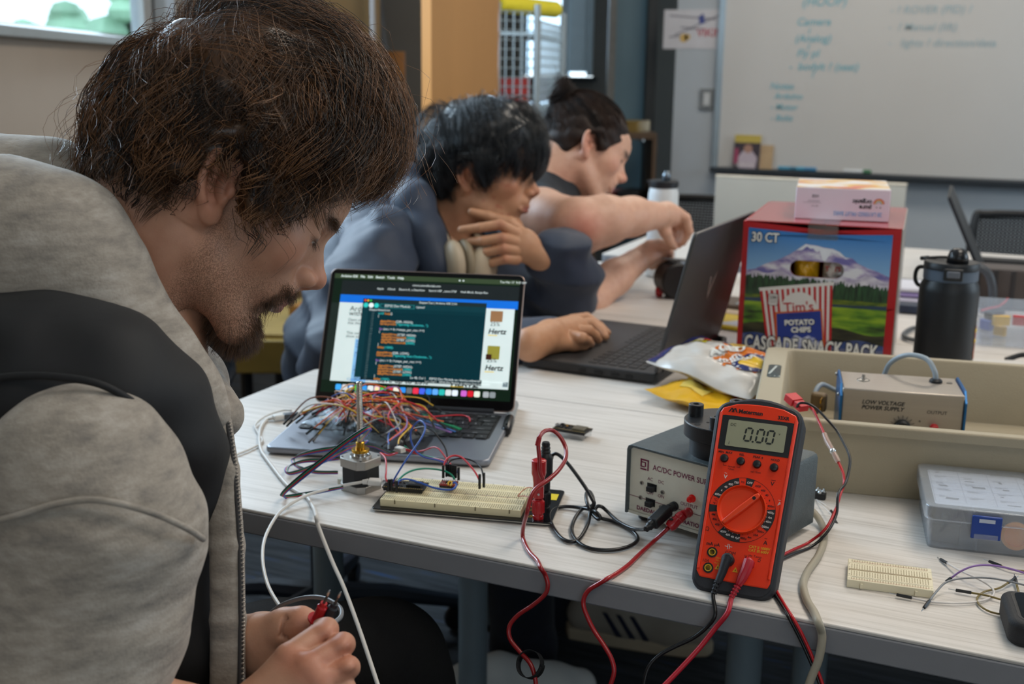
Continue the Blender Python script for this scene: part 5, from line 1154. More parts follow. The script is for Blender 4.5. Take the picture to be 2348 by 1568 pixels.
for k in range(11):a=R(-20+22*k);dd.quad(F@Matrix.Translation((.083,.030,0))@Matrix.Rotation(a,4,'Z'),.0125,-.0003,.0045,.0006)
dd.obj('dial_marks',ink('black','15161a'),lv)
MB().lathe([(.0115,0),(.0115,.009),(.0095,.011),(0,.011)],24,m=frame((.083,.002,.030),(1,0,0),(0,0,1))).obj('dial_knob',m_black,lv)
MB().lathe([(.0058,0),(.0058,.003),(.0048,.004),(.0052,.014),(0,.015)],20,m=frame((.124,.002,.033),(1,0,0),(0,0,1))).obj('red_terminal',m_redp,lv)
lv.matrix_basis=Matrix.Translation((-0.208,1.568,.7455))@Matrix.Rotation(R(11.5),4,'Z')
def lw_(x,y,z):return lv.matrix_basis@Vector((x,y,z))
P=[lw_(LW-.032,.066,LH_+.004),lw_(LW-.035,.068,LH_+.016),lw_(LW-.046,.078,LH_+.030),lw_(LW-.070,.094,LH_+.030),lw_(LW-.090,.112,LH_+.012),lw_(LW-.1,.122,LH_-.02),lw_(.03,.126,.02),lw_(-.02,.11,.010),lw_(-.035,.085,.03),lw_(-.032,.075,.055),lw_(-.012,.085,.07)]
cable('cord',P[:6]+[lw_(.04,.124,.03),lw_(.0,.118,.045),lw_(-.022,.095,.058),lw_(-.032,.075,.045),lw_(-.028,.06,.024)],.0036,mat('grey_cord','8f9aa3',rough=.4,var=.04),parent=None,k=8)
o=bpy.data.objects['cord'] if False else [o for o in COL.objects if o.name.startswith('cord') and o.parent is None][-1]
o.name='mains_cord';attach(o,lv)
pg=thing('mains_plug','brown plug with brass blades tucked left of the low voltage supply','plug',lw_(-.026,.052,.032))
MB().rbox((0,0,.012),(.022,.018,.026),.006).obj('plug_body',mat('plug_brown','6b5636',rough=.5),pg,bevel=.003)
for z in (.007,.019):MB().box((.006,-.016,z),(.0016,.016,.006)).obj('blade',m_brass,pg)
# ------------------------------------------------------------------ clear organiser box
m_pp=film('clear_polypropylene','f2f4f7',.03,.12,.30,.0,.16)
og=thing('organizer_box','clear plastic parts organizer with blue latch and printed chart under its lid','box',(-0.068,1.2515,.74),R(9))
OW,OD,OH=.275,.146,.050
def tub(x0,y0,x1,y1,z0,z1,r,t,dr=0.0):
 mb=MB();n=5
 def rr(i,z):
  out=[]
  for (cx,cy,a0) in ((x1-r-i,y1-r-i,0),(x0+r+i,y1-r-i,90),(x0+r+i,y0+r+i,180),(x1-r-i,y0+r+i,270)):
   for k in range(n+1):a=R(a0+90*k/n);out.append((cx+r*math.cos(a),cy+r*math.sin(a),z))
  return out
 L=[rr(dr,z0),rr(0,z1),rr(t,z1),rr(t+dr,z0+t)];m=len(L[0])
 for l in L:mb.v+=l
 for i in range(3):mb.f+=[(i*m+k,i*m+(k+1)%m,(i+1)*m+(k+1)%m,(i+1)*m+k) for k in range(m)]
 mb.f+=[tuple(range(m-1,-1,-1)),tuple(3*m+k for k in range(m))]
 return mb
tub(.003,.003,OW-.003,OD-.003,0,.034,.008,.0016,.003).obj('tub',m_pp,og)
lidm=MB()
tub(0,0,OW,OD,0,.016,.010,.0016,0)
ld=tub(0,0,OW,OD,0,.016,.010,.0016,.0)
ld.v=[(v[0],v[1],OH-v[2]) for v in ld.v];ld.f=[tuple(reversed(f)) for f in ld.f]
LDo=ld.obj('lid',m_pp,og,bevel=.001)
MB().rbox((OW/2,OD/2+.004,OH-.0035),(OW-.022,OD-.030,.0006),.004).obj('parts_chart',mat('chart_paper','e3e6ee',rough=.6,var=.03,vscale=40),og)
F=Matrix.Translation((.012,.022,OH-.0031))
ch=TX();rg_=random.Random(5)
gl=TX()
for i in range(8):
 gl.quad(F,i*.0318,.004,.0004,.112)
for j in range(6):gl.quad(F,0,.004+j*.0222,.25,.0004)
gl.obj('chart_grid',ink('chart_line','a9adb8'),og)
for i in range(8):
 for j in range(5):
  x,y=.005+i*.0318,.007+j*.0222
  if rg_.random()<.8:ch.quad(F,x+rg_.uniform(0,.008),y+rg_.uniform(.004,.009),rg_.uniform(.003,.014),rg_.uniform(.002,.006),sk=rg_.uniform(-.002,.002))
  for k in range(2):ch.quad(F,x,y+.0165-k*.003,rg_.uniform(.006,.016),.0008)
ch.obj('chart_print',ink('chart_grey','6b6f78'),og)
TX().put('RESISTOR   LED   BUZZER   SENSOR   CABLE   IR   DIODE',F,.0042,.02,.119).obj('chart_lettering',ink('chart_grey','6b6f78'),og)
for x in (.055,.205):MB().box((x,OD/2,.017),(.0012,OD-.012,.030)).obj('divider',m_pp,og)
lt_=MB().box((.062,-.0035,.033),(.030,.0035,.026)).obj('latch',mat('latch_blue','1c3f8f',rough=.35,var=.04),og,bevel=.0012)
MB().box((.062,-.0052,.041),(.016,.0012,.004)).obj('latch_slot',mat('slot_pale','b9c2d2',rough=.4),lt_)
MB().box((.062,-.0048,.023),(.024,.004,.006)).obj('catch',m_pp,og,bevel=.0008)
m_oc=mat('orange_plastic','f0981c',rough=.4,var=.06)
def bplace(v):return og.matrix_basis@Vector(v)
og.matrix_basis=Matrix.Translation((-0.068,1.2515,.74))@Matrix.Rotation(R(9),4,'Z')
tag(MB().lathe([(0,0),(.0145,0),(.015,.001),(.015,.010),(.0115,.0105),(.011,.006),(0,.006)],32,m=Matrix.Rotation(R(75),4,'X')).obj('reel',m_oc,loc=bplace((.096,.0215,.0185))),'orange round reel inside the organizer\'s front compartment','reel')
tag(MB().lathe([(0,0),(.008,0),(.0085,.001),(.008,.006),(0,.007)],24,m=Matrix.Rotation(R(80),4,'X')).obj('knob_cap',mat('white_cap','c9cdd4',rough=.4),loc=bplace((.140,.0165,.018))),'white round cap inside the organizer beside the orange reel','cap')
tag(MB().rbox((0,0,.011),(.030,.024,.022),.003).lathe([(.006,.022),(.006,.030),(0,.030)],16).obj('black_motor',mat('motor_case','1d2126',rough=.4),loc=bplace((.026,.030,.0025)),bevel=.001),'dark blocky motor inside the organizer\'s left compartment','motor')
tag(MB().rbox((0,0,.008),(.060,.045,.014),.002).obj('module_box',mat('module_grey','3d4450',rough=.45),loc=bplace((.095,.08,.0025)),bevel=.001),'grey module lying in the organizer\'s middle compartment','module')
tag(MB().rbox((0,0,.008),(.028,.070,.016),.002).obj('dark_module',mat('module_dark','272c35',rough=.45),loc=bplace((.03,.09,.0025)),bevel=.001),'dark module at the back of the organizer\'s left compartment','module')
tag(MB().tube([(0,0,.003),(.03,.0,.006),(.06,.01,.003)],.003,8).obj('coiled_lead',m_blkl,loc=bplace((.118,.050,.0025))),'short black lead in the organizer behind the white cap','wire')
# ------------------------------------------------------------------ small breadboard and jumpers on the right
sb=thing('breadboard','small loose cream breadboard lying on the bare tabletop','breadboard',on(1941,1346,.74),R(7.2))
SBW,SBD,SBH=.082,.054,.0085
for (y0,y1) in ((0,.0095),(.0098,.0442),(.0445,.054)):MB().box((SBW/2,(y0+y1)/2,SBH/2),(SBW,y1-y0,SBH)).obj('socket_strip',mat('breadboard_pale','e4dabd',rough=.55,var=.03),sb,bevel=.0005)
MB().box((SBW/2,SBD/2,SBH),(SBW-.002,.0028,.0006)).obj('centre_groove',mat('groove_tan','a8987a',rough=.6),sb)
for x in (.014,.066):MB().box((x,-.0009,.0035),(.0022,.002,.005)).obj('side_tab',mat('breadboard_pale','e4dabd'),sb)
h=MB();zt=SBH+.0002
for y in [.0035,.006]+[.0125+.00254*k for k in range(5)]+[.0300+.00254*k for k in range(5)]+[.048,.0505]:
 for i in range(30):
  x=.004+i*.00254;h.add([(x-.0005,y-.0005,zt),(x+.0005,y-.0005,zt),(x+.0005,y+.0005,zt),(x-.0005,y+.0005,zt)],[(0,1,2,3)])
o=h.obj('contact_holes',ink('hole_pale','998a66'),sb,smooth=0);o['kind']='stuff'
F=Matrix.Translation((0,0,zt))
TX().quad(F,.004,.0022,.074,.0004).quad(F,.004,.0472,.074,.0004).obj('red_rule',ink('rule_red2','b8604e'),sb)
TX().quad(F,.004,.0080,.074,.0004).quad(F,.004,.0528,.074,.0004).obj('dark_rule',ink('rule_dark','4a4a50'),sb)
TX().put('+',F,.003,.001,.0022).put('+',F,.003,.0795,.0022).put('A',F,.0025,.001,.013).put('E',F,.0025,.001,.023).put('F',F,.0025,.001,.030).put('J',F,.0025,.001,.040).obj('row_letters',ink('index_dark','23242a'),sb)
def c6(x,y):return (1840+x/2.9705,1040+y/2.9705)
def tj(label,c,pts,ends=(1,1)):return jumper('jumper_wire',label,'wire',[on(*c6(x,y),z) for (x,y,z) in pts],c,.0011,ends,pin=True,L=.0145)
tj('white jumper wire curving in front of the organizer','white',[(985,745,.7435),(1080,800,.747),(1190,850,.748),(1280,905,.745),(1305,950,.7425),(1270,985,.7425),(1180,1010,.7425),(1030,1018,.7425),(880,1008,.7425),(745,982,.7430)])
tj('purple jumper wire rising in a bow beside the white one','purple',[(1015,845,.744),(1080,800,.752),(1170,765,.757),(1280,760,.756),(1400,780,.752),(1520,815,.746)],(1,0))
tj('dark grey jumper wire arching across to the right edge','grey',[(865,1000,.7435),(920,930,.747),(980,875,.751),(1080,850,.753),(1250,845,.752),(1400,868,.749),(1530,900,.745)],(1,0))
tj('olive jumper wire with a free pin pointing at the breadboard','olive',[(1150,947,.7435),(1250,965,.7435),(1380,1000,.7435),(1530,1028,.7435)],(1,0))
tj('olive jumper wire making a loop nearest the table edge','olive',[(1400,880,.7445),(1340,915,.7435),(1240,940,.7425),(1190,985,.7425),(1210,1035,.7425),(1290,1080,.7425),(1400,1096,.7425),(1530,1100,.7425)],(1,0))
tj('olive jumper wire lying close under the organizer','olive',[(1355,765,.7435),(1430,790,.7435),(1540,800,.7435)],(1,0))
tj('short olive jumper wire running down from a black plug','olive',[(1458,885,.7445),(1475,960,.7435),(1482,1040,.7435)],(1,0))
# rugged handheld at the right edge
hb=on(2325,1452,.74)
ph=thing('handheld_device','black rugged handheld device at the table\'s front edge, cut by the frame','handheld',(0.0235,1.055,.74),R(9))
MB().rbox((.042,.034,.012),(.085,.075,.024),.014,6).obj('rubber_case',mat('case_black','1d1e21',rough=.65,var=.06,bump=.2,bscale=900),ph,bevel=.005,seg=3)
MB().rbox((.044,.036,.0242),(.066,.056,.0012),.006).obj('screen',mat('dark_glass','0a0b0d',rough=.08),ph)
MB().rbox((.044,.036,.0236),(.072,.062,.0012),.008).obj('screen_bezel',m_black,ph)
# screw terminal block and resistors behind the supply
tb=thing('terminal_block','tiny black base with silver screw terminals behind the bench supply','terminal block',on(1880,1143,.74))
MB().rbox((0,0,.004),(.014,.011,.008),.003).obj('base',m_black,tb,bevel=.001)
for (x,y) in ((-.0035,.003),(.0035,.001),(0,-.003)):MB().lathe([(0,.008),(.0026,.008),(.0028,.0095),(.0018,.011),(.0012,.0135),(0,.0135)],14,(x,y,0)).obj('screw',m_tin,tb)
for i,(a,b,c) in enumerate(((c6(95,312),c6(150,345),c6(190,385)),(c6(100,320),c6(180,395),c6(212,440)))):
 pts=[on(*a,.742),on(*b,.748),on(*c,.744)]
 jumper('thin_lead',('thin white lead with the nearer black tip','thin white lead with the farther black tip')[i]+' behind the bench supply','wire',pts,'white',.0005,(0,1),pin=True,L=.011)
 # ------------------------------------------------------------------ snack box
bxo=Vector((-0.447,1.972,.7425));byw=R(4.6)
sbx=thing('snack_box','large red carton of chips with mountain picture and hand hole','box',bxo,byw)
BWd,BDp,BHt=.263,.330,.252
m_redc=mat('red_carton','a8141c',rough=.32,var=.03,vscale=8,coat=.2)
m_dkc=mat('carton_inside','5a4632',rough=.8)
m_side=mat('carton_side','9c9690',rough=.35,var=.05,coat=.2)
def carton():
 mb=MB();
 # front with stadium hole: hole centre / half sizes
 hx,hz_,hw,hr=.128,.176,.031,.0138
 hole=[]
 for k in range(9):a=R(-90+180*k/8);hole.append((hx+hw+hr*math.cos(a),hz_+hr*math.sin(a)))
 for k in range(9):a=R(90+180*k/8);hole.append((hx-hw+hr*math.cos(a),hz_+hr*math.sin(a)))
 return hole
HOLE=carton()
def holed(poly_outer,y0,y1,hole):
# plate between y0,y1 with a hole, outer is a rectangle (x0,z0,x1,z1)
 x0,z0,x1,z1=poly_outer;n=len(hole);mb=MB()
 def outer_pt(p):
  cx=sum(h[0] for h in hole)/n;cz=sum(h[1] for h in hole)/n;dx,dz=p[0]-cx,p[1]-cz;t=1e9
  if dx>1e-9:t=min(t,(x1-cx)/dx)
  if dx<-1e-9:t=min(t,(x0-cx)/dx)
  if dz>1e-9:t=min(t,(z1-cz)/dz)
  if dz<-1e-9:t=min(t,(z0-cz)/dz)
  return (cx+dx*t,cz+dz*t)
 outs=[outer_pt(p) for p in hole]
 vs=[]
 for y in (y0,y1):vs+=[(p[0],y,p[1]) for p in hole]+[(p[0],y,p[1]) for p in outs]
 fs=[]
 for k in range(n):
  j=(k+1)%n
  fs+=[(k,j,n+j,n+k),(2*n+k,3*n+k,3*n+j,2*n+j),(k,2*n+k,2*n+j,j)]
 cs=[(x0,z0),(x1,z0),(x1,z1),(x0,z1)]
 # corner fill
 for (cx_,cz_) in cs:
  best=sorted(range(n),key=lambda k:(outs[k][0]-cx_)**2+(outs[k][1]-cz_)**2)
  k=min(range(n),key=lambda k:(abs(outs[k][0]-cx_)<1e-6)*0+((outs[k][0]-cx_)**2+(outs[k][1]-cz_)**2))
  ks=[i for i in range(n) if (abs(outs[i][0]-cx_)<1e-6)!=(abs(outs[(i+1)%n][0]-cx_)<1e-6)]
  b=min(ks,key=lambda i:(outs[i][0]-cx_)**2+(outs[i][1]-cz_)**2+(outs[(i+1)%n][0]-cx_)**2+(outs[(i+1)%n][1]-cz_)**2)
  for y in (y0,y1):
   base=0 if y==y0 else 2*n;vs.append((cx_,y,cz_));fs.append((base+n+b,base+n+(b+1)%n,len(vs)-1))
 return mb.add(vs,fs)
bd_=MB()
bd_.box((.0015,BDp/2,BHt/2),(.003,BDp,BHt)).box((BWd/2,BDp-.0015,BHt/2),(BWd-.006,.003,BHt)).box((BWd/2,BDp/2,.0015),(BWd-.006,BDp-.006,.003))
bd_.obj('carton_body',m_redc,sbx)
MB().box((BWd-.0015,BDp/2,BHt/2),(.003,BDp,BHt)).obj('side_panel',m_side,sbx,bevel=.001)
holed((.003,0,BWd-.003,BHt),0,.003,HOLE).obj('front_panel',m_redc,sbx,smooth=0)
m_top=mat('carton_top','a8343a',rough=.16,var=.03,coat=.5)
MB().box((BWd*.255+.002,BDp/2,BHt+.0008),(BWd*.49,BDp-.002,.0022)).obj('top_flap',m_top,sbx,bevel=.0006);MB().box((BWd*.755,BDp/2,BHt+.0002),(BWd*.475,BDp-.002,.0022)).obj('top_flap',m_top,sbx,bevel=.0006)
MB().box((BWd/2+.002,.06,BHt+.0022),(.05,.13,.0004)).box((BWd/2+.002,-.0006,BHt-.012),(.05,.0004,.026)).obj('packing_tape',film('tape_film','fff4ea',.06,.05),sbx)
F=frame((0,-.0004,0),(1,0,0),(0,0,1))
# printed picture: layers over the front, a hair apart
PX0,PX1,PZ0,PZ1=.0095,BWd-.0165,.004,BHt-.0105
def printmat(name,c0,c1,scale,stretch,p0=.35,p1=.65,c2=None,rot=0):
 if name in MATS:return MATS[name]
 m=bpy.data.materials.new(name);m.use_nodes=True;nt=m.node_tree;b=nt.nodes['Principled BSDF'];b.inputs['Roughness'].default_value=.35;b.inputs['Coat Weight'].default_value=.15
 tc=nt.nodes.new('ShaderNodeTexCoord');mp=nt.nodes.new('ShaderNodeMapping');mp.inputs['Scale'].default_value=stretch;mp.inputs['Rotation'].default_value=(0,rot,0);nt.links.new(tc.outputs['Object'],mp.inputs[0])
 n=nt.nodes.new('ShaderNodeTexNoise');n.inputs['Scale'].default_value=scale;n.inputs['Detail'].default_value=5;nt.links.new(mp.outputs[0],n.inputs['Vector'])
 r=nt.nodes.new('ShaderNodeValToRGB');e=r.color_ramp.elements;e[0].position=p0;e[0].color=lin(c0);e[1].position=p1;e[1].color=lin(c1)
 if c2:x=e.new((p0+p1)/2);x.color=lin(c2)
 nt.links.new(n.outputs['Fac'],r.inputs[0]);nt.links.new(r.outputs[0],b.inputs['Base Color']);MATS[name]=m;return m
def gradmat(name,c0,c1,z0,z1):
 m=bpy.data.materials.new(name);m.use_nodes=True;nt=m.node_tree;b=nt.nodes['Principled BSDF'];b.inputs['Roughness'].default_value=.35
 tc=nt.nodes.new('ShaderNodeTexCoord');s=nt.nodes.new('ShaderNodeSeparateXYZ');mr=nt.nodes.new('ShaderNodeMapRange');mr.inputs[1].default_value=z0;mr.inputs[2].default_value=z1
 r=nt.nodes.new('ShaderNodeValToRGB');r.color_ramp.elements[0].color=lin(c0);r.color_ramp.elements[1].color=lin(c1)
 nt.links.new(tc.outputs['Object'],s.inputs[0]);nt.links.new(s.outputs[2],mr.inputs[0]);nt.links.new(mr.outputs[0],r.inputs[0]);nt.links.new(r.outputs[0],b.inputs['Base Color']);MATS[name]=m;return m
def W_(u):return PX0+(PX1-PX0)*u
def Hh(v):return PZ0+(PZ1-PZ0)*v
pr=bpy.data.objects.new('printed_picture',None);
# the sky sheet has the same hand hole cut in it
sky=holed((PX0,PZ0,PX1,PZ1),-.0006,-.0002,HOLE).obj('printed_picture',gradmat('sky_print','8fb8da','1f6db5',Hh(.62),Hh(1)),sbx,smooth=0)
sky['label']='printed picture of a snowy mountain, forest and meadow'
def layer(name,pts,z,m,cut=True):
 P=[(W_(u),Hh(v)) for u,v in pts]
 o=TX().poly(F,P,z).obj(name,m,sky);return o
ridge=[(0,.69),(.06,.70),(.14,.745),(.22,.775),(.30,.82),(.36,.865),(.41,.905),(.45,.900),(.50,.895),(.54,.885),(.60,.88),(.65,.86),(.69,.825),(.74,.82),(.78,.785),(.85,.755),(.92,.735),(1,.70)]
m_snow=printmat('mountain_print','6a64a0','d5d5dc',26,(1,1,2.2),.40,.60,'a99cbc',.6)
# mountain drawn left and right of the hand hole (the hole stays open): split in strips
hx0,hx1,hz0,hz1=.128-.031-.0138,.128+.031+.0138,.176-.0138,.176+.0138
def ridge_z(u):
 for (a,b) in zip(ridge,ridge[1:]):
  if a[0]<=u<=b[0]:return a[1]+(b[1]-a[1])*(u-a[0])/(b[0]-a[0])
def strips(name,topf,botf,m,z,n=240):
 mb=MB()
 for i in range(n):
  u0,u1=i/n,(i+1)/n
  for (x0,x1) in ((W_(u0),W_(u1)),):
   xm=(x0+x1)/2;t0,t1,b0,b1=Hh(topf(u0)),Hh(topf(u1)),Hh(botf(u0)),Hh(botf(u1))
   if hx0<xm<hx1:
   # the hole's own edge at this x
    d=abs(xm-.128);hr=.0138;dz=hr if d<.031 else math.sqrt(max(0,hr*hr-(d-.031)**2))
    a,b=.176-dz,.176+dz
    segs=[(min(b0,9),min(t0,a),b1,min(t1,a))] if b0<a else []
    if max(t0,t1)>b:segs.append((max(b0,b),t0,max(b1,b),t1))
   else:segs=[(b0,t0,b1,t1)]
   for (q0,q1,r0,r1) in segs:
    if q1>q0 or r1>r0:mb.add([F@Vector(v) for v in ((x0,q0,z),(x1,r0,z),(x1,r1,z),(x0,q1,z))],[(0,1,2,3)])
 return mb.obj(name,m,sky,smooth=0)
strips('mountain',ridge_z,lambda u:.60,m_snow,.0004)
strips('snow_cap',lambda u:ridge_z(u)-.003,lambda u:ridge_z(u)-.003-max(0,1-abs(u-.53)/.19)*(.030+.075*abs(math.sin(u*37))*abs(math.sin(u*19+.6))),mat('snow_print','d9dbe2',rough=.35,var=.05,vscale=60),.0006)
strips('snow_slope',lambda u:.66+.03*math.sin(u*9)+.015*math.sin(u*31),lambda u:.60,printmat('snow_slope_print','a49bb4','d6d2da',40,(1,1,2.5)),.0007)
rt_f=random.Random(3);jag=[rt_f.uniform(-.018,.022) for _ in range(121)]
strips('forest',lambda u:.655-.035*u+jag[int(u*120)],lambda u:.50,printmat('forest_print','0c1f14','2f5a34',90,(3,1,.35),.35,.7),.0009)
strips('far_shore',lambda u:.515,lambda u:.475,printmat('shore_print','6e7a1e','38521a',60,(1,1,3)),.0010,30)
strips('stream',lambda u:.487+.006*math.sin(u*7),lambda u:.455,printmat('stream_print','2a3f62','223a2a',30,(.5,1,4)),.0011,30)
strips('meadow',lambda u:.462,lambda u:.235,printmat('meadow_print','1a2b10','86a425',22,(.7,1,3.5),.30,.62,'4f7a1c'),.0012,30)
strips('dark_bank',lambda u:.29+.02*math.sin(u*12),lambda u:.19,printmat('bank_print','17180f','3a3a22',40,(.6,1,3)),.0013,60)
strips('water',lambda u:.215+.015*math.sin(u*17),lambda u:0,printmat('water_print','23407e','7f7f8c',30,(.7,1,3),.45,.75),.0014,60)
# printed chip bag
CB=frame(F@Vector((W_(.105),Hh(.066),.0018)),(1,.0,.012),(0,0,1))
def cb(pts):return [((x),(y)) for x,y in pts]
bgw=.125
TX().poly(CB,[(.000,.118),(.1255,.136),(.1205,.095),(.1235,.058),(.130,.0),(.020,.0),(.013,.055),(.008,.092)]).obj('bag_print',mat('bag_white','d8d4d0',rough=.35,var=.03),sky)
st=TX()
for k in range(14):
 u=.035+k*.0715;xt=.000+.1255*u;yt=.118+.018*u-.006;xb=.02+.11*u
 st.poly(CB,[(xt-.0022,yt),(xt+.0022,yt+.0003),(xb+.0022,0),(xb-.0022,0)],.0004)
st.obj('red_stripes',mat('stripe_red','b21c24',rough=.35,var=.03),sky)
TX().poly(CB,[(.041+.029*math.cos(a)+.029,.086+.026*math.sin(a)+.003) for a in [PI*k/14 for k in range(15)]]+[(.041,.066),(.099,.074)],.0008).obj('name_shield',mat('bag_white','d8d4d0'),sky)
TX().poly(CB,[(.030,.077),(.1085,.0875),(.1165,.02),(.1165,0),(.036,0)],.0009).obj('orange_border',mat('border_orange','cf6a22',rough=.35),sky)
TX().poly(CB,[(.0325,.0745),(.1063,.0845),(.114,.02),(.114,.0),(.0385,0)],.0011).obj('blue_panel',mat('panel_blue','22398c',rough=.35,var=.05),sky)
TX().poly(CB,[(.042,.022),(.058,.030),(.066,.040),(.078,.034),(.088,.040),(.100,.036),(.113,.026),(.114,.0),(.040,0)],.0013).obj('peak_print',printmat('peak_print','5a6ab0','cfd3e0',80,(1,1,2)),sky)
TX().put('Tim\'s',CB@Matrix.Rotation(R(7),4,'Z'),.0235,.054,.072,.0013,bold=.0003).obj('red_lettering',ink('tims_red','b02428'),sky)
TX().put('POTATO',CB@Matrix.Rotation(R(6),4,'Z'),.0125,.078,.050,.0015,align='CENTER',bold=.0006).put('CHIPS',CB@Matrix.Rotation(R(6),4,'Z'),.0125,.080,.037,.0015,align='CENTER',bold=.0006).obj('white_lettering',ink('box_white','dcdcd8'),sky)
TX().put('POTATO',CB@Matrix.Rotation(R(6),4,'Z'),.0125,.0784,.0496,.0014,align='CENTER',bold=.0014).put('CHIPS',CB@Matrix.Rotation(R(6),4,'Z'),.0125,.0804,.0366,.0014,align='CENTER',bold=.0014).obj('letter_outline',ink('box_outline','14161c'),sky)
TX().put('CASCADE STYLE',CB@Matrix.Rotation(R(6),4,'Z'),.0052,.078,.065,.0015,align='CENTER').put('CRUNCH',CB@Matrix.Rotation(R(6),4,'Z'),.0048,.092,.018,.0016,align='CENTER').obj('small_lettering',ink('box_navy','16225a'),sky)
TX().m.rbox((0,0,0),(.017,.021,.0002),.003).obj('calorie_badge',ink('box_outline','14161c'),sky,loc=(0,0,0),smooth=0).matrix_local=CB@Matrix.Translation((.0255,.099,.0009))
TX().m.rbox((0,0,0),(.0152,.0192,.0002),.0025).obj('calorie_badge_face',mat('bag_white','d8d4d0'),sky,smooth=0).matrix_local=CB@Matrix.Translation((.0255,.099,.0012))
TX().put('230',CB,.0078,.0255,.1005,.0015,align='CENTER',bold=.0002).put('CALORIES',CB,.0030,.0255,.0965,.0015,align='CENTER').put('PER BAG',CB,.0030,.0255,.0930,.0015,align='CENTER').obj('badge_lettering',ink('box_outline','14161c'),sky)
MB().lathe([(0,0),(.0105,0),(.0105,.0003),(0,.0003)],24,m=CB@Matrix.Translation((.118,.012,.0010))).obj('red_bowl_print',mat('bowl_red','9c1a1e',rough=.3),sky)
for nm,b,z,m in (('letter_outline',.0022,.0040,ink('box_outline','14161c')),('white_lettering',.0008,.0044,ink('box_white','dcdcd8'))):
 TX().put('30 CT',F,.0225,W_(.025),Hh(.905),z,bold=b*.7,xs=.80).obj(nm,m,sky)
 TX().put('CASCADE SNACK PACK',F,.034,W_(.02),Hh(.108),z,bold=b*1.2,xs=.585,spacing=1.05).obj(nm,m,sky)
 # bags visible through the hand hole
sbx.matrix_basis=Matrix.Translation(bxo)@Matrix.Rotation(byw,4,'Z')
def crumple(name,label,w,h,th,M,m,seed=0,nu=22,nv=22,cat='snack bag',pinch=.55):
 """a filled pillow bag: two sheets, crimped ends, creases"""
 t=thing(name,label,cat);t.matrix_world=M
 mb=MB();vs=[]
 for sgn in (1,-1):
  for j in range(nv+1):
   for i in range(nu+1):
    u,v=i/nu,j/nv
    x=(u-.5)*w;y=(v-.5)*h
    e=(max(0,4*u*(1-u))**.5)*(max(0,4*v*(1-v))**.6);cr=.16*hz(u*6+seed,v*6,2.2)+.10*hz(u*14+seed,v*14-seed,2.0)
    y*=1-.07*(1-abs(2*u-1)**2)*0;x*=1-.10*(1-(2*v-1)**2)*(1-pinch)
    vs.append((x+.01*w*hz(v*9,u+seed,3),y,sgn*th*.5*e*(1+cr)+.004*hz(u*5,v*4+seed,1.7)))
 n=(nu+1)*(nv+1)
 fs=[(j*(nu+1)+i,j*(nu+1)+i+1,(j+1)*(nu+1)+i+1,(j+1)*(nu+1)+i) for j in range(nv) for i in range(nu)]
 mb.add(vs,fs+[tuple(n+k for k in reversed(f)) for f in fs])
 o=mb.obj('foil',m,t,smooth=4)
 return t,o,(lambda u,v,dz=.0006:Vector(((u-.5)*w*(1-.10*(1-(2*v-1)**2)*(1-pinch))+.01*w*hz(v*9,u+seed,3),(v-.5)*h,th*.5*(max(0,4*u*(1-u))**.5)*(max(0,4*v*(1-v))**.6)*(1+.16*hz(u*6+seed,v*6,2.2)+.10*hz(u*14+seed,v*14-seed,2.0))+.004*hz(u*5,v*4+seed,1.7)+dz)))
m_foily=mat('yellow_foil','d9a41a',rough=.25,var=.06,vscale=30,coat=.4,bump=.1,bscale=60)
m_foilw=mat('white_foil','c9c2ba',rough=.22,var=.04,vscale=20,coat=.4,bump=.15,bscale=50)
bm_=sbx.matrix_basis
for (x,w,c,l) in ((.108,.044,m_foily,'yellow chip bag seen through the snack box\'s hand hole'),(.158,.046,m_foilw,'white chip bag seen through the snack box\'s hand hole')):
 t,o,f_=crumple('chip_bag',l,w,.10,.035,bm_@Matrix.Translation((x,.028,.165))@Matrix.Rotation(PI/2,4,'X'),c,seed=x*30)
 if c is m_foilw:
  TX().put('TIM\'S',Matrix.Translation((-.017,.008,.0185)),.0115,0,0,0,bold=.0002).obj('lettering',ink('tims_red','b02428'),t);TX().put('Potato Chips',Matrix.Translation((-.018,-.001,.0185)),.0055,0,0,0).obj('lettering',ink('black','15161a'),t)
MB().box((0,0,0),(.001,.001,.001)) if False else None
# ------------------------------------------------------------------ fruit bar box on top
fb=thing('fruit_bar_box','pale pink fruit bar box lying upside down on the red carton','box',(-0.3725,2.035,.7425+BHt+.0022),R(9.2))
FW_,FD_,FH_=.157,.185,.0545
m_pink=mat('pink_card','d9c9d6',rough=.4,var=.02,vscale=30)
MB().box((FW_/2,FD_/2,FH_/2),(FW_,FD_,FH_)).obj('carton',m_pink,fb,bevel=.0012)
MB().box((FW_/2,FD_/2,FH_+.0002),(FW_-.001,FD_-.001,.0006)).obj('top_print',printmat('fruit_print','c8604a','d8d0cc',14,(1,2,1),.38,.55,'d6a842'),fb)
MB().box((FW_+.0002,FD_/2,FH_/2),(.0006,FD_-.002,FH_-.002)).obj('side_print',mat('carton_grey_print','8f8a88',rough=.45,var=.12,vscale=70),fb)
F=frame((0,-.0003,0),(1,0,0),(0,0,1))@Matrix.Translation((FW_,FH_,.0004))@Matrix.Rotation(PI,4,'Z')
TX().put('28 LAYERED FRUIT BARS',F,.0102,.012,.0355+.0035,0,xs=.72,bold=.0001).obj('blue_lettering',ink('fruit_blue','6ba3d6'),fb)
TX().put('pure',F,.0108,.030,.0275,0,bold=.0003).put('organic',F,.0108,.030,.0180,0,bold=.0003).obj('black_lettering',ink('black','15161a'),fb)
for r0,r1,c in ((.0072,.0092,'c2564a'),(.0052,.0072,'d8a05a'),(.0034,.0052,'8fb0a8')):TX().ring(F,.0185,.0240,r0,r1,.0001,20,180,360).obj('rainbow_arc',ink('arc'+c,c),fb)
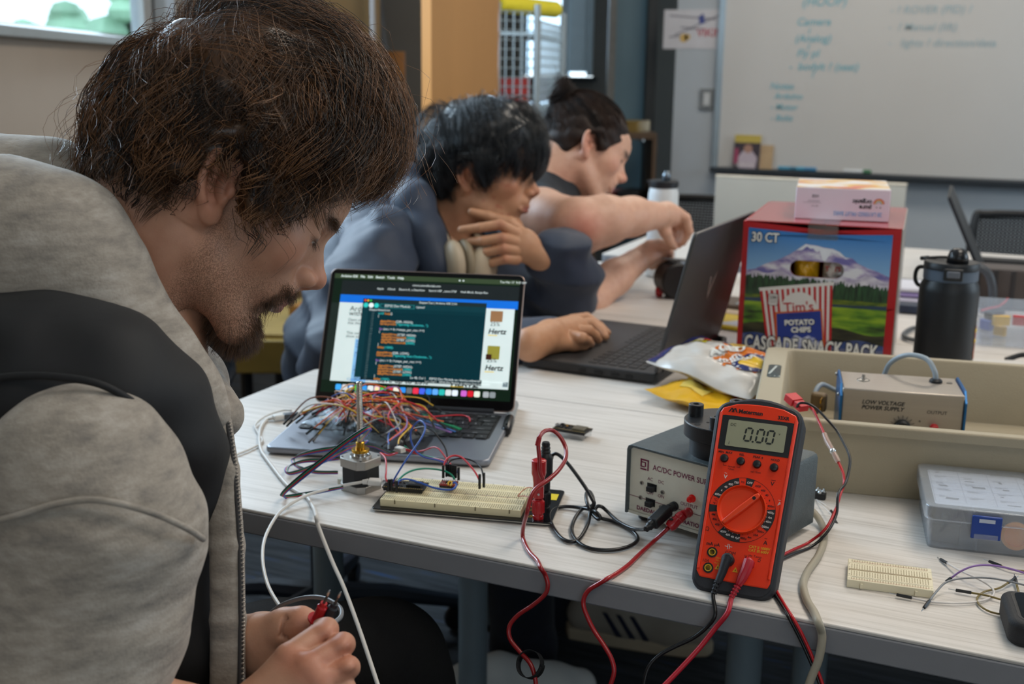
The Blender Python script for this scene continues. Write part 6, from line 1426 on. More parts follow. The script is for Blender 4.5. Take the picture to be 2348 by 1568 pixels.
TX().disc(F,.0155,.0302,.0012,.0001,10).disc(F,.0215,.0300,.0010,.0001,10).obj('sparkle',ink('black','15161a'),fb)
TX().put('NET WT',F,.0032,.118,.0300,0).quad(F,.114,.0255,.030,.0004).put('OVER 40% FRUIT',F,.0028,.116,.0215,0).put('1OZ',F,.006,.118,.0120,0,bold=.0002).obj('small_lettering',ink('fruit_grey','55525a'),fb)
# ------------------------------------------------------------------ snack bags in front of the box
yb=crumple('snack_bag','yellow snack bag lying under the white puff bag',.150,.120,.030,Matrix.Translation((-.425,1.690,.757))@Matrix.Rotation(R(-22),4,'Z')@Matrix.Rotation(R(3),4,'Y'),m_foily,seed=2.2)
t,o,fy_=yb
def patch(t,fsurf,name,uvs,m,dz=.0008,n=1):
 mb=MB();vs=[fsurf(u,v,dz) for u,v in uvs];c=fsurf(sum(p[0] for p in uvs)/len(uvs),sum(p[1] for p in uvs)/len(uvs),dz)
 mb.add(vs+[c],[(i,(i+1)%len(vs),len(vs)) for i in range(len(vs))]);return mb.obj(name,m,t,smooth=4)
def gridpatch(t,fsurf,name,u0,v0,u1,v1,m,dz=.0009,n=8,test=None):
 mb=MB();vs=[fsurf(u0+(u1-u0)*i/n,v0+(v1-v0)*j/n,dz) for j in range(n+1) for i in range(n+1)]
 fs=[(j*(n+1)+i,j*(n+1)+i+1,(j+1)*(n+1)+i+1,(j+1)*(n+1)+i) for j in range(n) for i in range(n) if test is None or test((i+.5)/n,(j+.5)/n)]
 return mb.add(vs,fs).obj(name,m,t,smooth=4)
gridpatch(t,fy_,'red_swirl',.34,.50,.86,.92,mat('swirl_red','a51e1c',rough=.25,coat=.4),test=lambda a,b:.30<((a-.5)**2+(b-.2)**2)**.5<.52,n=22)
gridpatch(t,fy_,'pale_patch',.30,.22,.62,.44,mat('patch_pale','d8bd5a',rough=.25,coat=.4),n=10)
wb2=crumple('snack_bag','white cheese puff bag with orange burst and round emblem',.205,.135,.046,Matrix.Translation((-.412,1.735,.795))@Matrix.Rotation(R(-24),4,'Z')@Matrix.Rotation(R(6),4,'Y')@Matrix.Rotation(R(9),4,'X'),m_foilw,seed=5.1,nu=34,nv=26)
t,o,fw2=wb2
m_or3=mat('burst_orange','cf6f22',rough=.25,coat=.4,var=.05);m_nv=mat('print_navy','242a5e',rough=.25,coat=.4);m_yl=mat('print_yellow','d9ae22',rough=.25,coat=.4,var=.06)
gridpatch(t,fw2,'orange_burst',.36,.22,.98,.98,m_or3,n=44,test=lambda a,b:math.hypot(a-.52,b-.55)<.40+.09*math.sin(13*math.atan2(b-.55,a-.52)))
gridpatch(t,fw2,'blue_end',.0,.02,.09,.98,m_nv,n=16);gridpatch(t,fw2,'blue_star',.30,.62,.55,.98,m_nv,dz=.0014,n=26,test=lambda a,b:math.hypot(a-.5,b-.55)<.36+.12*math.sin(9*math.atan2(b-.55,a-.5)))
gridpatch(t,fw2,'puff_picture',.36,.70,.52,.98,printmat('puff_print','b98a3a','d9bd6a',60,(1,1,1)),dz=.0020,n=12)
gridpatch(t,fw2,'yellow_label',.17,.50,.27,.72,mat('print_lemon','d9cc1e',rough=.25),dz=.0014,n=6);gridpatch(t,fw2,'red_label',.15,.64,.21,.80,mat('print_red','b8242c',rough=.25),dz=.0012,n=6)
gridpatch(t,fw2,'emblem_ring',.62,.30,.90,.73,m_nv,dz=.0020,n=36,test=lambda a,b:.34<math.hypot(a-.5,b-.5)<.5)
gridpatch(t,fw2,'emblem_field',.62,.30,.90,.73,m_yl,dz=.0018,n=36,test=lambda a,b:math.hypot(a-.5,b-.5)<=.36)
def ontx(t,fsurf,name,s,u,v,ang,size,m,dz=.003,bold=.0003):
 vs,fs=text_geo(s,1.0,bold=bold/size);ca,sa=math.cos(ang),math.sin(ang);mb=MB();W0,H0=.205,.135
 out=[]
 for p in vs:
  x,y=p.x*size,p.y*size;out.append(fsurf(u+(x*ca-y*sa)/W0,v+(x*sa+y*ca)/H0,dz))
 return mb.add(out,fs).obj(name,m,t,smooth=0)
ontx(t,fw2,'white_lettering','AGED',.455,.36,R(62),.022,ink('box_white','dcdcd8'),bold=.0012);ontx(t,fw2,'white_lettering','WHITE',.56,.30,R(62),.013,ink('box_white','dcdcd8'),bold=.0005);ontx(t,fw2,'white_lettering','CHEDDAR',.62,.30,R(62),.011,ink('box_white','dcdcd8'),bold=.0004)
ontx(t,fw2,'black_lettering','BAKED',.19,.53,R(40),.0085,ink('black','15161a'))
for k,c in enumerate('PIRATE\'S BOOTY'):
 a=R(120-24*k);ontx(t,fw2,'ring_lettering',c,.76+.117*math.cos(a),.515+.178*math.sin(a),a-PI/2,.0082,ink('box_white','dcdcd8'),bold=.0002)
 # ------------------------------------------------------------------ bottles
m_blk=mat('bottle_black','15181c',rough=.42,var=.05,bump=.05,bscale=1500)
bt=thing('water_bottle','matte black water bottle with grey collar and sticker behind the tray','bottle',(-0.108,2.03,.7425),R(-12))
m_blue=mat('collar_slate','4e5b6b',rough=.5,var=.04)
MB().lathe([(.044,0),(.0475,.003),(.048,.01),(.048,.150),(.0465,.160),(.0425,.168),(.042,.170)],56).obj('body',m_blk,bt)
MB().lathe([(.0422,.169),(.0435,.1705),(.0435,.187),(.042,.1885)],56).obj('collar',m_blue,bt)
MB().lathe([(.0424,.187),(.0442,.188),(.0442,.197),(.0425,.1995),(.0,.1995)],56).obj('lid',m_blk,bt)
MB().lathe([(.0,.199),(.0175,.199),(.0165,.210),(.0135,.219),(.0075,.2235),(0,.224)],32,(.012,-.012,0)).obj('spout_cap',mat('gloss_black','121316'),bt,smooth=4)
lk=MB().rbox((0,-.0445,.1835),(.030,.006,.020),.002).obj('latch_frame',m_blk,bt,bevel=.002,rot=(0,0,.35));MB().box((0,-.0480,.1840),(.020,.003,.011)).obj('push_button',mat('button_slate','5a5f69',rough=.5),lk,bevel=.002)
MB().tube(spl([(-.043,0,.186),(-.053,0,.184),(-.0575,0,.176),(-.0575,0,.163),(-.053,0,.155),(-.046,0,.152)],6),.0035,10).obj('carry_loop',m_blk,bt)
MB().tube(spl([(-.046,.004,.200),(-.02,.010,.2035),(.004,.0,.2055)],5),.0024,8).cyl((-.049,-.004,.200),(-.043,.012,.200),.0036).obj('wire_hinge',m_blk,bt)
stk=MB()
prof_=[(0,.0),(.010,.004),(.013,.02),(.007,.034),(.012,.045),(.009,.058),(.014,.068),(.008,.080),(.0,.085)]
for nm,off,sc,m in (('sticker_edge',.0004,1.0,mat('sticker_cream','cfc3ae',rough=.5)),('sticker_red',.0008,.7,mat('sticker_red','a85a3e',rough=.5))):
 mb=MB();vs=[]
 for (w,z) in prof_:
  for s in (-1,1):
   a=R(8)+s*w*sc/.048;vs.append(((.048+off)*math.cos(a),(.048+off)*math.sin(a),.025+.0425+(z-.0425)*sc))
 mb.add(vs,[(2*i,2*i+1,2*i+3,2*i+2) for i in range(len(prof_)-1)]);mb.obj(nm,m,bt,smooth=4)
for (z,c) in ((.088,'d8b03a'),(.070,'d8b03a')):MB().ball((.0488*math.cos(R(4)),.0488*math.sin(R(4)),z),(.001,.004,.004),8,6).obj('sticker_flower',mat('flower_'+c,c,rough=.5),bt)
wq=on(1541,600,.7425);
wbt=thing('water_bottle','white water bottle with black lid beyond the third man\'s hands','bottle',(-0.835,2.78,.7425))
MB().lathe([(.034,0),(.0375,.004),(.0375,.205),(.035,.217),(.034,.222),(0,.222)],40).obj('body',mat('bottle_white','cdd2d4',rough=.4,var=.03),wbt)
MB().lathe([(.0355,.222),(.037,.224),(.037,.237),(.034,.240),(0,.240)],36).box((-.028,0,.2345),(.03,.018,.007)).obj('lid',m_blk,wbt)
MB().lathe([(0,.24),(.011,.24),(.0105,.254),(.006,.262),(0,.263)],20,(.006,0,0)).obj('spout_cap',mat('chrome_cap','6f7a84',rough=.2,metal=.6),wbt,smooth=4)
# ------------------------------------------------------------------ dark laptop of the second man
def dark_laptop():
 hinge=Vector((-.529,1.766,.74));ux=Vector((.040,.9992,0)).normalized()
 fw_=Vector((-ux.y,ux.x,0))
 # local x = from user's front edge to the hinge, local y = along the hinge
 M=Matrix((-fw_,ux,Vector((0,0,1)))).transposed().to_4x4();D_,W_,H_=.248,.358,.019
 M.translation=hinge+fw_*D_
 t=thing('laptop','dark grey laptop seen from its side with the second man\'s hand on it','laptop');t.matrix_world=M
 mb_=mat('laptop_charcoal','2b2a2b',rough=.5,var=.06,vscale=30,bump=.04,bscale=900);ml_=mat('lid_graphite','4a4847',rough=.42,metal=.4,var=.04,vscale=6,stretch=(1,1,14))
 MB().rbox((D_/2,W_/2,H_/2+.002),(D_,W_,H_-.003),.008).obj('base',mb_,t,bevel=.0025,seg=2)
 for x in (.02,D_-.02):MB().box((x,W_/2,.0012),(.012,W_*.8,.0026)).obj('rubber_foot',m_black,t)
 for (x,w,h) in ((.115,.012,.006),(.145,.015,.0065),(.175,.014,.005),(.200,.012,.005)):MB().box((x,-.0002,H_*.5),(w,.002,h)).obj('side_port',mat('port_dark','060607',rough=.4),t)
 MB().rbox((.063,W_*.46,H_-.0008),(.078,.115,.0008),.004).obj('trackpad',mat('pad_dark','343332',rough=.35),t)
 m_k=mat('key_dark','1a1a1c',rough=.5,var=.08);proto=None
 MB().rbox((.166,W_/2,H_-.0009),(.108,W_-.03,.0008),.003).obj('keyboard_well',mat('well_dark','101011',rough=.6),t)
 lt=TX()
 for r in range(6):
  n=15;x=.216-.0182*r-(.002 if r==0 else 0)
  for c in range(n):
   y=.018+(W_-.036)*(c+.5)/n;w=(W_-.036)/n-.0035;h_=.0145 if r else .009
   if r==5 and 4<=c<=7:
    if c!=4:continue
    y=.018+(W_-.036)*6/n;w=(W_-.036)/n*4-.0035
   if proto is None or r in (0,5):o=MB().rbox((0,0,0),(h_,w,.0022),.0015,2).obj('key',m_k,t);
   else:o=proto.copy();COL.objects.link(o)
   if r==1 and c==0:proto=o
   o.location=(x,y,H_+.0004)
   ch=('1234567890-=QWE','QWERTYUIOP[]\\+7','ASDFGHJKL;\'<456','ZXCVBNM,./^1230','F1F2F3F4F5')[max(0,min(r-1,3))][c%15] if r else 'F'
   if r not in (5,):lt.put(ch,Matrix.Translation((x+.002,y+.002,H_+.0017))@Matrix.Rotation(-PI/2,4,'Z'),.005,0,0,0)
 lt.obj('key_lettering',ink('key_grey','8d8f92'),t)
 st=TX();F=Matrix.Translation((.022,.022,H_-.0002))
 MB().rbox((.030,.030,H_-.0003),(.020,.026,.0005),.002).obj('sticker',mat('sticker_dark','15171a',rough=.4),t)
 TX().poly(Matrix.Translation((.030,.030,H_+.0002)),[(-.006,-.009),(.006,-.009),(.006,.0),(-.002,.006),(-.006,.002)]).obj('sticker_green',ink('sticker_green','6fae2a'),t)
 TX().poly(Matrix.Translation((.030,.030,H_+.0003)),[(-.008,.004),(-.001,.008),(.004,.011),(-.006,.011)]).obj('sticker_pale',ink('sticker_pale','c8a0b0'),t)
 # lid leaning a little away from its user
 a=R(13.5);L=MB();LH=.243
 L.rbox((0,0,0),(.001,.001,.001),.0001) if False else None
 lid=MB().rbox((LH/2,W_/2,-.003),(LH,W_,.006),.008).obj('screen_lid',ml_,t,bevel=.0012)
 lid.matrix_local=frame((D_-.006,0,H_+.001),(math.sin(a),0,math.cos(a)),(0,1,0))
 zc=lid.matrix_local.to_3x3()@Vector((0,0,1))
 sgn=-1 if zc.x>0 else 1
 MB().rbox((LH/2,W_/2,(.0004 if sgn>0 else -.0064)),(LH-.004,W_-.004,.0008),.006).obj('bezel',m_bez,lid,smooth=0)
 MB().box((LH/2+.006,W_/2,(.0010 if sgn>0 else -.0070)),(LH-.035,W_-.016,.0006)).obj('display',screen('dim','1c2834',.5),lid)
 zo=-.0064 if sgn>0 else .0004
 Fo=frame((LH*.52,W_*.50,zo),(0,1,0),(1,0,0))
 if (Fo.to_3x3()@Vector((0,0,1))).z*(zo-(-.003))<0:Fo=frame((LH*.52,W_*.50,zo),(0,-1,0),(1,0,0))
 TX().poly(Fo,[(-.020,.022),(-.009,.018),(-.004,-.022),(-.010,-.008)]).poly(Fo,[(-.002,-.026),(.020,.026),(.006,.014),(-.004,-.010)]).obj('lid_emblem',mat('emblem_silver','c9c9c9',rough=.25,metal=.7),lid)
 MB().cyl((D_-.004,.03,H_+.001),(D_-.004,W_-.03,H_+.001),.006,n=12).obj('hinge',m_black,t)
 MB().tube([(D_-.002,W_-.01,.010),(D_+.012,W_-.012,.010),(D_+.018,W_-.04,.006)],.006,10).obj('rear_bumper',m_black,t)
 return t
dark_laptop()
# ------------------------------------------------------------------ work of the third man
mp=at(1546,626,2.63)
wm_=thing('wheel_motor','black round motor housing with steel screws under the third man\'s hands','motor',(mp.x,mp.y,.742))
nrm=(-FW+RT*.25);nrm.z=0;nrm.normalize()
M_=frame((0,0,.041),nrm.cross(Vector((0,0,1))),(0,0,1));M_=M_@Matrix.Identity(4)
MB().lathe([(0,-.03),(.036,-.03),(.040,-.026),(.040,.026),(.037,.030),(0,.030)],40,m=M_).obj('housing',mat('housing_black','101113',rough=.4),wm_)
MB().lathe([(0,.030),(.014,.030),(.014,.036),(0,.036)],24,m=M_@Matrix.Translation((.012,-.002,0))).obj('hub',mat('hub_dark','2a1414',rough=.4),wm_)
for (x,y) in ((.020,.022),(.024,-.020),(-.022,-.026),(-.024,.022)):MB().lathe([(0,.030),(.0055,.030),(.0050,.0325),(0,.033)],16,m=M_@Matrix.Translation((x,y,0))).obj('screw',m_tin,wm_)
MB().box((0,0,0),(.09,.02,.003),frame((.012,0,.087),RT,FW) if False else Matrix.Translation((.015,.01,.0855))).obj('bracket',mat('bracket_grey','8d8f90',rough=.4,metal=.6),wm_,bevel=.0006)
MB().box((0,.0,.076),(.022,.03,.016)).obj('gear_block',mat('housing_black','101113'),wm_,bevel=.002)
a,b=on(1503,668,.752),on(1590,670,.752)
sd=thing('multi_tool','red and black handled tool lying before the third man\'s motor','tool',a);d=b-a
MB().tube([Vector((0,0,0)),d*.06,d*.16,d*.2,d*.3],[.009,.013,.013,.006,.006],14).obj('red_end',m_redp,sd);MB().box((0,0,0),(d.length*.75,.022,.018),frame(d*.62+Vector((0,0,-.003)),d,Vector((0,0,1)).cross(d))).obj('black_grip',m_black,sd,bevel=.004)
MB().box((0,0,0),(d.length*.62,.010,.008),frame(d*.64+Vector((0,0,.0085)),d,Vector((0,0,1)).cross(d))).obj('red_inlay',m_redp,sd,bevel=.002)
MB().cyl(-d*.02,d*.06,.0035,n=8).obj('shaft',m_tin,sd)
# yellow booklet and papers between laptop and snack box
p=on(1672,735,.742);bk_=thing('booklet','yellow booklet lying open between dark laptop and snack box','booklet',(p.x-.03,p.y-.05,.7415),R(-8))
MB().box((.05,.05,.004),(.20,.16,.007)).obj('pages',mat('booklet_yellow','d8b81c',rough=.5,var=.04),bk_,bevel=.001)
TX().poly(Matrix.Translation((0,0,.0078)),[(.02,-.02),(.15,-.02),(.15,.12),(.08,.09)]).obj('white_page',ink('page_white','c9cbd0'),bk_)
TX().poly(Matrix.Translation((0,0,.0081)),[(-.04,.085),(.15,.085),(.15,.13),(-.04,.13)]).obj('picture_strip',ink('page_tan','b8a288'),bk_)
TX().ring(Matrix.Translation((.06,.105,.0084)),0,0,.012,.015,0,20,0,300).obj('page_doodle',ink('black','15161a'),bk_)
bk2=thing('clipboard','dark brown folder behind the yellow booklet','folder',(p.x+.01,p.y+.16,.7415),R(-4));MB().box((0,0,.006),(.17,.1,.011)).obj('cover',mat('folder_brown','5a4d42',rough=.6),bk2,bevel=.002);MB().box((.0,-.03,.0125),(.05,.02,.003)).obj('clip',m_tin,bk2,bevel=.001)
# ------------------------------------------------------------------ things beyond the black bottle
c1_=on(2250,800,.7425);m_bin=MATS.get('clear_polypropylene')
bn=thing('parts_bin','clear plastic parts tub with coloured bits beyond the black bottle','tub',(-.075,2.31,.7425),R(7))
tub(0,0,.27,.20,0,.060,.015,.002,.010).obj('tub',m_film2 if False else m_bin,bn)
rgx=random.Random(12)
for i in range(10):
 c=('c22a34','2f55a8','1f8468','d8ac34','2a2c30')[i%5];x,y=.03+rgx.random()*.2,.03+rgx.random()*.14
 tag(MB().rbox((0,0,.01),(.02+.02*rgx.random(),.012,.018),.003).obj('small_part',mat('part_'+c,c,rough=.4),loc=bn.matrix_basis@Vector((x,y,.004+.02*rgx.random())) if False else Vector((-.075+x*math.cos(R(7))-y*math.sin(R(7)),2.31+x*math.sin(R(7))+y*math.cos(R(7)),.7465+.012*(i%3))),rot=(0,0,rgx.random()*3)),{'c22a34':'red','2f55a8':'blue','1f8468':'green','d8ac34':'yellow','2a2c30':'black'}[c]+' small part inside the clear tub beyond the bottle','part','loose parts in the clear tub, '+c)
pp=thing('paper_stack','white papers lying near the clear tub behind the tray','papers',(-.02,2.02,.7415),R(12));MB().box((.08,.06,.002),(.28,.2,.003)).obj('sheet',mat('paper_white','cbc8c4',rough=.7,var=.02),pp);MB().box((.07,.07,.0045),(.27,.19,.002),Matrix.Rotation(.1,4,'Z')).obj('sheet',mat('paper_white','cbc8c4'),pp)
tag(MB().tube(spl([(0,0,.004),(.03,.02,.012),(.06,.01,.006),(.05,-.03,.009),(.09,-.035,.004)],6),.005,8).obj('black_strap',m_black,loc=(-.01,2.20,.7425)),'crumpled black strap on the table right of the bottle','strap')
tag(MB().tube(spl([on(2130,756,.747),on(2095,752,.747),on(2072,766,.747),on(2085,777,.747),on(2130,783,.747)],7),.0045,10).obj('grey_cable',mat('cable_grey2','55585b',rough=.5),smooth=4),'dark grey cable loop left of the black bottle','cable')
zb=thing('zip_bag','flat stack of zip bags with purple and white stripes between box and bottle','bag',(-.25,2.72,.7415),R(5))
for k,c in enumerate(('c8c4d4','8f7fae','d4d2da')):MB().box((.06+.005*k,.04,.006+.012*k),(.17-.01*k,.12,.009)).obj('folded_bag',mat('zipbag_'+c,c,rough=.35,var=.05),zb,bevel=.002)
db=thing('blue_module','dark blue electronic module lying left of the black bottle','module',(-.185,2.60,.7425),R(4));MB().rbox((0,0,.009),(.11,.05,.017),.004).obj('case',mat('module_navy','1d2b40',rough=.4),db,bevel=.002)
# third laptop, far right, seen edge-on
l3=thing('laptop','dark laptop standing open edge-on behind the black bottle','laptop',on(2232,640,.7425),R(3))
MB().rbox((.14,.0,.009),(.24,.33,.016),.008).obj('base',mat('laptop_black','17191c',rough=.45),l3,bevel=.002)
ld3=MB().rbox((.112,0,0),(.225,.33,.008),.006).obj('screen_lid',mat('laptop_black','17191c'),l3,bevel=.001);ld3.matrix_local=frame((.022,0,.018),(-math.sin(R(26)),0,math.cos(R(26))),(0,1,0))
MB().rbox((.115,0,.0045),(.205,.31,.001),.003).obj('display',mat('display_dark','2a3240',rough=.1),ld3)
bl3=thing('black_case','flat black case on the far table at the right edge','case',on(2300,606,.742),R(3));MB().rbox((0,0,.008),(.16,.05,.015),.005).obj('shell',m_black,bl3,bevel=.002)
lp=thing('lamp_arm','grey curved stand rising behind the black bottle','stand',on(2275,715,.7425));MB().tube(spl([(0,0,.0),(-.004,0,.05),(-.018,0,.085),(-.045,0,.10)],6),.009,10).obj('arm',mat('arm_grey','3d4045',rough=.4),lp,smooth=4);MB().lathe([(0,0),(.026,0),(.026,.008),(0,.009)],24).obj('base',m_black,lp)
dk3=thing('crate','dark ribbed crate standing beyond the clear tub','crate',on(2330,735,.742)+Vector((.02,.16,0)),R(5))
MB().rbox((0,0,.045),(.26,.08,.09),.008).obj('body',mat('crate_brown','4b4340',rough=.6),dk3,bevel=.003)
for k in range(7):MB().box((-.11+.036*k,-.042,.045),(.008,.008,.085)).obj('rib',mat('crate_dark','2b2727',rough=.6),dk3)
tag(MB().tube(spl([at(2322,664,2.555),at(2308,688,2.53),at(2290,702,2.50),at(2270,706,2.48),at(2250,712,2.46)],6),.0022,8).obj('red_wire',wm('red'),smooth=4),'red wire held by the fingertips at the right edge','wire')
# chairs
chair('office chair with dark mesh back under the second man',(-1.33,1.97,0),R(20),'1c2735',.44)
chair('black mesh office chair at the far right edge',(.06,3.86,0),R(-88),'17181a',.39,None,.40)
chair('black mesh office chair beside the parked flip table',(-1.13,4.10,0),R(-92),'17181a',.36,None,.40)
chair('black office chair under the third man',(-1.30,2.75,0),R(24),'101113',.36)
chair('black office chair under the man in front',(-1.08,.62,0),R(32),'0f1012',.34)
# yellow cart far back on the floor, seen under the front man's chin
p=on(455,872,.0);yc=thing('tool_cart','low yellow tool cart standing on the floor in the background','cart',(-2.0,3.02,0),R(25))
MB().rbox((0,0,.42),(.50,.62,.10),.02).obj('tray',mat('cart_yellow','8f7636',rough=.5,var=.06),yc,bevel=.004);MB().rbox((0,0,.475),(.44,.56,.012),.015).obj('tray_liner',mat('cart_liner','a38a52',rough=.6),yc)
for x in (-.2,.2):
 for y in (-.26,.26):MB().cyl((x,y,.06),(x,y,.40),.018).obj('post',m_black,yc);MB().lathe([(0,-.015),(.04,-.012),(.04,.012),(0,.015)],18,m=Matrix.Translation((x,y,.04))@Matrix.Rotation(PI/2,4,'X')).obj('caster',m_black,yc)
tag(MB().rbox((0,0,.02),(.2,.14,.04),.01).obj('orange_box',mat('box_orange','9a6a30',rough=.6),loc=(-1.98,3.0,.482)),'orange-brown box on the yellow tool cart','box')
# ------------------------------------------------------------------ people: smooth bodies grown from distance fields
class Field:
 def __init__(s,lo,hi,h):
  s.lo=np.array(lo,float);s.h=h
  s.n=np.ceil((np.array(hi)-s.lo)/h).astype(int)+1
  s.ax=[(s.lo[i]+h*np.arange(s.n[i])).astype(np.float32) for i in range(3)]
  s.D=np.full(s.n,0.2,np.float32)
 def _sl(s,lo,hi):
  sl=[]
  for i in range(3):
   a=max(0,int(math.floor((lo[i]-s.lo[i])/s.h)));b=min(s.n[i],int(math.ceil((hi[i]-s.lo[i])/s.h))+1)
   if b<=a:return None
   sl.append(slice(a,b))
  return tuple(sl)
 def _xyz(s,sl):return s.ax[0][sl[0]][:,None,None],s.ax[1][sl[1]][None,:,None],s.ax[2][sl[2]][None,None,:]
 def comb(s,sl,d,k,op):
  D=s.D[sl]
  if op=='sub':
   d=-d
   if k>0:hh=np.clip(.5-.5*(D-d)/k,0,1);s.D[sl]=D+(d-D)*hh+k*hh*(1-hh)
   else:s.D[sl]=np.maximum(D,d)
  else:
   if k>0:hh=np.clip(.5+.5*(D-d)/k,0,1);s.D[sl]=D+(d-D)*hh-k*hh*(1-hh)
   else:s.D[sl]=np.minimum(D,d)
 def cone(s,a,b,ra,rb=None,k=.01,op='add'):
  rb=ra if rb is None else rb;a=np.array(a,float);b=np.array(b,float);m=max(ra,rb)+k+2*s.h+.004
  sl=s._sl(np.minimum(a,b)-m,np.maximum(a,b)+m)
  if sl is None:return s
  X,Y,Z=s._xyz(sl);ba=b-a;L2=float(ba@ba)+1e-12
  px,py,pz=X-a[0],Y-a[1],Z-a[2]
  t=np.clip((px*ba[0]+py*ba[1]+pz*ba[2])/L2,0,1).astype(np.float32)
  d=np.sqrt((px-ba[0]*t)**2+(py-ba[1]*t)**2+(pz-ba[2]*t)**2)-(ra+(rb-ra)*t)
  s.comb(sl,d.astype(np.float32),k,op);return s
 def chain(s,pts,rs,k=.006):
  for i in range(len(pts)-1):s.cone(pts[i],pts[i+1],rs[i],rs[i+1],k)
  return s
 def ell(s,c,r,rot=None,k=.01,op='add'):
  c=np.array(c,float);r=np.array(r,float);m=float(max(r))+k+2*s.h+.004
  sl=s._sl(c-m,c+m)
  if sl is None:return s
  X,Y,Z=s._xyz(sl);p=[X-c[0],Y-c[1],Z-c[2]]
  if rot is not None:
   M=np.array(rot)
   p=[M[i][0]*p[0]+M[i][1]*p[1]+M[i][2]*p[2] for i in range(3)]
  q=np.sqrt((p[0]/r[0])**2+(p[1]/r[1])**2+(p[2]/r[2])**2);g=np.sqrt((p[0]/r[0]**2)**2+(p[1]/r[1]**2)**2+(p[2]/r[2]**2)**2)+1e-6
  s.comb(sl,(q*(q-1)/g).astype(np.float32),k,op);return s
 def displace(s,fn):
  X,Y,Z=np.meshgrid(*s.ax,indexing='ij');s.D=s.D+fn(X,Y,Z).astype(np.float32);return s
 def mesh(s):
  D=s.D;D[0]=D[-1]=.1;D[:,0]=D[:,-1]=.1;D[:,:,0]=D[:,:,-1]=.1
  ins=D<0;n=s.n
  cs=[(i,j,k) for i in (0,1) for j in (0,1) for k in (0,1)]
  def sh(A,c):return A[c[0]:n[0]-1+c[0],c[1]:n[1]-1+c[1],c[2]:n[2]-1+c[2]]
  cnt=sum(sh(ins,c).astype(np.int8) for c in cs);mix=(cnt>0)&(cnt<8)
  I=np.argwhere(mix);m=len(I);ids=np.full(mix.shape,-1,np.int64);ids[mix]=np.arange(m)
  V=np.zeros((m,3));W=np.zeros(m);dv={c:sh(D,c)[mix] for c in cs}
  for a in cs:
   for ax in range(3):
    if a[ax]:continue
    b=list(a);b[ax]=1;b=tuple(b);da,db=dv[a],dv[b];x=(da<0)!=(db<0)
    t=np.where(x,da/(da-db+1e-12),0);P=np.repeat(np.array(a,float)[None],m,0);P[:,ax]+=t
    V+=P*x[:,None];W+=x
  V=(V/W[:,None]+I)*s.h+s.lo
  F=[]
  for ax in range(3):
   u,v=[(1,2),(2,0),(0,1)][ax]
   A=np.take(ins,range(n[ax]-1),ax);B=np.take(ins,range(1,n[ax]),ax);ch=np.argwhere(A!=B)
   ok=(ch[:,u]>0)&(ch[:,v]>0)&(ch[:,u]<n[u]-1)&(ch[:,v]<n[v]-1);ch=ch[ok]
   fl=A[tuple(ch.T)]
   def cid(du,dv_):c=ch.copy();c[:,u]-=du;c[:,v]-=dv_;return ids[tuple(c.T)]
   q=np.stack([cid(1,1),cid(0,1),cid(0,0),cid(1,0)],1);q[~fl]=q[~fl][:,::-1];F.append(q)
  return V,np.concatenate(F)
def relax(V,F,it=2,lam=.5):
 n=len(V);e=np.concatenate([F[:,[0,1]],F[:,[1,2]],F[:,[2,3]],F[:,[3,0]]])
 deg=np.bincount(e[:,0],minlength=n)+np.bincount(e[:,1],minlength=n)
 for i in range(it):
  for l in (lam,-lam*1.03):
   S=np.stack([np.bincount(e[:,0],V[e[:,1],c],n)+np.bincount(e[:,1],V[e[:,0],c],n) for c in range(3)],1)/np.maximum(deg,1)[:,None];V=V+l*(S-V)
 return V
def arrmesh(name,V,F,m,parent=None,cols=None,smooth=True):
 me=bpy.data.meshes.new(name);V=np.asarray(V,np.float32);F=np.asarray(F,np.int32);k=F.shape[1]
 me.vertices.add(len(V));me.vertices.foreach_set('co',V.ravel());me.loops.add(F.size);me.loops.foreach_set('vertex_index',F.ravel())
 me.polygons.add(len(F));me.polygons.foreach_set('loop_start',np.arange(0,F.size,k,dtype=np.int32));me.polygons.foreach_set('loop_total',np.full(len(F),k,np.int32))
 me.update(calc_edges=True)
 if smooth:me.polygons.foreach_set('use_smooth',np.ones(len(F),bool))
 if cols is not None:
  at_=me.color_attributes.new('tone','FLOAT_COLOR','POINT');at_.data.foreach_set('color',np.asarray(cols,np.float32).ravel())
 me.validate()
 if m:me.materials.append(m)
 o=bpy.data.objects.new(name,me);COL.objects.link(o)
 if parent:o.parent=parent
 return o
def merge(parts):
 Vs,Fs,Cs,o=[],[],[],0
 for V,F,Cc in parts:Vs.append(V);Fs.append(F+o);Cs.append(Cc);o+=len(V)
 return np.concatenate(Vs),np.concatenate(Fs),np.concatenate(Cs)
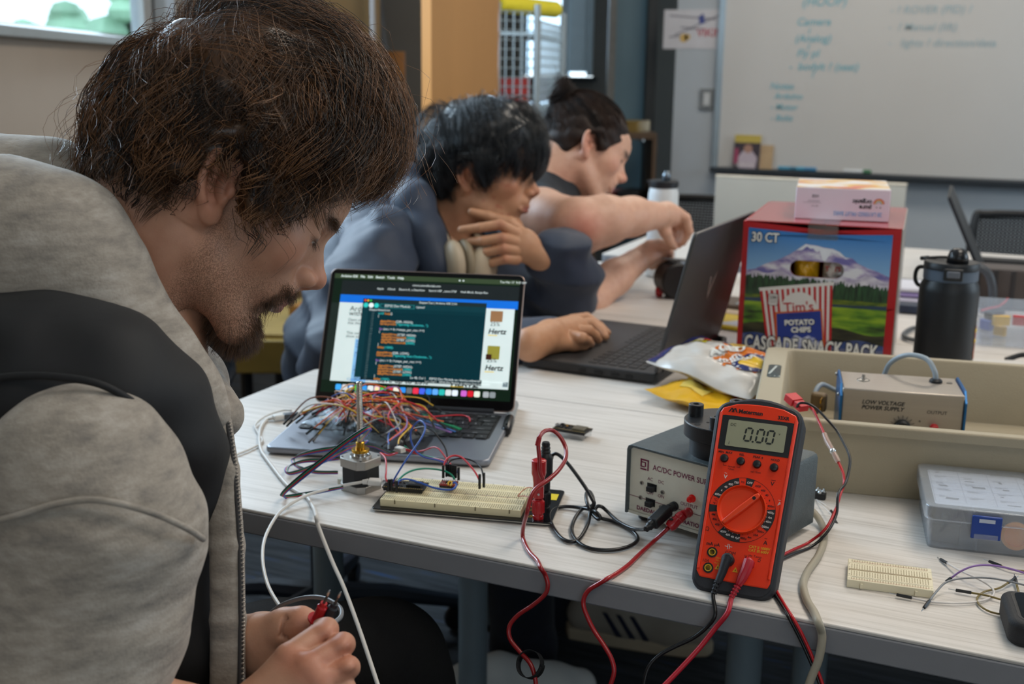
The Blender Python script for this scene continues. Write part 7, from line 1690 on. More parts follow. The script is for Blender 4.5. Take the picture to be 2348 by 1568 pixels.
def skinmat(name,rough=.48):
 m=bpy.data.materials.new(name);m.use_nodes=True;nt=m.node_tree;b=nt.nodes['Principled BSDF']
 a=nt.nodes.new('ShaderNodeAttribute');a.attribute_name='tone'
 tc=nt.nodes.new('ShaderNodeTexCoord')
 n=nt.nodes.new('ShaderNodeTexNoise');n.inputs['Scale'].default_value=900;n.inputs['Detail'].default_value=1;nt.links.new(tc.outputs['Object'],n.inputs['Vector'])
 gt=nt.nodes.new('ShaderNodeMapRange');gt.inputs[1].default_value=.42;gt.inputs[2].default_value=.56;nt.links.new(n.outputs['Fac'],gt.inputs[0])
 mu=nt.nodes.new('ShaderNodeMath');mu.operation='MULTIPLY';nt.links.new(gt.outputs[0],mu.inputs[0]);nt.links.new(a.outputs['Alpha'],mu.inputs[1])
 n3=nt.nodes.new('ShaderNodeTexNoise');n3.inputs['Scale'].default_value=70;n3.inputs['Detail'].default_value=3;nt.links.new(tc.outputs['Object'],n3.inputs['Vector'])
 mot=nt.nodes.new('ShaderNodeMixRGB');mot.blend_type='MULTIPLY';mot.inputs[0].default_value=.35
 rr=nt.nodes.new('ShaderNodeValToRGB');rr.color_ramp.elements[0].color=(.80,.68,.64,1);rr.color_ramp.elements[0].position=.3;rr.color_ramp.elements[1].color=(1.05,1.05,1.05,1);rr.color_ramp.elements[1].position=.65
 nt.links.new(n3.outputs['Fac'],rr.inputs[0]);nt.links.new(a.outputs['Color'],mot.inputs[1]);nt.links.new(rr.outputs[0],mot.inputs[2])
 mx=nt.nodes.new('ShaderNodeMixRGB');mx.inputs[2].default_value=lin('2a1a12');nt.links.new(mu.outputs[0],mx.inputs[0]);nt.links.new(mot.outputs[0],mx.inputs[1]);nt.links.new(mx.outputs[0],b.inputs['Base Color'])
 b.inputs['Roughness'].default_value=rough;b.inputs['Specular IOR Level'].default_value=.4
 b.inputs['Subsurface Weight'].default_value=.12;b.inputs['Subsurface Radius'].default_value=(.010,.003,.0015);b.inputs['Subsurface Scale'].default_value=.6
 n2=nt.nodes.new('ShaderNodeTexNoise');n2.inputs['Scale'].default_value=700;n2.inputs['Detail'].default_value=2;nt.links.new(tc.outputs['Object'],n2.inputs['Vector'])
 bp=nt.nodes.new('ShaderNodeBump');bp.inputs['Strength'].default_value=.12;bp.inputs['Distance'].default_value=.001;nt.links.new(n2.outputs['Fac'],bp.inputs['Height']);nt.links.new(bp.outputs[0],b.inputs['Normal'])
 return m
m_skin=skinmat('skin')
def fabric(name,c0,c1,scale=60,stretch=(1,1,1),rough=.95,bump=.35,bscale=500,c2=None,sheen=.15):
 m=bpy.data.materials.new(name);m.use_nodes=True;nt=m.node_tree;b=nt.nodes['Principled BSDF']
 tc=nt.nodes.new('ShaderNodeTexCoord');mp=nt.nodes.new('ShaderNodeMapping');mp.inputs['Scale'].default_value=stretch;nt.links.new(tc.outputs['Object'],mp.inputs[0])
 n=nt.nodes.new('ShaderNodeTexNoise');n.inputs['Scale'].default_value=scale;n.inputs['Detail'].default_value=8;n.inputs['Roughness'].default_value=.7;nt.links.new(mp.outputs[0],n.inputs['Vector'])
 r=nt.nodes.new('ShaderNodeValToRGB');e=r.color_ramp.elements;e[0].position=.32;e[0].color=lin(c0);e[1].position=.68;e[1].color=lin(c1)
 if c2:x=e.new(.5);x.color=lin(c2)
 nt.links.new(n.outputs['Fac'],r.inputs[0]);nt.links.new(r.outputs[0],b.inputs['Base Color']);b.inputs['Roughness'].default_value=rough;b.inputs['Sheen Weight'].default_value=sheen
 n2=nt.nodes.new('ShaderNodeTexNoise');n2.inputs['Scale'].default_value=bscale;n2.inputs['Detail'].default_value=3;nt.links.new(tc.outputs['Object'],n2.inputs['Vector'])
 bp=nt.nodes.new('ShaderNodeBump');bp.inputs['Strength'].default_value=bump;bp.inputs['Distance'].default_value=.0015;nt.links.new(n2.outputs['Fac'],bp.inputs['Height']);nt.links.new(bp.outputs[0],b.inputs['Normal'])
 MATS[name]=m;return m
 # ---- a head in its own axes: x forward, y to its left, z up, origin midway between the ear canals
def head_field(h=.0016,ear_tilt=14,ear_out=22,nose=1.0,jaw=1.0,lid=.5,chin=1.0,neckdir=(-.055,0,-.17),neck_r=.052):
 f=Field((-.16,-.105,-.235),(.145,.105,.150),h)
 f.ell((-.004,0,.045),(.097,.0755,.086),k=.0)
 f.ell((.040,0,.048),(.058,.062,.058),k=.03)
 f.ell((.045,0,-.018),(.050,.058,.066),k=.03)
 f.ell((.020,0,-.045),(.055,.050*jaw,.048),k=.02)
 for s in (-1,1):
  f.ell((.060,s*.046,-.010),(.025,.018,.020),k=.022)
  f.cone((.004,s*.052*jaw,-.052),(.072,s*.020,-.096*chin),.016,.015,k=.022)
  f.cone((.098,s*.010,.030),(.078,s*.043,.032),.0085,.0075,k=.014)
 f.ell((.076,0,-.045),(.028,.031,.028),k=.018)
 f.ell((.084,0,-.094*chin),(.0165,.021,.0155),k=.016)
 f.cone((.09,0,.035),(.094,0,.055),.012,.016,k=.03)
 for s in (-1,1):
  f.ell((.106,s*.030,.012),(.017,.018,.0115),k=.014,op='sub')
  f.ell((.0815,s*.0315,.0135),(.0142,.0150,.0128),k=.004)
  f.ell((.094,s*.034,.0135-.0035*lid*2),(.006,.0125,.0010),k=.0012,op='sub')
 f.cone((.096,0,.022),(.1175*1,0,-.014),.0070,.0085,k=.011)
 f.cone((.092,0,.012),(.1035,0,-.022),.0105,.0135,k=.008)
 f.ell((.1185+.006*(nose-1),0,-.0175),(.0115*nose,.0110*nose,.0098*nose),k=.006)
 for s in (-1,1):f.ell((.1075,s*.0125*nose,-.0225),(.0115,.0066,.0082),k=.004)
 f.cone((.115,0,-.0265),(.102,0,-.0335),.0045,.006,k=.005)
 for s in (-1,1):f.ell((.1125,s*.0065,-.0300),(.0048,.0030,.0032),k=.0015,op='sub')
 f.cone((.099,-.012,-.040),(.099,.012,-.040),.0085,.0085,k=.010)
 for s in (-1,1):
  f.cone((.1040,0,-.0498),(.0945,s*.0235,-.0552),.0050,.0026,k=.005)
  f.cone((.1020,0,-.0605),(.0945,s*.0215,-.0568),.0058,.0028,k=.005)
  f.cone((.1095,0,-.0553),(.098,s*.023,-.0560),.0016,.0012,k=.002,op='sub')
 f.cone((.108,-.010,-.0735),(.108,.010,-.0735),.007,.007,k=.012,op='sub')
 # ears
 for s in (-1,1):
  c=np.array((-.013,s*.0775,.004))
  ct,st=math.cos(R(ear_tilt)),math.sin(R(ear_tilt));rot=np.array(((ct,0,st),(0,1,0),(-st,0,ct)))
  sp_,cp_=-math.sin(R(ear_out)*s),math.cos(R(ear_out));r2=np.array(((cp_,sp_,0),(-sp_,cp_,0),(0,0,1)));Rm=r2@rot
  L=lambda x,y,z:c+Rm.T@np.array((x,y,z))
  f.ell(L(0,0,0),(.0165,.0050,.0300),Rm,k=.004)
  hp=[L(.012*1,s*.003,.010)]+[L(.0165*math.cos(a)-.0015,s*.0045,.0265*math.sin(a)+.003) for a in [R(q) for q in range(35,235,14)]]+[L(-.004,s*.003,-.0255)]
  f.chain(hp,[.0026]+[.0034]*(len(hp)-2)+[.0040],k=.003)
  f.ell(L(.002,s*.002,-.0275),(.0085,.0045,.0085),Rm,k=.006)
  ah=[L(-.002,s*.004,.018),L(-.0075,s*.005,.008),L(-.0080,s*.005,-.006),L(-.002,s*.0045,-.016)]
  f.chain(ah,[.0024,.0028,.0028,.0030],k=.004)
  f.ell(L(.0035,s*.0065,-.003),(.0088,.0085,.0120),Rm,k=.003,op='sub')
  f.ell(L(.0010,s*.0075,.0155),(.0062,.0040,.0058),Rm,k=.003,op='sub')
  f.ell(L(.0125,s*.0035,-.0035),(.0042,.0040,.0060),Rm,k=.004)
 nd=np.array(neckdir,float)
 f.cone((-.022,0,-.035),(-.022+nd[0],nd[1],-.035+nd[2]),neck_r,neck_r*1.12,k=.028)
 f.cone((-.045,0,.0),(-.04+nd[0]*.8,nd[1]*.8,-.035+nd[2]*.8),.045,.05,k=.03)
 for s in (-1,1):f.cone((-.02,s*.055,-.03),(.03+nd[0]*.95,nd[1]*.95+s*.012,-.02+nd[2]*.95),.014,.012,k=.025)
 return f
def sstep(x,a,b):t=np.clip((x-a)/(b-a),0,1);return t*t*(3-2*t)
def blob(P,c,r):q=(P-np.array(c))/np.array(r);return np.exp(-np.sum(q*q,1))
def head_tone(P,base,red,beard=0.0,goatee=0.0,spots=0):
 n=len(P);C=np.repeat(np.array(base)[None,:3],n,0);A=np.zeros(n);R_=np.array(red)[None,:3];Q=P.copy();Q[:,1]=np.abs(Q[:,1])
 w=.55*blob(Q,(-.014,.084,.004),(.03,.016,.04))+.5*blob(Q,(.122,0,-.02),(.018,.02,.018))+.35*blob(Q,(.075,.05,-.012),(.03,.03,.025))+.25*blob(Q,(-.03,.04,-.09),(.05,.05,.05))
 w=np.clip(w,0,.7)[:,None];C=C*(1-w)+R_*w
 lp=np.clip(1.3*blob(Q,(.1035,0,-.0555),(.012,.020,.0075)),0,.85)[:,None];C=C*(1-lp)+np.array(lin('a8625a'))[None,:3]*lp
 br=np.clip(1.6*blob(Q,(.099,.026,.0335),(.018,.024,.0052)),0,1);A=np.maximum(A,br*.9)
 C=C*(1-br[:,None]*.72)+np.array(lin('2a1a12'))[None,:3]*br[:,None]*.72
 ls=np.clip(1.5*blob(Q,(.093,.033,.0105),(.010,.015,.0024)),0,1)[:,None];C=C*(1-ls*.75)+np.array(lin('2a1812'))[None,:3]*ls*.75
 if beard:
  z,x=P[:,2],P[:,0];jawl=sstep(-z,.028,.06)*sstep(x,-.012,.012)*(1-sstep(-z,.125,.15));side=sstep(-z,-.01,.03)*sstep(x,-.004,.008)*(1-sstep(x,.022,.040))
  st=np.maximum(jawl,side)*(1-blob(Q,(.1035,0,-.0555),(.012,.022,.007)));A=np.maximum(A,beard*st)
 if goatee:
  g=np.maximum(1.4*blob(Q,(.090,.0,-.098),(.032,.034,.026)),1.5*blob(Q,(.1,.014,-.042),(.02,.022,.0075)));A=np.maximum(A,np.clip(g,0,1)*goatee*(1-blob(Q,(.1035,0,-.0555),(.012,.02,.006))))
 if spots:
  r_=np.random.default_rng(spots)
  for _ in range(16):
   c=(r_.uniform(.02,.08),-.05,r_.uniform(-.075,.0));d=np.hypot(P[:,0]-c[0],P[:,2]-c[2]);k=np.exp(-(d/.0032)**2)*(P[:,1]<-.02)*.5;C=C*(1-k[:,None])+R_*k[:,None]
 return np.concatenate([C,A[:,None]],1)
def flat_tone(n,base):return np.concatenate([np.repeat(np.array(base)[None,:3],n,0),np.zeros((n,1))],1)
def xf(M,P):A=np.array(M);return P@A[:3,:3].T+A[:3,3]
def head_matrix(px,py,d,yaw,pitch,roll=0.0,scale=1.0):
 """yaw > 0 turns the face away from the viewer, pitch > 0 looks down; for someone seen in right profile"""
 c,s=math.cos(R(yaw)),math.sin(R(yaw));cp,sp_=math.cos(R(pitch)),math.sin(R(pitch))
 hx=RT*c+FW*s;up_=UP
 x=hx*cp-up_*sp_;z=hx*sp_+up_*cp;y=z.cross(x)
 if roll:cr,sr=math.cos(R(roll)),math.sin(R(roll));y,z=y*cr+z*sr,z*cr-y*sr
 m=Matrix((x*scale,y*scale,z*scale)).transposed().to_4x4();m.translation=at(px,py,d);return m
 # ---- hair strands as thin three-sided tubes
def strands(paths,radii,name,m,parent,cols=None):
 """paths: N x K x 3 array; radii: N x K"""
 N,K,_=paths.shape;T=np.gradient(paths,axis=1);T/=np.linalg.norm(T,axis=2,keepdims=True)+1e-9
 ref=np.where(np.abs(T[...,2:3])<.9,np.array([0,0,1.]),np.array([1.,0,0]));A=np.cross(T,ref);A/=np.linalg.norm(A,axis=2,keepdims=True)+1e-9;B=np.cross(T,A)
 V=np.stack([paths+radii[...,None]*(A*math.cos(2*PI*k/3)+B*math.sin(2*PI*k/3)) for k in range(3)],2)
 idx=np.arange(N*K*3).reshape(N,K,3);q=[]
 for k in range(3):
  a,b=idx[:,:-1,k],idx[:,:-1,(k+1)%3];c,d=idx[:,1:,(k+1)%3],idx[:,1:,k];q.append(np.stack([a,b,c,d],-1).reshape(-1,4))
 cc=None if cols is None else np.repeat(cols,K*3,0)
 o=arrmesh(name,V.reshape(-1,3),np.concatenate(q),m,parent,cc);o['kind']='stuff';return o
def hairmat(name,c0,c1,rough=.38,spec=.5):
 m=bpy.data.materials.new(name);m.use_nodes=True;nt=m.node_tree;b=nt.nodes['Principled BSDF']
 a=nt.nodes.new('ShaderNodeAttribute');a.attribute_name='tone';tc=nt.nodes.new('ShaderNodeTexCoord')
 n=nt.nodes.new('ShaderNodeTexNoise');n.inputs['Scale'].default_value=45;nt.links.new(tc.outputs['Object'],n.inputs['Vector'])
 mx=nt.nodes.new('ShaderNodeMixRGB');mx.inputs[1].default_value=lin(c0);mx.inputs[2].default_value=lin(c1)
 ad=nt.nodes.new('ShaderNodeMath');ad.operation='MULTIPLY_ADD';ad.inputs[1].default_value=.5;nt.links.new(n.outputs['Fac'],ad.inputs[0]);nt.links.new(a.outputs['Fac'],ad.inputs[2])
 nt.links.new(ad.outputs[0],mx.inputs[0]);nt.links.new(mx.outputs[0],b.inputs['Base Color'])
 b.inputs['Roughness'].default_value=rough;b.inputs['Specular IOR Level'].default_value=spec;return m
def slerp(a,b,t):
 d=np.clip(np.sum(a*b,-1,keepdims=True),-1,1);o=np.arccos(d);so=np.sin(o)+1e-6
 return (np.sin((1-t)*o)*a+np.sin(t*o)*b)/so
def unit(v):v=np.asarray(v,float);return v/(np.linalg.norm(v,axis=-1,keepdims=True)+1e-12)
HC=np.array((-.004,0,.035))
def skull_r(u):
 r=np.array((.098,.0765,.096));return 1/np.sqrt(np.sum((u/r)**2,-1))
 # ------------------------------------------------------------------ the man in front: grey hoodie, black vest, wavy brown hair
SK1,RED1=lin('c39479'),lin('b5674f')
def vnormals(V,F):
 N=np.zeros_like(V);n=np.cross(V[F[:,2]]-V[F[:,0]],V[F[:,3]]-V[F[:,1]])
 for k in range(4):
  for c in range(3):N[:,c]+=np.bincount(F[:,k],n[:,c],len(V))
 return unit(N)
def field_for(pts,pad,h):
 P=np.array([list(p) for p in pts]);return Field(P.min(0)-pad,P.max(0)+pad,h)
def wnoise(X,Y,Z,s,sd=0.0):
 return (np.sin(X*s+1.7*np.sin(Y*s*.7+sd))*np.cos(Y*s*.9+1.3*np.sin(Z*s*.8+sd*2))+np.sin(Z*s*1.1+1.1*np.sin(X*s*.6-sd)))*.5
class Grow:
 """chains collected first, then a field just large enough for them"""
 def __init__(s,h,pad=.012):s.h=h;s.pad=pad;s.ops=[];s.disp=None
 def displace(s,fn):s.disp=fn
 def cone(s,*a,**k):s.ops.append(('cone',a,k));return s
 def ell(s,*a,**k):s.ops.append(('ell',a,k));return s
 def chain(s,pts,rs,k):s.ops.append(('chain',(pts,rs),dict(k=k)));return s
 def mesh(s):
  lo,hi=np.full(3,1e9),np.full(3,-1e9)
  for o,a,k in s.ops:
   if k.get('op')=='sub':continue
   if o=='chain':P=np.array([list(p) for p in a[0]]);r=np.array(a[1])[:,None]
   elif o=='cone':P=np.array([list(a[0]),list(a[1])]);r=max(a[2],a[3])
   else:P=np.array([list(a[0])]);r=max(a[1])
   lo=np.minimum(lo,(P-r).min(0));hi=np.maximum(hi,(P+r).max(0))
  f=Field(lo-s.pad,hi+s.pad,s.h)
  for o,a,k in s.ops:getattr(f,o)(*a,**k)
  if s.disp:f.displace(s.disp)
  return f.mesh()
def chainw(f,pts,k=.02):f.chain([at(x,y,d) for (x,y,d,r) in pts],[p[3] for p in pts],k);return f
def finger(f,pts,k=.0018):f.chain([at(*p[:3]) for p in pts],[p[3] for p in pts],k)
def hair_paths(HMlocal,roots_ok,R_env,pole,el_end,nclump,per,K,Lmax,wave,seed,rise=.35,root_j=.010,clump=.72,layer=(.35,1.0),flick=.004,flow=None,wl=.05,xi=None,to_pole=False,jit=.001,cpow=1.3):
 rg=np.random.default_rng(seed);U=unit(rg.normal(size=(nclump*6,3)));U=U[roots_ok(HC+U*skull_r(U)[:,None])][:nclump];n=len(U)
 P=unit(np.array(pole));alpha=np.arccos(np.clip(U@P,-1,1));T=unit(U-np.outer(U@P,P)+1e-6*rg.normal(size=U.shape))
 if flow is not None:T=flow(U,P,T,rg)
 # follow the meridian to where the hair ends
 al=np.linspace(0,2.4,60)
 path=P[None,None]*np.cos(alpha[:,None]+al)[...,None]+T[:,None]*np.sin(alpha[:,None]+al)[...,None]
 el=np.arcsin(np.clip(path[...,2],-1,1));th=np.degrees(np.arctan2(np.abs(path[...,1]),path[...,0]));over=el<np.radians(el_end(th))
 stop=np.where(over.any(1),al[np.argmax(over,1)],2.4);Ld=np.minimum(np.maximum(stop,.18),Lmax*rg.uniform(.65,1.05,n)/.13)
 if to_pole:Ld=np.maximum(PI-alpha-.22,.1)
 lay=rg.uniform(layer[0],layer[1],n);ph=rg.uniform(0,2*PI,n);amp=wave*rg.uniform(.3,1.2,n);fk=flick*rg.normal(size=n)+flick*.4;tone_c=rg.uniform(-.35,.45,n)
 t=np.linspace(0,1,K)
 ii=np.repeat(np.arange(n),per);N=len(ii)
 rj=rg.normal(size=(N,3))*root_j;u0=unit(U[ii]*.1+rj)
 a0=np.arccos(np.clip(u0@P,-1,1));T0=unit(u0-np.outer(u0@P,P));Ts=T[ii] if flow is not None else T0
 cl=clump*t**cpow
 a_s=a0[:,None]*(1-cl)+alpha[ii][:,None]*cl+t*(Ld[ii]*rg.uniform(.85,1.08,N))[:,None]
 Tm=unit(Ts[:,None]*(1-cl)[None,:,None]+T[ii][:,None]*cl[None,:,None])
 D=P*np.cos(a_s)[...,None]+Tm*np.sin(a_s)[...,None]
 side=np.cross(Tm,P);
 Ra,Rb=skull_r(D),R_env(D);l=np.clip(lay[ii]+rg.normal(size=N)*.055,.08,1.12)[:,None]
 g=sstep(t,0,rise)[None]*l
 Rr=Ra*(1-g)+Rb*g
 wv=np.sin(2*PI*t[None]*(Ld[ii]*.13/wl)[:,None]+ph[ii][:,None]+rg.normal(size=N)[:,None]*.09)
 lat=(amp[ii][:,None]*sstep(t,.1,.6)[None]*wv)+(rg.normal(size=N)[:,None]*jit*t[None])
 rad=.5*amp[ii][:,None]*sstep(t,.15,.7)[None]*np.cos(2*PI*t[None]*(Ld[ii]*.13/wl)[:,None]+ph[ii][:,None])+fk[ii][:,None]*t[None]**3+rg.normal(size=N)[:,None]*jit*.7*t[None]
 Pth=HC+D*(Rr+rad)[...,None]+side*lat[...,None]
 if xi is not None:Pth=xi(Pth)
 return Pth,tone_c[ii]+rg.normal(size=N)*.12,t
def hair_cap(name,roots_ok,R_env,frac,m,parent,HM,nu=140,nv=90,wob=.004,seed=1.0):
 """smooth under-layer of hair over the scalp"""
 th=np.linspace(0,2*PI,nu,endpoint=False);ph=np.linspace(-PI/2,PI/2,nv);TH,PH=np.meshgrid(th,ph,indexing='ij')
 U=np.stack([np.cos(PH)*np.cos(TH),np.cos(PH)*np.sin(TH),np.sin(PH)],-1).reshape(-1,3)
 rs=skull_r(U);P0=HC+U*rs[:,None];ok=roots_ok(P0)
 r=np.where(ok,rs+frac*(R_env(U)-rs)+wob*wnoise(U[:,0],U[:,1],U[:,2],14,seed),rs-.006)
 G=r.reshape(nu,nv)
 for _ in range(3):G=.5*G+.125*(np.roll(G,1,0)+np.roll(G,-1,0)+np.pad(G,((0,0),(1,1)),'edge')[:,:-2]+np.pad(G,((0,0),(1,1)),'edge')[:,2:])
 V=HC+U*G.reshape(-1)[:,None];i=np.arange(nu*nv).reshape(nu,nv);a=i[:,:-1];b=np.roll(i,-1,0)[:,:-1];c=np.roll(i,-1,0)[:,1:];d=i[:,1:]
 F=np.stack([a,b,c,d],-1).reshape(-1,4);okf=ok[F].any(1);F=F[okf]
 return arrmesh(name,xf(HM,V),F,m,parent,np.full((len(V),4),.0))
def man_front():
 HM=head_matrix(493,446,1.05,27,30,8)
 hf=head_field(h=.0015,nose=1.04,jaw=1.02,lid=.8,neckdir=(-.012,0,-.19),neck_r=.054)
 V,F=hf.mesh();V=relax(V,F,2)
 N=vnormals(V,F)
 tone=head_tone(V,SK1,RED1,beard=.42,goatee=.8)
 parts=[(xf(HM,V),F,tone)]
 # hands
 fr=Grow(.0013)
 fr.ell(at(665,1575,.888),(.026,.020,.026),k=.006)
 finger(fr,[(555,1690,.862,.026),(596,1632,.868,.023),(664,1512,.869,.0128)],.010)
 finger(fr,[(600,1632,.866,.0215),(705,1532,.859,.0122)],.008);finger(fr,[(604,1645,.864,.021),(727,1562,.855,.0118)],.008);finger(fr,[(608,1660,.864,.020),(735,1602,.853,.0108)],.008)
 finger(fr,[(664,1508,.868,.0112),(749,1443,.893,.0092),(738,1440,.918,.0085),(722,1446,.935,.0075)])
 finger(fr,[(706,1532,.858,.0106),(787,1477,.880,.0091),(789,1478,.904,.0082),(765,1470,.926,.0075)])
 finger(fr,[(728,1564,.854,.0102),(799,1530,.870,.0087),(799,1529,.893,.0084),(770,1515,.915,.0075)])
 finger(fr,[(736,1600,.853,.0100),(790,1578,.866,.0085),(788,1574,.886,.0076),(770,1560,.902,.0068)])
 finger(fr,[(620,1620,.885,.018),(660,1530,.915,.0125),(705,1470,.935,.0105),(735,1440,.938,.0085)],.006)
 for (x,y,d) in ((746,1446,.884),(783,1477,.871),(795,1526,.861)):fr.ell(at(x,y,d),(.0062,.0062,.0045),k=.005)
 V2,F2=fr.mesh();V2=relax(V2,F2,2)
 def handtone(P,pts):
  T=flat_tone(len(P),SK1);w=np.zeros(len(P))
  for q in pts:w+=np.exp(-np.sum((P-np.array(at(*q)))**2,1)/.013**2)
  w=np.clip(w*.5,0,.5)[:,None];T[:,:3]=T[:,:3]*(1-w)+np.array(RED1)[None,:3]*w;return T
 parts.append((V2,F2,handtone(V2,[(746,1446,.884),(783,1477,.871),(795,1526,.861),(668,1505,.86),(708,1520,.85),(730,1552,.85)])))
 fl_=Grow(.0014)
 finger(fl_,[(470,1530,1.0,.028),(545,1490,.985,.026),(600,1480,.972,.028)],.012)
 fl_.ell(at(622,1490,.965),(.030,.026,.024),k=.012)
 finger(fl_,[(605,1462,.955,.020),(655,1437,.945,.0145),(690,1428,.938,.0122),(728,1438,.935,.0092)],.007)
 for (x,y) in ((652,1432),(664,1436)):fl_.cone(at(x,y-16,.931),at(x-8,y+26,.931),.0014,.0012,k=.003,op='sub')
 finger(fl_,[(640,1500,.965,.015),(690,1490,.965,.0115),(728,1462,.955,.0098),(745,1446,.945,.0080)],.006)
 finger(fl_,[(640,1520,.97,.015),(700,1520,.97,.0115),(738,1490,.96,.0098),(752,1472,.95,.0080)],.006)
 finger(fl_,[(630,1545,.97,.014),(690,1550,.972,.0110),(725,1525,.965,.0090)],.006);finger(fl_,[(620,1565,.97,.013),(675,1575,.972,.0100),(705,1555,.965,.0085)],.006)
 V3,F3=fl_.mesh();V3=relax(V3,F3,2);parts.append((V3,F3,handtone(V3,[(690,1428,.93)])))
 # trunk, arms and thighs under the clothes
 tb_=Grow(.008)
 chainw(tb_,[(330,640,1.05,.055),(230,800,1.06,.085),(180,1000,1.06,.105),(150,1500,1.06,.108),(150,1950,1.04,.115)],.05)
 chainw(tb_,[(240,930,.93,.05),(190,1110,.845,.048),(220,1250,.835,.045),(130,1640,.82,.042),(330,1690,.83,.035),(565,1660,.86,.027)],.03)
 chainw(tb_,[(260,900,1.18,.05),(330,1120,1.24,.045),(330,1500,1.14,.040),(480,1530,1.0,.027)],.03)
 chainw(tb_,[(180,1950,1.02,.10),(450,1585,1.22,.07),(880,1515,1.325,.055),(900,1800,1.42,.045)],.03);chainw(tb_,[(180,1990,.98,.10),(500,1850,1.0,.07),(820,1800,1.05,.055)],.03)
 V4,F4=tb_.mesh();parts.append((relax(V4,F4,2),F4,flat_tone(len(V4),SK1)))
 Vb,Fb,Cb=merge(parts)
 body=arrmesh('person',Vb,Fb,m_skin,None,Cb)
 tag(body,'bearded man with wavy brown hair in grey hoodie and black vest, bent over probes','person')
 # eyes behind the lids
 for s in (-1,1):
  c=HM@Vector((.0822,s*.0315,.0135));o=MB().ball((0,0,0),.0128,20,14).obj('eyeball',mat('eye_white','c8bfb8',rough=.15,var=.02),body,smooth=4);o.location=c
  g=HM@Vector((.2,s*.03,-.08))-c;mx_=frame((0,0,0),g.orthogonal(),g.cross(g.orthogonal()))
  MB().lathe([(0,.01255),(.0030,.0124),(.0058,.0114),(.0058,.0112),(0,.0112)],20,m=frame((0,0,0),g.orthogonal(),g.normalized().cross(g.orthogonal()))).obj('iris',mat('iris_dark','2a1d14',rough=.1,var=.1),o)
  # ---- hair
 def ok(P):
  x,y,z=P[:,0],np.abs(P[:,1]),P[:,2]
  line=np.interp(x,[-.12,-.07,-.045,-.03,-.012,0,.016,.030,.05,.07,.085,.12],[-.045,-.045,-.030,.0,.030,.028,-.010,-.006,.030,.060,.076,.082])
  return z>line
 tabx=[-60,0,15,21,33,45,60,71,83,110,128,145,162,185,205,219,240,300];taby=[.113,.116,.134,.146,.164,.172,.173,.173,.171,.166,.159,.146,.136,.133,.130,.126,.113,.113]
 def Renv(U):
  a=np.degrees(np.arctan2(U[...,2],U[...,0]));a=np.where(a<-60,a+360,a);rs_=np.interp(a,tabx,taby);us2=U[...,0]**2+U[...,2]**2
  return 1/np.sqrt(us2/rs_**2+(U[...,1]/.107)**2)
 el_end=lambda th:np.interp(th,[0,30,45,60,75,88,100,112,130,180],[20,18,6,-12,-14,12,17,0,-32,-40])
 hm=hairmat('brown_hair','130b07','8a5f3c',rough=.33)
 hr=hair_cap('hair',ok,Renv,.55,hm,body,HM,wob=.006)
 Pa,tc,t=hair_paths(None,ok,Renv,(-.45,.10,.88),el_end,430,27,17,.27,.0120,11,rise=.24,wl=.075,clump=.62,root_j=.0085,layer=(.45,1.02),flick=.006)
 rad=.00027*(1-.7*t[None]**3)*np.random.default_rng(2).uniform(.7,1.3,len(Pa))[:,None]
 strands(xf(HM,Pa.reshape(-1,3)).reshape(Pa.shape),rad,'hair_locks',hm,body,np.repeat(np.clip(tc*1.25,-.4,.75)[:,None],4,1))
 crown=unit(np.array((-.45,.10,.88)))
 okc=lambda P:ok(P)&(unit(P-HC)@crown>.72)
 Pa,tc,t=hair_paths(None,okc,Renv,(-.92,-.25,.30),lambda th:th*0-40,110,26,14,.19,.009,13,rise=.3,wl=.075,clump=.6,root_j=.009,layer=(.75,1.04))
 strands(xf(HM,Pa.reshape(-1,3)).reshape(Pa.shape),.00027*(1-.7*t[None]**3)*np.ones((len(Pa),1)),'crown_locks',hm,body,np.repeat(np.clip(tc*1.25,-.4,.75)[:,None],4,1))
 Pa,tc,t=hair_paths(None,ok,lambda U:Renv(U)*1.07,(-.45,.1,.88),el_end,150,2,18,.24,.016,31,rise=.5,clump=.2,layer=(.9,1.15),flick=.016,wl=.055)
 strands(xf(HM,Pa.reshape(-1,3)).reshape(Pa.shape),np.full(Pa.shape[:2],.00016),'stray_hairs',hm,body,np.repeat(np.clip(tc+.3,0,.8)[:,None],4,1))
 # ---- beard, brows and lashes
 rg=np.random.default_rng(4)
 def fuzz(mask,n,L,down,name,r=.00016,jit=.5):
  w=np.clip(mask,0,1)**1.5;idx=rg.choice(len(V),n,p=w/w.sum());p=V[idx];d=unit(N[idx]+np.array(down)+rg.normal(size=(n,3))*jit*.5);t_=np.linspace(0,1,5);ln=L*rg.uniform(.5,1.2,n)
  bend=np.array((0,0,-1.))*.35;Q=p[:,None]-d[:,None]*.0006+d[:,None]*(t_[None,:,None]*ln[:,None,None])+bend*(t_[None,:,None]**2*ln[:,None,None])
  strands(xf(HM,Q.reshape(-1,3)).reshape(Q.shape),r*(1-.7*t_)[None]*np.ones((n,1)),name,hm,body,np.repeat(np.clip(rg.normal(size=(n,1))*.15+.12,-.2,.5),4,1))
 Qs=V.copy();Qs[:,1]=np.abs(Qs[:,1]);front=(V[:,0]>.04)
 lipm=1-np.clip(1.6*blob(Qs,(.104,0,-.0555),(.012,.022,.0075)),0,1)
 fuzz(np.maximum(1.5*blob(Qs,(.088,0,-.100),(.026,.030,.020)),.8*blob(Qs,(.1,0,-.078),(.014,.016,.010)))*front*lipm,3600,.011,(.25,0,-.7),'beard')
 fuzz(np.maximum(1.4*blob(Qs,(.102,.013,-.0425),(.014,.016,.0055)),1.2*blob(Qs,(.092,.026,-.058),(.012,.006,.014)))*front*lipm,1500,.0075,(.1,0,-.9),'moustache')
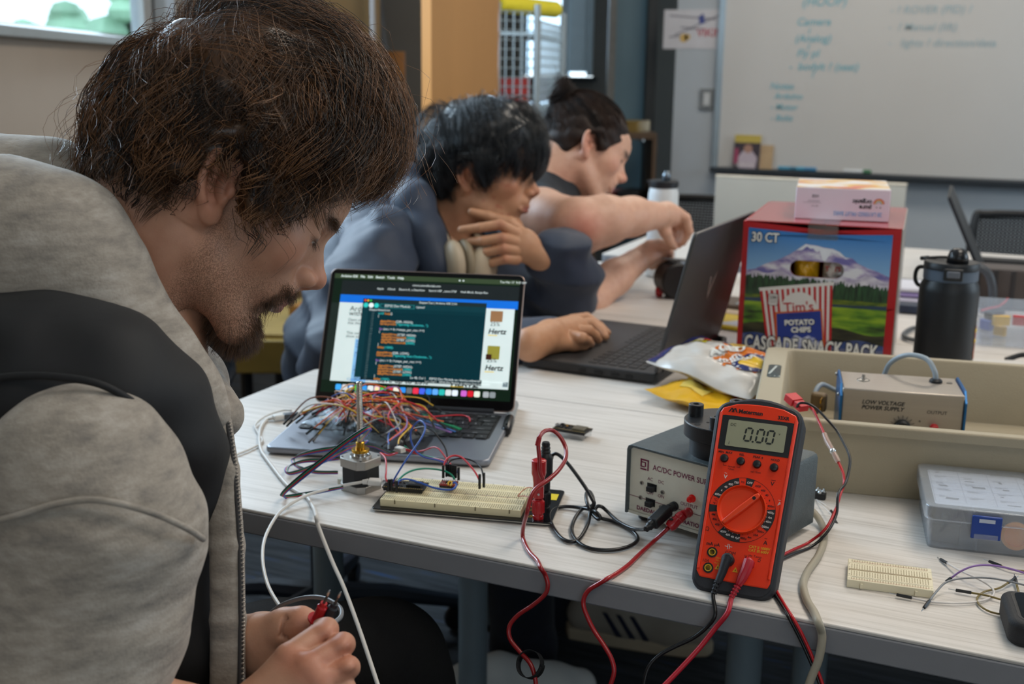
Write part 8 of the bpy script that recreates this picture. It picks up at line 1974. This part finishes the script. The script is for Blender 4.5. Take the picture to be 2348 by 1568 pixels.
 fuzz((Qs[:,2]<.0)*sstep(-V[:,2],.02,.06)*sstep(V[:,0],-.01,.02)*(V[:,2]>-.118)*lipm*.5,2600,.0022,(.1,0,-.5),'stubble',r=.00013)
 fuzz(1.4*blob(Qs,(.096,.028,.0335),(.016,.020,.0034))*front,520,.0062,(0,0,.1),'eyebrows',jit=.8)
 fuzz(1.5*blob(Qs,(.0965,.033,.0085),(.006,.011,.0016))*front,120,.0075,(1.2,0,-.2),'eyelashes')
 # ---- clothes
 m_hood=fabric('grey_fleece','7d766f','b5aca2',scale=26,stretch=(1,1,3),bump=.35,bscale=420,c2='9d9387')
 m_vest=fabric('black_nylon','0b0b0d','131316',scale=12,rough=.72,bump=.08,bscale=200,sheen=.03)
 hd=Grow(.0045)
 chainw(hd,[(190,1105,.838,.073),(238,1225,.834,.073)],.02);chainw(hd,[(236,1240,.836,.0695),(205,1400,.834,.070),(140,1600,.826,.070),(90,1780,.82,.064)],.012)
 chainw(hd,[(90,1800,.82,.064),(330,1800,.83,.050),(510,1775,.85,.036)],.02)
 chainw(hd,[(200,900,1.07,.11),(160,1150,1.07,.115),(160,1700,1.06,.118)],.05);chainw(hd,[(280,920,1.19,.07),(340,1130,1.24,.068),(340,1500,1.15,.06),(478,1525,1.015,.042)],.03)
 hd.displace(lambda X,Y,Z:.0028*wnoise(X,Y,Z*1.6,26,.3)+.0012*wnoise(X,Y*1.4,Z*2.2,75,1.1))
 Vh,Fh=hd.mesh();arrmesh('hoodie',relax(Vh,Fh,2),Fh,m_hood,body)
 sm=MB().tube(spl([at(x,y,d) for (x,y,d) in ((-60,1205,.775),(40,1182,.763),(120,1158,.757),(200,1146,.7555),(280,1156,.758),(360,1180,.768),(430,1212,.785),(466,1236,.815))],8),.0024,8).obj('shoulder_seam',m_hood,body,smooth=4)
 ho=Grow(.004)
 chainw(ho,[(-160,640,.95,.092),(20,588,.945,.080),(118,592,.94,.066),(203,665,.935,.049),(284,760,.935,.039),(364,840,.938,.034),(438,905,.944,.025),(487,950,.952,.015)],.02)
 chainw(ho,[(-150,520,1.08,.09),(40,500,1.07,.075),(130,470,1.06,.050),(170,480,1.07,.045)],.03);chainw(ho,[(40,560,1.15,.07),(230,700,1.17,.05),(420,880,1.12,.035),(500,950,1.0,.022)],.03)
 for a_,b_ in () and (((-120,600,.862),(110,610,.868)),((110,610,.868),(300,790,.893)),((40,480,.93),(150,530,.885))):ho.cone(at(*a_),at(*b_),.006,.004,k=.016,op='sub')
 ho.displace(lambda X,Y,Z:.0022*wnoise(X,Y,Z,30,2.0))
 Vh,Fh=ho.mesh();arrmesh('hood',relax(Vh,Fh,2),Fh,m_hood,body)
 MB().tube(spl([at(x,y,d) for (x,y,d) in ((30,402,1.03),(62,376,1.03),(105,364,1.03),(148,372,1.03),(182,398,1.035),(210,440,1.04))],6),.0045,8).obj('hood_hem',m_hood,body,smooth=4)
 ve=Grow(.0045)
 chainw(ve,[(-200,900,.93,.075),(-40,885,.905,.070),(110,880,.895,.068),(240,905,.895,.062),(330,960,.915,.054),(388,1080,.955,.046),(408,1230,.975,.042),(410,1450,.975,.042),(408,1750,.965,.045)],.02)
 chainw(ve,[(180,930,1.06,.118),(165,1200,1.06,.122),(165,1700,1.05,.125)],.04)
 ve.displace(lambda X,Y,Z:.004*wnoise(X,Y,Z,42,.9)+.002*np.sin(Z*105))
 Vh,Fh=ve.mesh();arrmesh('vest',relax(Vh,Fh,2),Fh,m_vest,body)
 MB().tube(spl([at(x,y,d) for (x,y,d) in ((-80,880,.823),(40,862,.818),(150,866,.815),(240,885,.818),(320,935,.838),(372,1000,.862))],8),.0030,8).obj('armhole_piping',m_vest,body,smooth=4)
 MB().tube(spl([at(x,y,d) for (x,y,d) in ((-80,700,.86),(40,716,.852),(130,750,.85),(235,815,.852),(330,885,.868),(420,940,.9))],8),.0032,8).obj('collar_piping',m_vest,body,smooth=4)
 pk=Grow(.0028)
 for dx,r in ((-16,.0085),(2,.0090),(17,.0085)):chainw(pk,[(496+dx*.7,968,.955,r),(508+dx,1080,.948,r),(520+dx,1250,.942,r),(522+dx,1420,.938,r),(520+dx,1720,.93,r)],.004)
 Vh,Fh=pk.mesh();arrmesh('front_placket',relax(Vh,Fh,1),Fh,m_hood,body)
 zp=spl([at(x,y,d) for (x,y,d) in ((518,962,.950),(527,1010,.947),(537,1090,.943),(548,1230,.937),(552,1380,.932),(551,1520,.928),(548,1720,.92))],30)
 MB().tube(zp,.0022,6).obj('zip_tape',mat('zip_tape','3c3a3a',rough=.8),body,smooth=4)
 zt_=MB();acc=0.0
 for a_,b_ in zip(zp,zp[1:]):
  acc+=(b_-a_).length
  if acc>.0026:
   acc=0;dr=(b_-a_).normalized();zt_.box((0,0,0),(.0042,.0036,.0016),frame(a_+RT*.0015,RT,-FW.cross(RT) if False else FW))
 o=zt_.obj('zip_teeth',mat('zip_metal','9b948c',rough=.35,metal=.7),body,bevel=.0004,seg=1);o['kind']='stuff'
 tr=Grow(.006)
 chainw(tr,[(180,1950,1.02,.115),(450,1585,1.22,.078),(640,1535,1.27,.070),(880,1515,1.325,.066),(905,1600,1.35,.066),(900,1850,1.42,.055)],.03);chainw(tr,[(180,1990,.98,.115),(500,1850,1.0,.08),(820,1800,1.05,.066),(840,2100,1.1,.055)],.03)
 tr.displace(lambda X,Y,Z:.002*wnoise(X,Y,Z,40,.2))
 Vh,Fh=tr.mesh();arrmesh('trousers',relax(Vh,Fh,2),Fh,fabric('black_denim','050506','0a0a0c',scale=60,rough=.95,sheen=.0),body)
 return body
MAN1=man_front()
# ---- the test probes held in his hands, with the grey lead
def probe(label,a,b,c,m):
 t=thing('test_probe',label,'probe',a);A,B,C_=Vector((0,0,0)),b-a,c-a
 d=B.normalized();L=B.length
 MB().tube([A,d*L*.08,d*L*.12,d*L*.20,d*L*.22,d*L*.34,d*L*.42,d*L*.44,d*L*.86,d*L*.90,d*L],[.0036,.0042,.0034,.0042,.0034,.0042,.0044,.0042,.0042,.0030,.0028],16).obj('handle',m,t)
 MB().lathe([(.004,-.0009),(.0078,-.0007),(.0078,.0007),(.004,.0009)],20,m=frame(d*L*.42,d.orthogonal(),d.cross(d.orthogonal()))).obj('finger_guard',m,t)
 MB().tube([B,B.lerp(C_,.55)],[.0011,.0011],10).obj('needle_sleeve',mat('needle_grey','5a5855',rough=.35,metal=.6),t)
 MB().tube([B.lerp(C_,.55),B.lerp(C_,.62),B.lerp(C_,.88),C_],[.0011,.0014,.0012,.0002],10).obj('needle_tip',m_tin,t)
probe('red test probe held between his fingertips',at(716,1446,.925),at(743,1382,.912),at(757,1352,.906),m_redp)
probe('black test probe held beside the red one',at(735,1450,.925),at(768,1384,.915),at(783,1356,.909),m_rub)
cable('probe_lead',[at(*c) for c in ((560,1450,1.04),(612,1412,1.03),(650,1385,1.015),(700,1370,1.0),(745,1372,.985),(778,1392,.965),(782,1412,.95),(768,1426,.94),(748,1436,.932),(738,1446,.928))],.0020,mat('grey_lead','6f7175',rough=.4,var=.05),'grey probe lead curling behind his hands','cable')
# ------------------------------------------------------------------ second man: black hair, slate puffer jacket, hand at his chin
SK2,RED2=lin('c08e6c'),lin('b0614c')
def man_middle():
 HM=head_matrix(1099,411,2.4,-9,5,4)
 hf=head_field(h=.0020,ear_tilt=4,ear_out=30,nose=.95,jaw=.97,lid=.5,neckdir=(-.065,0,-.16),neck_r=.048)
 V,F=hf.mesh();V=relax(V,F,2);parts=[(xf(HM,V),F,head_tone(V,SK2,RED2,spots=5))]
 hl=Grow(.0022)
 hl.ell(at(1192,560,2.285),(.040,.020,.034),np.array([np.array(RT),np.array(FW),np.array(UP)]),k=.012)
 finger(hl,[(1290,625,2.34,.030),(1248,592,2.305,.029),(1200,570,2.29,.024)],.012)
 finger(hl,[(1180,535,2.275,.013),(1148,515,2.262,.0105),(1100,522,2.26,.0095),(1058,527,2.268,.0080)])
 finger(hl,[(1182,555,2.272,.012),(1152,546,2.255,.0108),(1108,552,2.258,.0095),(1076,553,2.272,.0080)])
 finger(hl,[(1182,575,2.272,.012),(1154,570,2.257,.0105),(1115,578,2.262,.0092),(1090,577,2.275,.0078)])
 finger(hl,[(1184,595,2.275,.011),(1158,594,2.262,.0095),(1128,602,2.268,.0084),(1108,600,2.280,.0072)])
 finger(hl,[(1215,555,2.31,.016),(1170,512,2.315,.0125),(1120,496,2.31,.0105),(1082,486,2.305,.0085)],.006)
 V2,F2=hl.mesh();T2=flat_tone(len(V2),SK2)
 for (x,y,d,_) in ((1148,515,2.252,0),(1152,546,2.245,0),(1154,570,2.247,0),(1158,594,2.252,0)):
  w=(.4*np.exp(-np.sum((V2-np.array(at(x,y,d)))**2,1)/.012**2))[:,None];T2[:,:3]=T2[:,:3]*(1-w)+np.array(RED2)[None,:3]*w
 parts.append((relax(V2,F2,2),F2,T2))
 hr_=Grow(.0022)
 def zf(px,py,z,r):p=on(px,py,z);return (px,py,(p-CAM).dot(FW),r)
 finger(hr_,[zf(1215,790,.785,.030),zf(1262,772,.785,.029),zf(1310,752,.782,.024)],.012)
 finger(hr_,[zf(1290,768,.782,.024),zf(1325,755,.782,.022)],.014)
 for a,b,c,d_ in (((1312,735),(1345,728),(1375,748),(1392,763)),((1322,745),(1356,740),(1378,758),(1388,772)),((1322,760),(1350,758),(1366,770),(1372,779)),((1312,772),(1335,775),(1348,782),(1354,788))):
  finger(hr_,[zf(*a,.785,.0125),zf(*b,.787,.0102),zf(*c,.776,.0088),zf(*d_,.768,.0074)])
 finger(hr_,[zf(1285,785,.778,.016),zf(1315,790,.772,.0112),zf(1340,792,.768,.0090)],.006)
 V3,F3=hr_.mesh();parts.append((relax(V3,F3,2),F3,flat_tone(len(V3),SK2)))
 tb_=Grow(.010)
 chainw(tb_,[(1030,520,2.42,.05),(985,640,2.44,.10),(950,800,2.42,.12),(900,1080,2.42,.12)],.05)
 chainw(tb_,[(900,600,2.28,.05),(790,800,2.15,.042),(1000,830,2.08,.036),(1240,785,2.03,.028)],.03);chainw(tb_,[(1080,620,2.55,.05),(1250,690,2.47,.04),(1290,640,2.36,.03)],.03)
 chainw(tb_,[(900,1080,2.42,.10),(1060,1060,2.35,.08),(1180,1080,2.25,.06),(1190,1500,2.45,.045)],.03);chainw(tb_,[(900,1080,2.42,.10),(1050,1060,2.55,.08),(1230,1070,2.5,.06),(1250,1420,2.65,.045)],.03)
 V4,F4=tb_.mesh();parts.append((V4,F4,flat_tone(len(V4),SK2)))
 body=arrmesh('person',*merge(parts)[:2],m_skin,None,merge(parts)[2])
 tag(body,'young man with black hair in slate puffer jacket, hand at his chin, typing','person')
 for s in (-1,1):MB().ball((0,0,0),.0126,14,10).obj('eyeball',mat('eye_dark','3a2c24',rough=.1),body,smooth=4).location=HM@Vector((.0822,s*.0315,.0135))
 def ok(P):
  x,y,z=P[:,0],np.abs(P[:,1]),P[:,2]
  return z>np.interp(x,[-.12,-.07,-.045,-.03,-.012,0,.018,.034,.05,.07,.085,.12],[-.055,-.055,-.040,.0,.030,.028,-.018,-.012,.030,.056,.070,.075])
 tabx=[-60,-20,0,15,35,56,90,125,155,190,225,250,300];taby=[.113,.118,.142,.152,.165,.168,.160,.158,.155,.140,.128,.113,.113]
 def Renv(U):
  a=np.degrees(np.arctan2(U[...,2],U[...,0]));a=np.where(a<-60,a+360,a);r=np.interp(a,tabx,taby)
  return 1/np.sqrt((U[...,0]**2+U[...,2]**2)/r**2+(U[...,1]/.112)**2)
 el_end=lambda th:np.interp(th,[0,35,55,66,78,88,105,115,130,180],[-16,-16,-12,-28,-22,16,14,-34,-44,-46])
 hm=hairmat('black_hair','07080b','22252c',rough=.30,spec=.55)
 hair_cap('hair',ok,Renv,.6,hm,body,HM,wob=.006,seed=2.2)
 Pa,tc,t=hair_paths(None,ok,Renv,(-.30,.05,.95),el_end,300,34,10,.16,.0075,5,rise=.34,wl=.085,clump=.8,layer=(.5,1.02))
 strands(xf(HM,Pa.reshape(-1,3)).reshape(Pa.shape),.00034*(1-.7*t[None]**2)*np.ones((len(Pa),1)),'hair_locks',hm,body,np.repeat(np.clip(tc,-.3,.5)[:,None],4,1))
 rg=np.random.default_rng(4)
 # jacket
 m_jk=mat('slate_nylon','2c3547',rough=.62,var=.06,vscale=20,bump=.12,bscale=120,sheen=.1)
 jk=Grow(.006)
 chainw(jk,[(905,520,2.45,.11),(880,640,2.44,.145),(820,820,2.42,.145),(820,1080,2.42,.14)],.05)
 chainw(jk,[(985,700,2.46,.12),(900,900,2.44,.13)],.05)
 chainw(jk,[(880,570,2.30,.080),(830,690,2.20,.086),(795,830,2.13,.080),(880,850,2.10,.076),(1060,830,2.08,.070),(1180,806,2.085,.060),(1238,788,2.09,.052),(1268,775,2.09,.043)],.025)
 chainw(jk,[(1060,640,2.56,.085),(1180,690,2.50,.078),(1285,670,2.42,.066),(1302,640,2.38,.066),(1288,598,2.34,.058),(1272,590,2.32,.048)],.03)
 def puff(X,Y,Z):return .012*np.abs(np.sin((Z+.30*X-.2*Y)*40))-.006+.005*wnoise(X,Y,Z,30,.7)+.0025*wnoise(X,Y,Z,85,2.)
 jk.displace(puff);Vh,Fh=jk.mesh();arrmesh('jacket',relax(Vh,Fh,2),Fh,m_jk,body)
 cl=Grow(.005)
 chainw(cl,[(905,470,2.46,.055),(938,425,2.40,.045),(950,470,2.335,.042),(972,540,2.30,.042),(1000,615,2.29,.040),(1018,700,2.30,.038)],.02);chainw(cl,[(960,430,2.5,.045),(1080,560,2.52,.04)],.02)
 cl.displace(lambda X,Y,Z:.003*wnoise(X,Y,Z,50,.3));Vh,Fh=cl.mesh();arrmesh('hood_collar',relax(Vh,Fh,2),Fh,m_jk,body)
 sh=Grow(.008);chainw(sh,[(1060,600,2.44,.075),(1035,720,2.44,.10),(950,900,2.44,.11)],.03);Vh,Fh=sh.mesh();arrmesh('shirt',Vh,Fh,fabric('black_shirt','0d0e11','17181c',sheen=.05),body)
 tr=Grow(.010)
 chainw(tr,[(900,1080,2.42,.13),(1060,1065,2.35,.095),(1180,1085,2.25,.078),(1200,1480,2.44,.066),(1205,1600,2.46,.058)],.03);chainw(tr,[(900,1080,2.42,.13),(1050,1065,2.55,.095),(1230,1075,2.5,.078),(1250,1400,2.65,.062)],.03)
 Vh,Fh=tr.mesh();arrmesh('trousers',relax(Vh,Fh,1),Fh,fabric('dark_trousers','0a0d16','121828',sheen=.05),body)
 shoe(body,on(1165,1640,0.0),R(40),'white_shoe','d0d0cc');
 return body
def shoe(parent,p,rz,nm,col,stripes=False,L=.29):
 g=Grow(.0045);M=Matrix.Translation(p)@Matrix.Rotation(rz,4,'Z');c=lambda x,y,z:tuple(M@Vector((x,y,z)))
 g.chain([c(-.10,0,.055),c(0,0,.055),c(.09,0,.050),c(.15,.005,.042)],[.042,.046,.046,.034],.02);g.chain([c(-.09,0,.09),c(-.02,0,.095),c(.05,0,.075)],[.034,.038,.034],.02)
 Vh,Fh=g.mesh();up_=arrmesh(nm,relax(Vh,Fh,1),Fh,mat('shoe_'+col,col,rough=.6,var=.05,bump=.1),parent)
 s2=MB().prism([(x,y) for x,y in [(-.145,0),(-.13,.036),(-.05,.044),(.05,.050),(.13,.046),(.18,.025),(.19,0),(.18,-.022),(.13,-.042),(.05,-.046),(-.05,-.042),(-.13,-.036)]],0,.030,M).obj('shoe_sole',mat('sole_pale','b5a58c',rough=.7,var=.05),up_,bevel=.006)
 if stripes:
  for k in range(3):
   a=[c(.055-.03*k,-.050,.035),c(.02-.03*k,-.049,.085),c(.010-.03*k,-.047,.085),c(.042-.03*k,-.050,.035)]
   n=Vector(c(0,-.004,0))-Vector(c(0,0,0))
   MB().add([Vector(q) for q in a]+[Vector(q)+n for q in a],[(0,1,2,3),(7,6,5,4),(0,4,5,1),(1,5,6,2),(2,6,7,3),(3,7,4,0)]).obj('shoe_stripe',mat('stripe_navy','1a2036',rough=.6),up_)
MAN2=man_middle()
# headphones round his neck
m_hp=mat('headphone_beige','b5a48c',rough=.45,var=.03);m_hp2=mat('headphone_tan','8f8069',rough=.5,var=.03)
hp=thing('headphones','beige over-ear headphones hanging round the second man\'s neck','headphones',at(1060,600,2.30))
o0=hp.location.copy()
MB().tube(spl([at(x,y,d)-o0 for (x,y,d) in ((1036,585,2.285),(1012,535,2.30),(990,490,2.33),(972,450,2.40),(985,425,2.47),(1060,470,2.53),(1105,560,2.36))],6),.0075,10,flat=1.8).obj('headband',m_hp,hp,smooth=4)
MB().tube(spl([at(x,y,d)-o0 for (x,y,d) in ((1040,580,2.29),(1020,530,2.31),(1000,485,2.34),(985,450,2.41))],6),.006,8).obj('band_padding',m_black,hp,smooth=4)
for (x,y,d,ax) in ((1046,604,2.270,(-.8,-.35,-.1)),(1104,612,2.285,(.8,-.5,-.1))):
 n=(RT*ax[0]-FW*abs(ax[1])+UP*ax[2]).normalized();M_=frame(at(x,y,d)-o0,n.cross(UP).cross(n) if False else UP-n*UP.dot(n),n.cross(UP))
 c=MB().lathe([(0,-.014),(.024,-.014),(.036,-.006),(.040,.004),(.039,.012),(.030,.020),(.016,.024),(0,.025)],36,m=M_@Matrix.Diagonal((1.18,.92,1,1))).obj('earcup',m_hp,hp,smooth=4)
 MB().lathe([(.026,-.028),(.036,-.028),(.040,-.020),(.038,-.012),(.026,-.012)],32,m=M_@Matrix.Diagonal((1.18,.92,1,1))).obj('ear_cushion',m_hp2,c,smooth=4)
 MB().rbox((.012,0,.0235),(.010,.004,.002),.001,3,M_).obj('copper_slot',mat('copper','b0743a',rough=.3,metal=.9),c)
 # ------------------------------------------------------------------ third man: hair in a bun, dark T-shirt, arms reaching over the table
SK3,RED3=lin('cfa48c'),lin('c0705c')
def man_far():
 HM=head_matrix(1335,350,2.7,13,22,-1,.95)
 hf=head_field(h=.0022,ear_tilt=12,ear_out=30,nose=1.05,jaw=1.0,lid=.7,neckdir=(-.085,0,-.14),neck_r=.056)
 V,F=hf.mesh();V=relax(V,F,2);parts=[(xf(HM,V),F,head_tone(V,SK3,RED3,beard=.10))]
 ar=Grow(.0032)
 chainw(ar,[(1180,470,2.68,.062),(1240,500,2.55,.064),(1325,520,2.42,.058),(1385,505,2.44,.051),(1450,496,2.49,.040),(1508,494,2.545,.030)],.02)
 chainw(ar,[(1270,720,2.55,.052),(1340,690,2.54,.047),(1410,635,2.60,.038),(1462,598,2.65,.030)],.02)
 V1,F1=ar.mesh();T1=flat_tone(len(V1),SK3);w=(.75*np.exp(-np.sum((V1-np.array(at(1335,525,2.36)))**2,1)/.045**2))[:,None];T1[:,:3]=T1[:,:3]*(1-w)+np.array(RED3)[None,:3]*w;parts.append((V1,F1,T1))
 h=Grow(.0022)
 finger(h,[(1500,494,2.54,.030),(1528,492,2.56,.027),(1548,496,2.575,.022)],.012)
 finger(h,[(1550,486,2.56,.014),(1572,500,2.565,.0115),(1580,530,2.58,.0098),(1566,556,2.60,.0082)]);finger(h,[(1552,494,2.575,.0135),(1576,512,2.585,.0112),(1574,542,2.60,.0095),(1556,562,2.615,.0080)])
 finger(h,[(1548,502,2.595,.013),(1566,524,2.605,.0105),(1560,550,2.615,.0090),(1545,566,2.625,.0078)]);finger(h,[(1540,508,2.61,.012),(1552,532,2.62,.0095),(1546,552,2.625,.008)])
 finger(h,[(1515,505,2.55,.018),(1526,532,2.56,.0130),(1535,552,2.585,.0105),(1546,566,2.605,.0085)],.006)
 finger(h,[(1455,600,2.645,.029),(1485,585,2.66,.027),(1500,580,2.665,.022)],.012)
 finger(h,[(1490,565,2.645,.016),(1512,560,2.64,.0115),(1530,568,2.635,.0095)],.006)
 for (y,d) in ((578,2.66),(588,2.67),(598,2.675),(606,2.68)):finger(h,[(1495,y,d,.013),(1522,y-4,d-.005,.0105),(1538,y+2,d-.01,.0085)])
 V2,F2=h.mesh();parts.append((relax(V2,F2,1),F2,flat_tone(len(V2),SK3)))
 tb_=Grow(.010)
 chainw(tb_,[(1290,430,2.76,.055),(1225,500,2.80,.10),(1130,640,2.84,.11),(1050,850,2.86,.11)],.05);chainw(tb_,[(1190,460,2.70,.06),(1240,500,2.58,.05)],.03);chainw(tb_,[(1270,540,2.95,.06),(1290,660,2.8,.045),(1340,690,2.6,.04)],.03)
 chainw(tb_,[(1100,850,2.86,.11),(1300,880,2.8,.085),(1330,1230,2.95,.05)],.03);chainw(tb_,[(1100,850,2.86,.11),(1300,860,3.0,.085),(1330,1150,3.1,.05)],.03)
 V4,F4=tb_.mesh();parts.append((V4,F4,flat_tone(len(V4),SK3)))
 Vb,Fb,Cb=merge(parts);body=arrmesh('person',Vb,Fb,m_skin,None,Cb);tag(body,'man with dark hair in a bun and dark T-shirt, working with both hands','person')
 for s in (-1,1):MB().ball((0,0,0),.0126,14,10).obj('eyeball',mat('eye_dark','3a2c24',rough=.1),body,smooth=4).location=HM@Vector((.0822,s*.0315,.0135))
 def ok(P):
  x,y,z=P[:,0],np.abs(P[:,1]),P[:,2]
  return z>np.interp(x,[-.12,-.07,-.045,-.03,-.012,0,.018,.030,.05,.07,.085,.12],[-.050,-.050,-.040,.0,.030,.032,.000,.004,.030,.052,.066,.074])
 Renv=lambda U:skull_r(U)+.013+.006*np.clip(U[...,2],0,1)-.004*np.clip(U[...,0],0,1)
 bun=unit(np.array((-.78,0,.62)))
 hm=hairmat('dark_brown_hair','0f0b0a','4a3428',rough=.55,spec=.25)
 hair_cap('hair',ok,Renv,.9,hm,body,HM,wob=.003,seed=4.)
 Pa,tc,t=hair_paths(None,ok,Renv,tuple(-bun),lambda th:th*0-200,380,24,10,.3,.005,9,rise=.25,wl=.09,clump=.6,layer=(.6,1.05),to_pole=True)
 strands(xf(HM,Pa.reshape(-1,3)).reshape(Pa.shape),.00045*np.ones(Pa.shape[:2]),'hair_strands',hm,body,np.repeat(np.clip(tc,-.3,.5)[:,None],4,1))
 rg=np.random.default_rng(8);n=700;K=14;t=np.linspace(0,1,K);bc=HC+bun*.120;e1=unit(np.cross(bun,(0,1,0)));e2=np.cross(bun,e1)
 a0=rg.uniform(0,2*PI,n)[:,None]+t*rg.uniform(1.5,4.5,n)[:,None];rr=rg.uniform(.010,.036,n)[:,None]*(1+.25*np.sin(5*t)[None]*rg.uniform(-1,1,n)[:,None]);hh=rg.uniform(-.024,.026,n)[:,None]+.012*np.sin(a0*.7)
 Q=bc+e1*(rr*np.cos(a0))[...,None]+e2*(rr*np.sin(a0)*1.15)[...,None]+bun*hh[...,None]
 strands(xf(HM,Q.reshape(-1,3)).reshape(Q.shape),np.full(Q.shape[:2],.00045),'hair_bun',hm,body,np.repeat(rg.uniform(-.3,.3,(n,1)),4,1))
 n=60;K=10;t=np.linspace(0,1,K);s0=bc+bun*.02+rg.normal(size=(n,3))*.006;dirv=np.array((.10,0,1.));Q=s0[:,None]+t[None,:,None]*(unit(dirv+rg.normal(size=(n,3))*.22)*rg.uniform(.025,.05,(n,1)))[:,None]+(t**2)[None,:,None]*np.array((-.012,0,-.01))
 strands(xf(HM,Q.reshape(-1,3)).reshape(Q.shape),np.full(Q.shape[:2],.00035),'hair_wisps',hm,body,np.zeros((n,4)))
 m_tee=fabric('charcoal_cotton','15191e','20262d',scale=30,bump=.2,sheen=.1)
 te=Grow(.006)
 chainw(te,[(1262,430,2.78,.070),(1210,480,2.80,.112),(1125,640,2.84,.125),(1045,860,2.86,.125)],.05);chainw(te,[(1180,440,2.70,.078),(1215,480,2.62,.076),(1243,505,2.555,.074)],.03);chainw(te,[(1248,418,2.74,.066),(1258,440,2.70,.070),(1222,478,2.66,.085)],.03);chainw(te,[(1250,540,2.95,.075),(1280,620,2.87,.062)],.03);chainw(te,[(1255,590,2.87,.06),(1165,690,2.88,.08)],.05)
 te.displace(lambda X,Y,Z:.004*wnoise(X,Y,Z,30,1.7));Vh,Fh=te.mesh();arrmesh('tshirt',relax(Vh,Fh,2),Fh,m_tee,body)
 tr=Grow(.012);chainw(tr,[(1100,850,2.86,.14),(1300,880,2.8,.10),(1330,1230,2.95,.065)],.03);chainw(tr,[(1100,850,2.86,.14),(1300,860,3.0,.10),(1330,1150,3.1,.065)],.03)
 Vh,Fh=tr.mesh();arrmesh('trousers',Vh,Fh,fabric('blue_jeans','14305e','1e4488',scale=80,sheen=.1),body)
 shoe(body,on(1440,1470,0.0)+Vector((0,0,.0)),R(8),'pale_shoe','a0978a',stripes=True)
 return body
MAN3=man_far()
# ------------------------------------------------------------------ a fourth person, reaching in from the right edge
def man_edge():
 h=Grow(.0028)
 p=lambda x,y,d,r:(x,y,d,r)
 finger(h,[p(2520,640,2.62,.035),p(2450,640,2.60,.033),p(2410,636,2.59,.026)],.012)
 finger(h,[p(2410,632,2.58,.014),p(2375,638,2.57,.0112),p(2346,648,2.565,.0095),p(2322,660,2.56,.0078)]);finger(h,[p(2412,642,2.585,.013),p(2380,655,2.57,.0108),p(2352,664,2.565,.0092),p(2330,666,2.562,.0078)])
 finger(h,[p(2414,652,2.59,.013),p(2388,672,2.58,.0105),p(2370,680,2.575,.009)]);finger(h,[p(2418,662,2.60,.012),p(2398,684,2.59,.0095),p(2382,690,2.585,.008)]);finger(h,[p(2420,648,2.56,.016),p(2382,662,2.55,.0118),p(2345,668,2.555,.0092)],.006)
 chainw(h,[p(2450,640,2.60,.033),p(2620,640,2.66,.045),p(2800,560,2.75,.055)],.02)
 V,F=h.mesh();body=arrmesh('person',relax(V,F,1),F,m_skin,None,flat_tone(len(V),lin('a9745c')));tag(body,'person beyond the right edge, only fingertips holding a red wire in view','person')
 g=Grow(.008);chainw(g,[(2560,640,2.64,.055),(2640,636,2.67,.062),(2800,556,2.75,.08)],.02);Vh,Fh=g.mesh();arrmesh('sleeve',Vh,Fh,MATS['charcoal_cotton'],body)
man_edge()
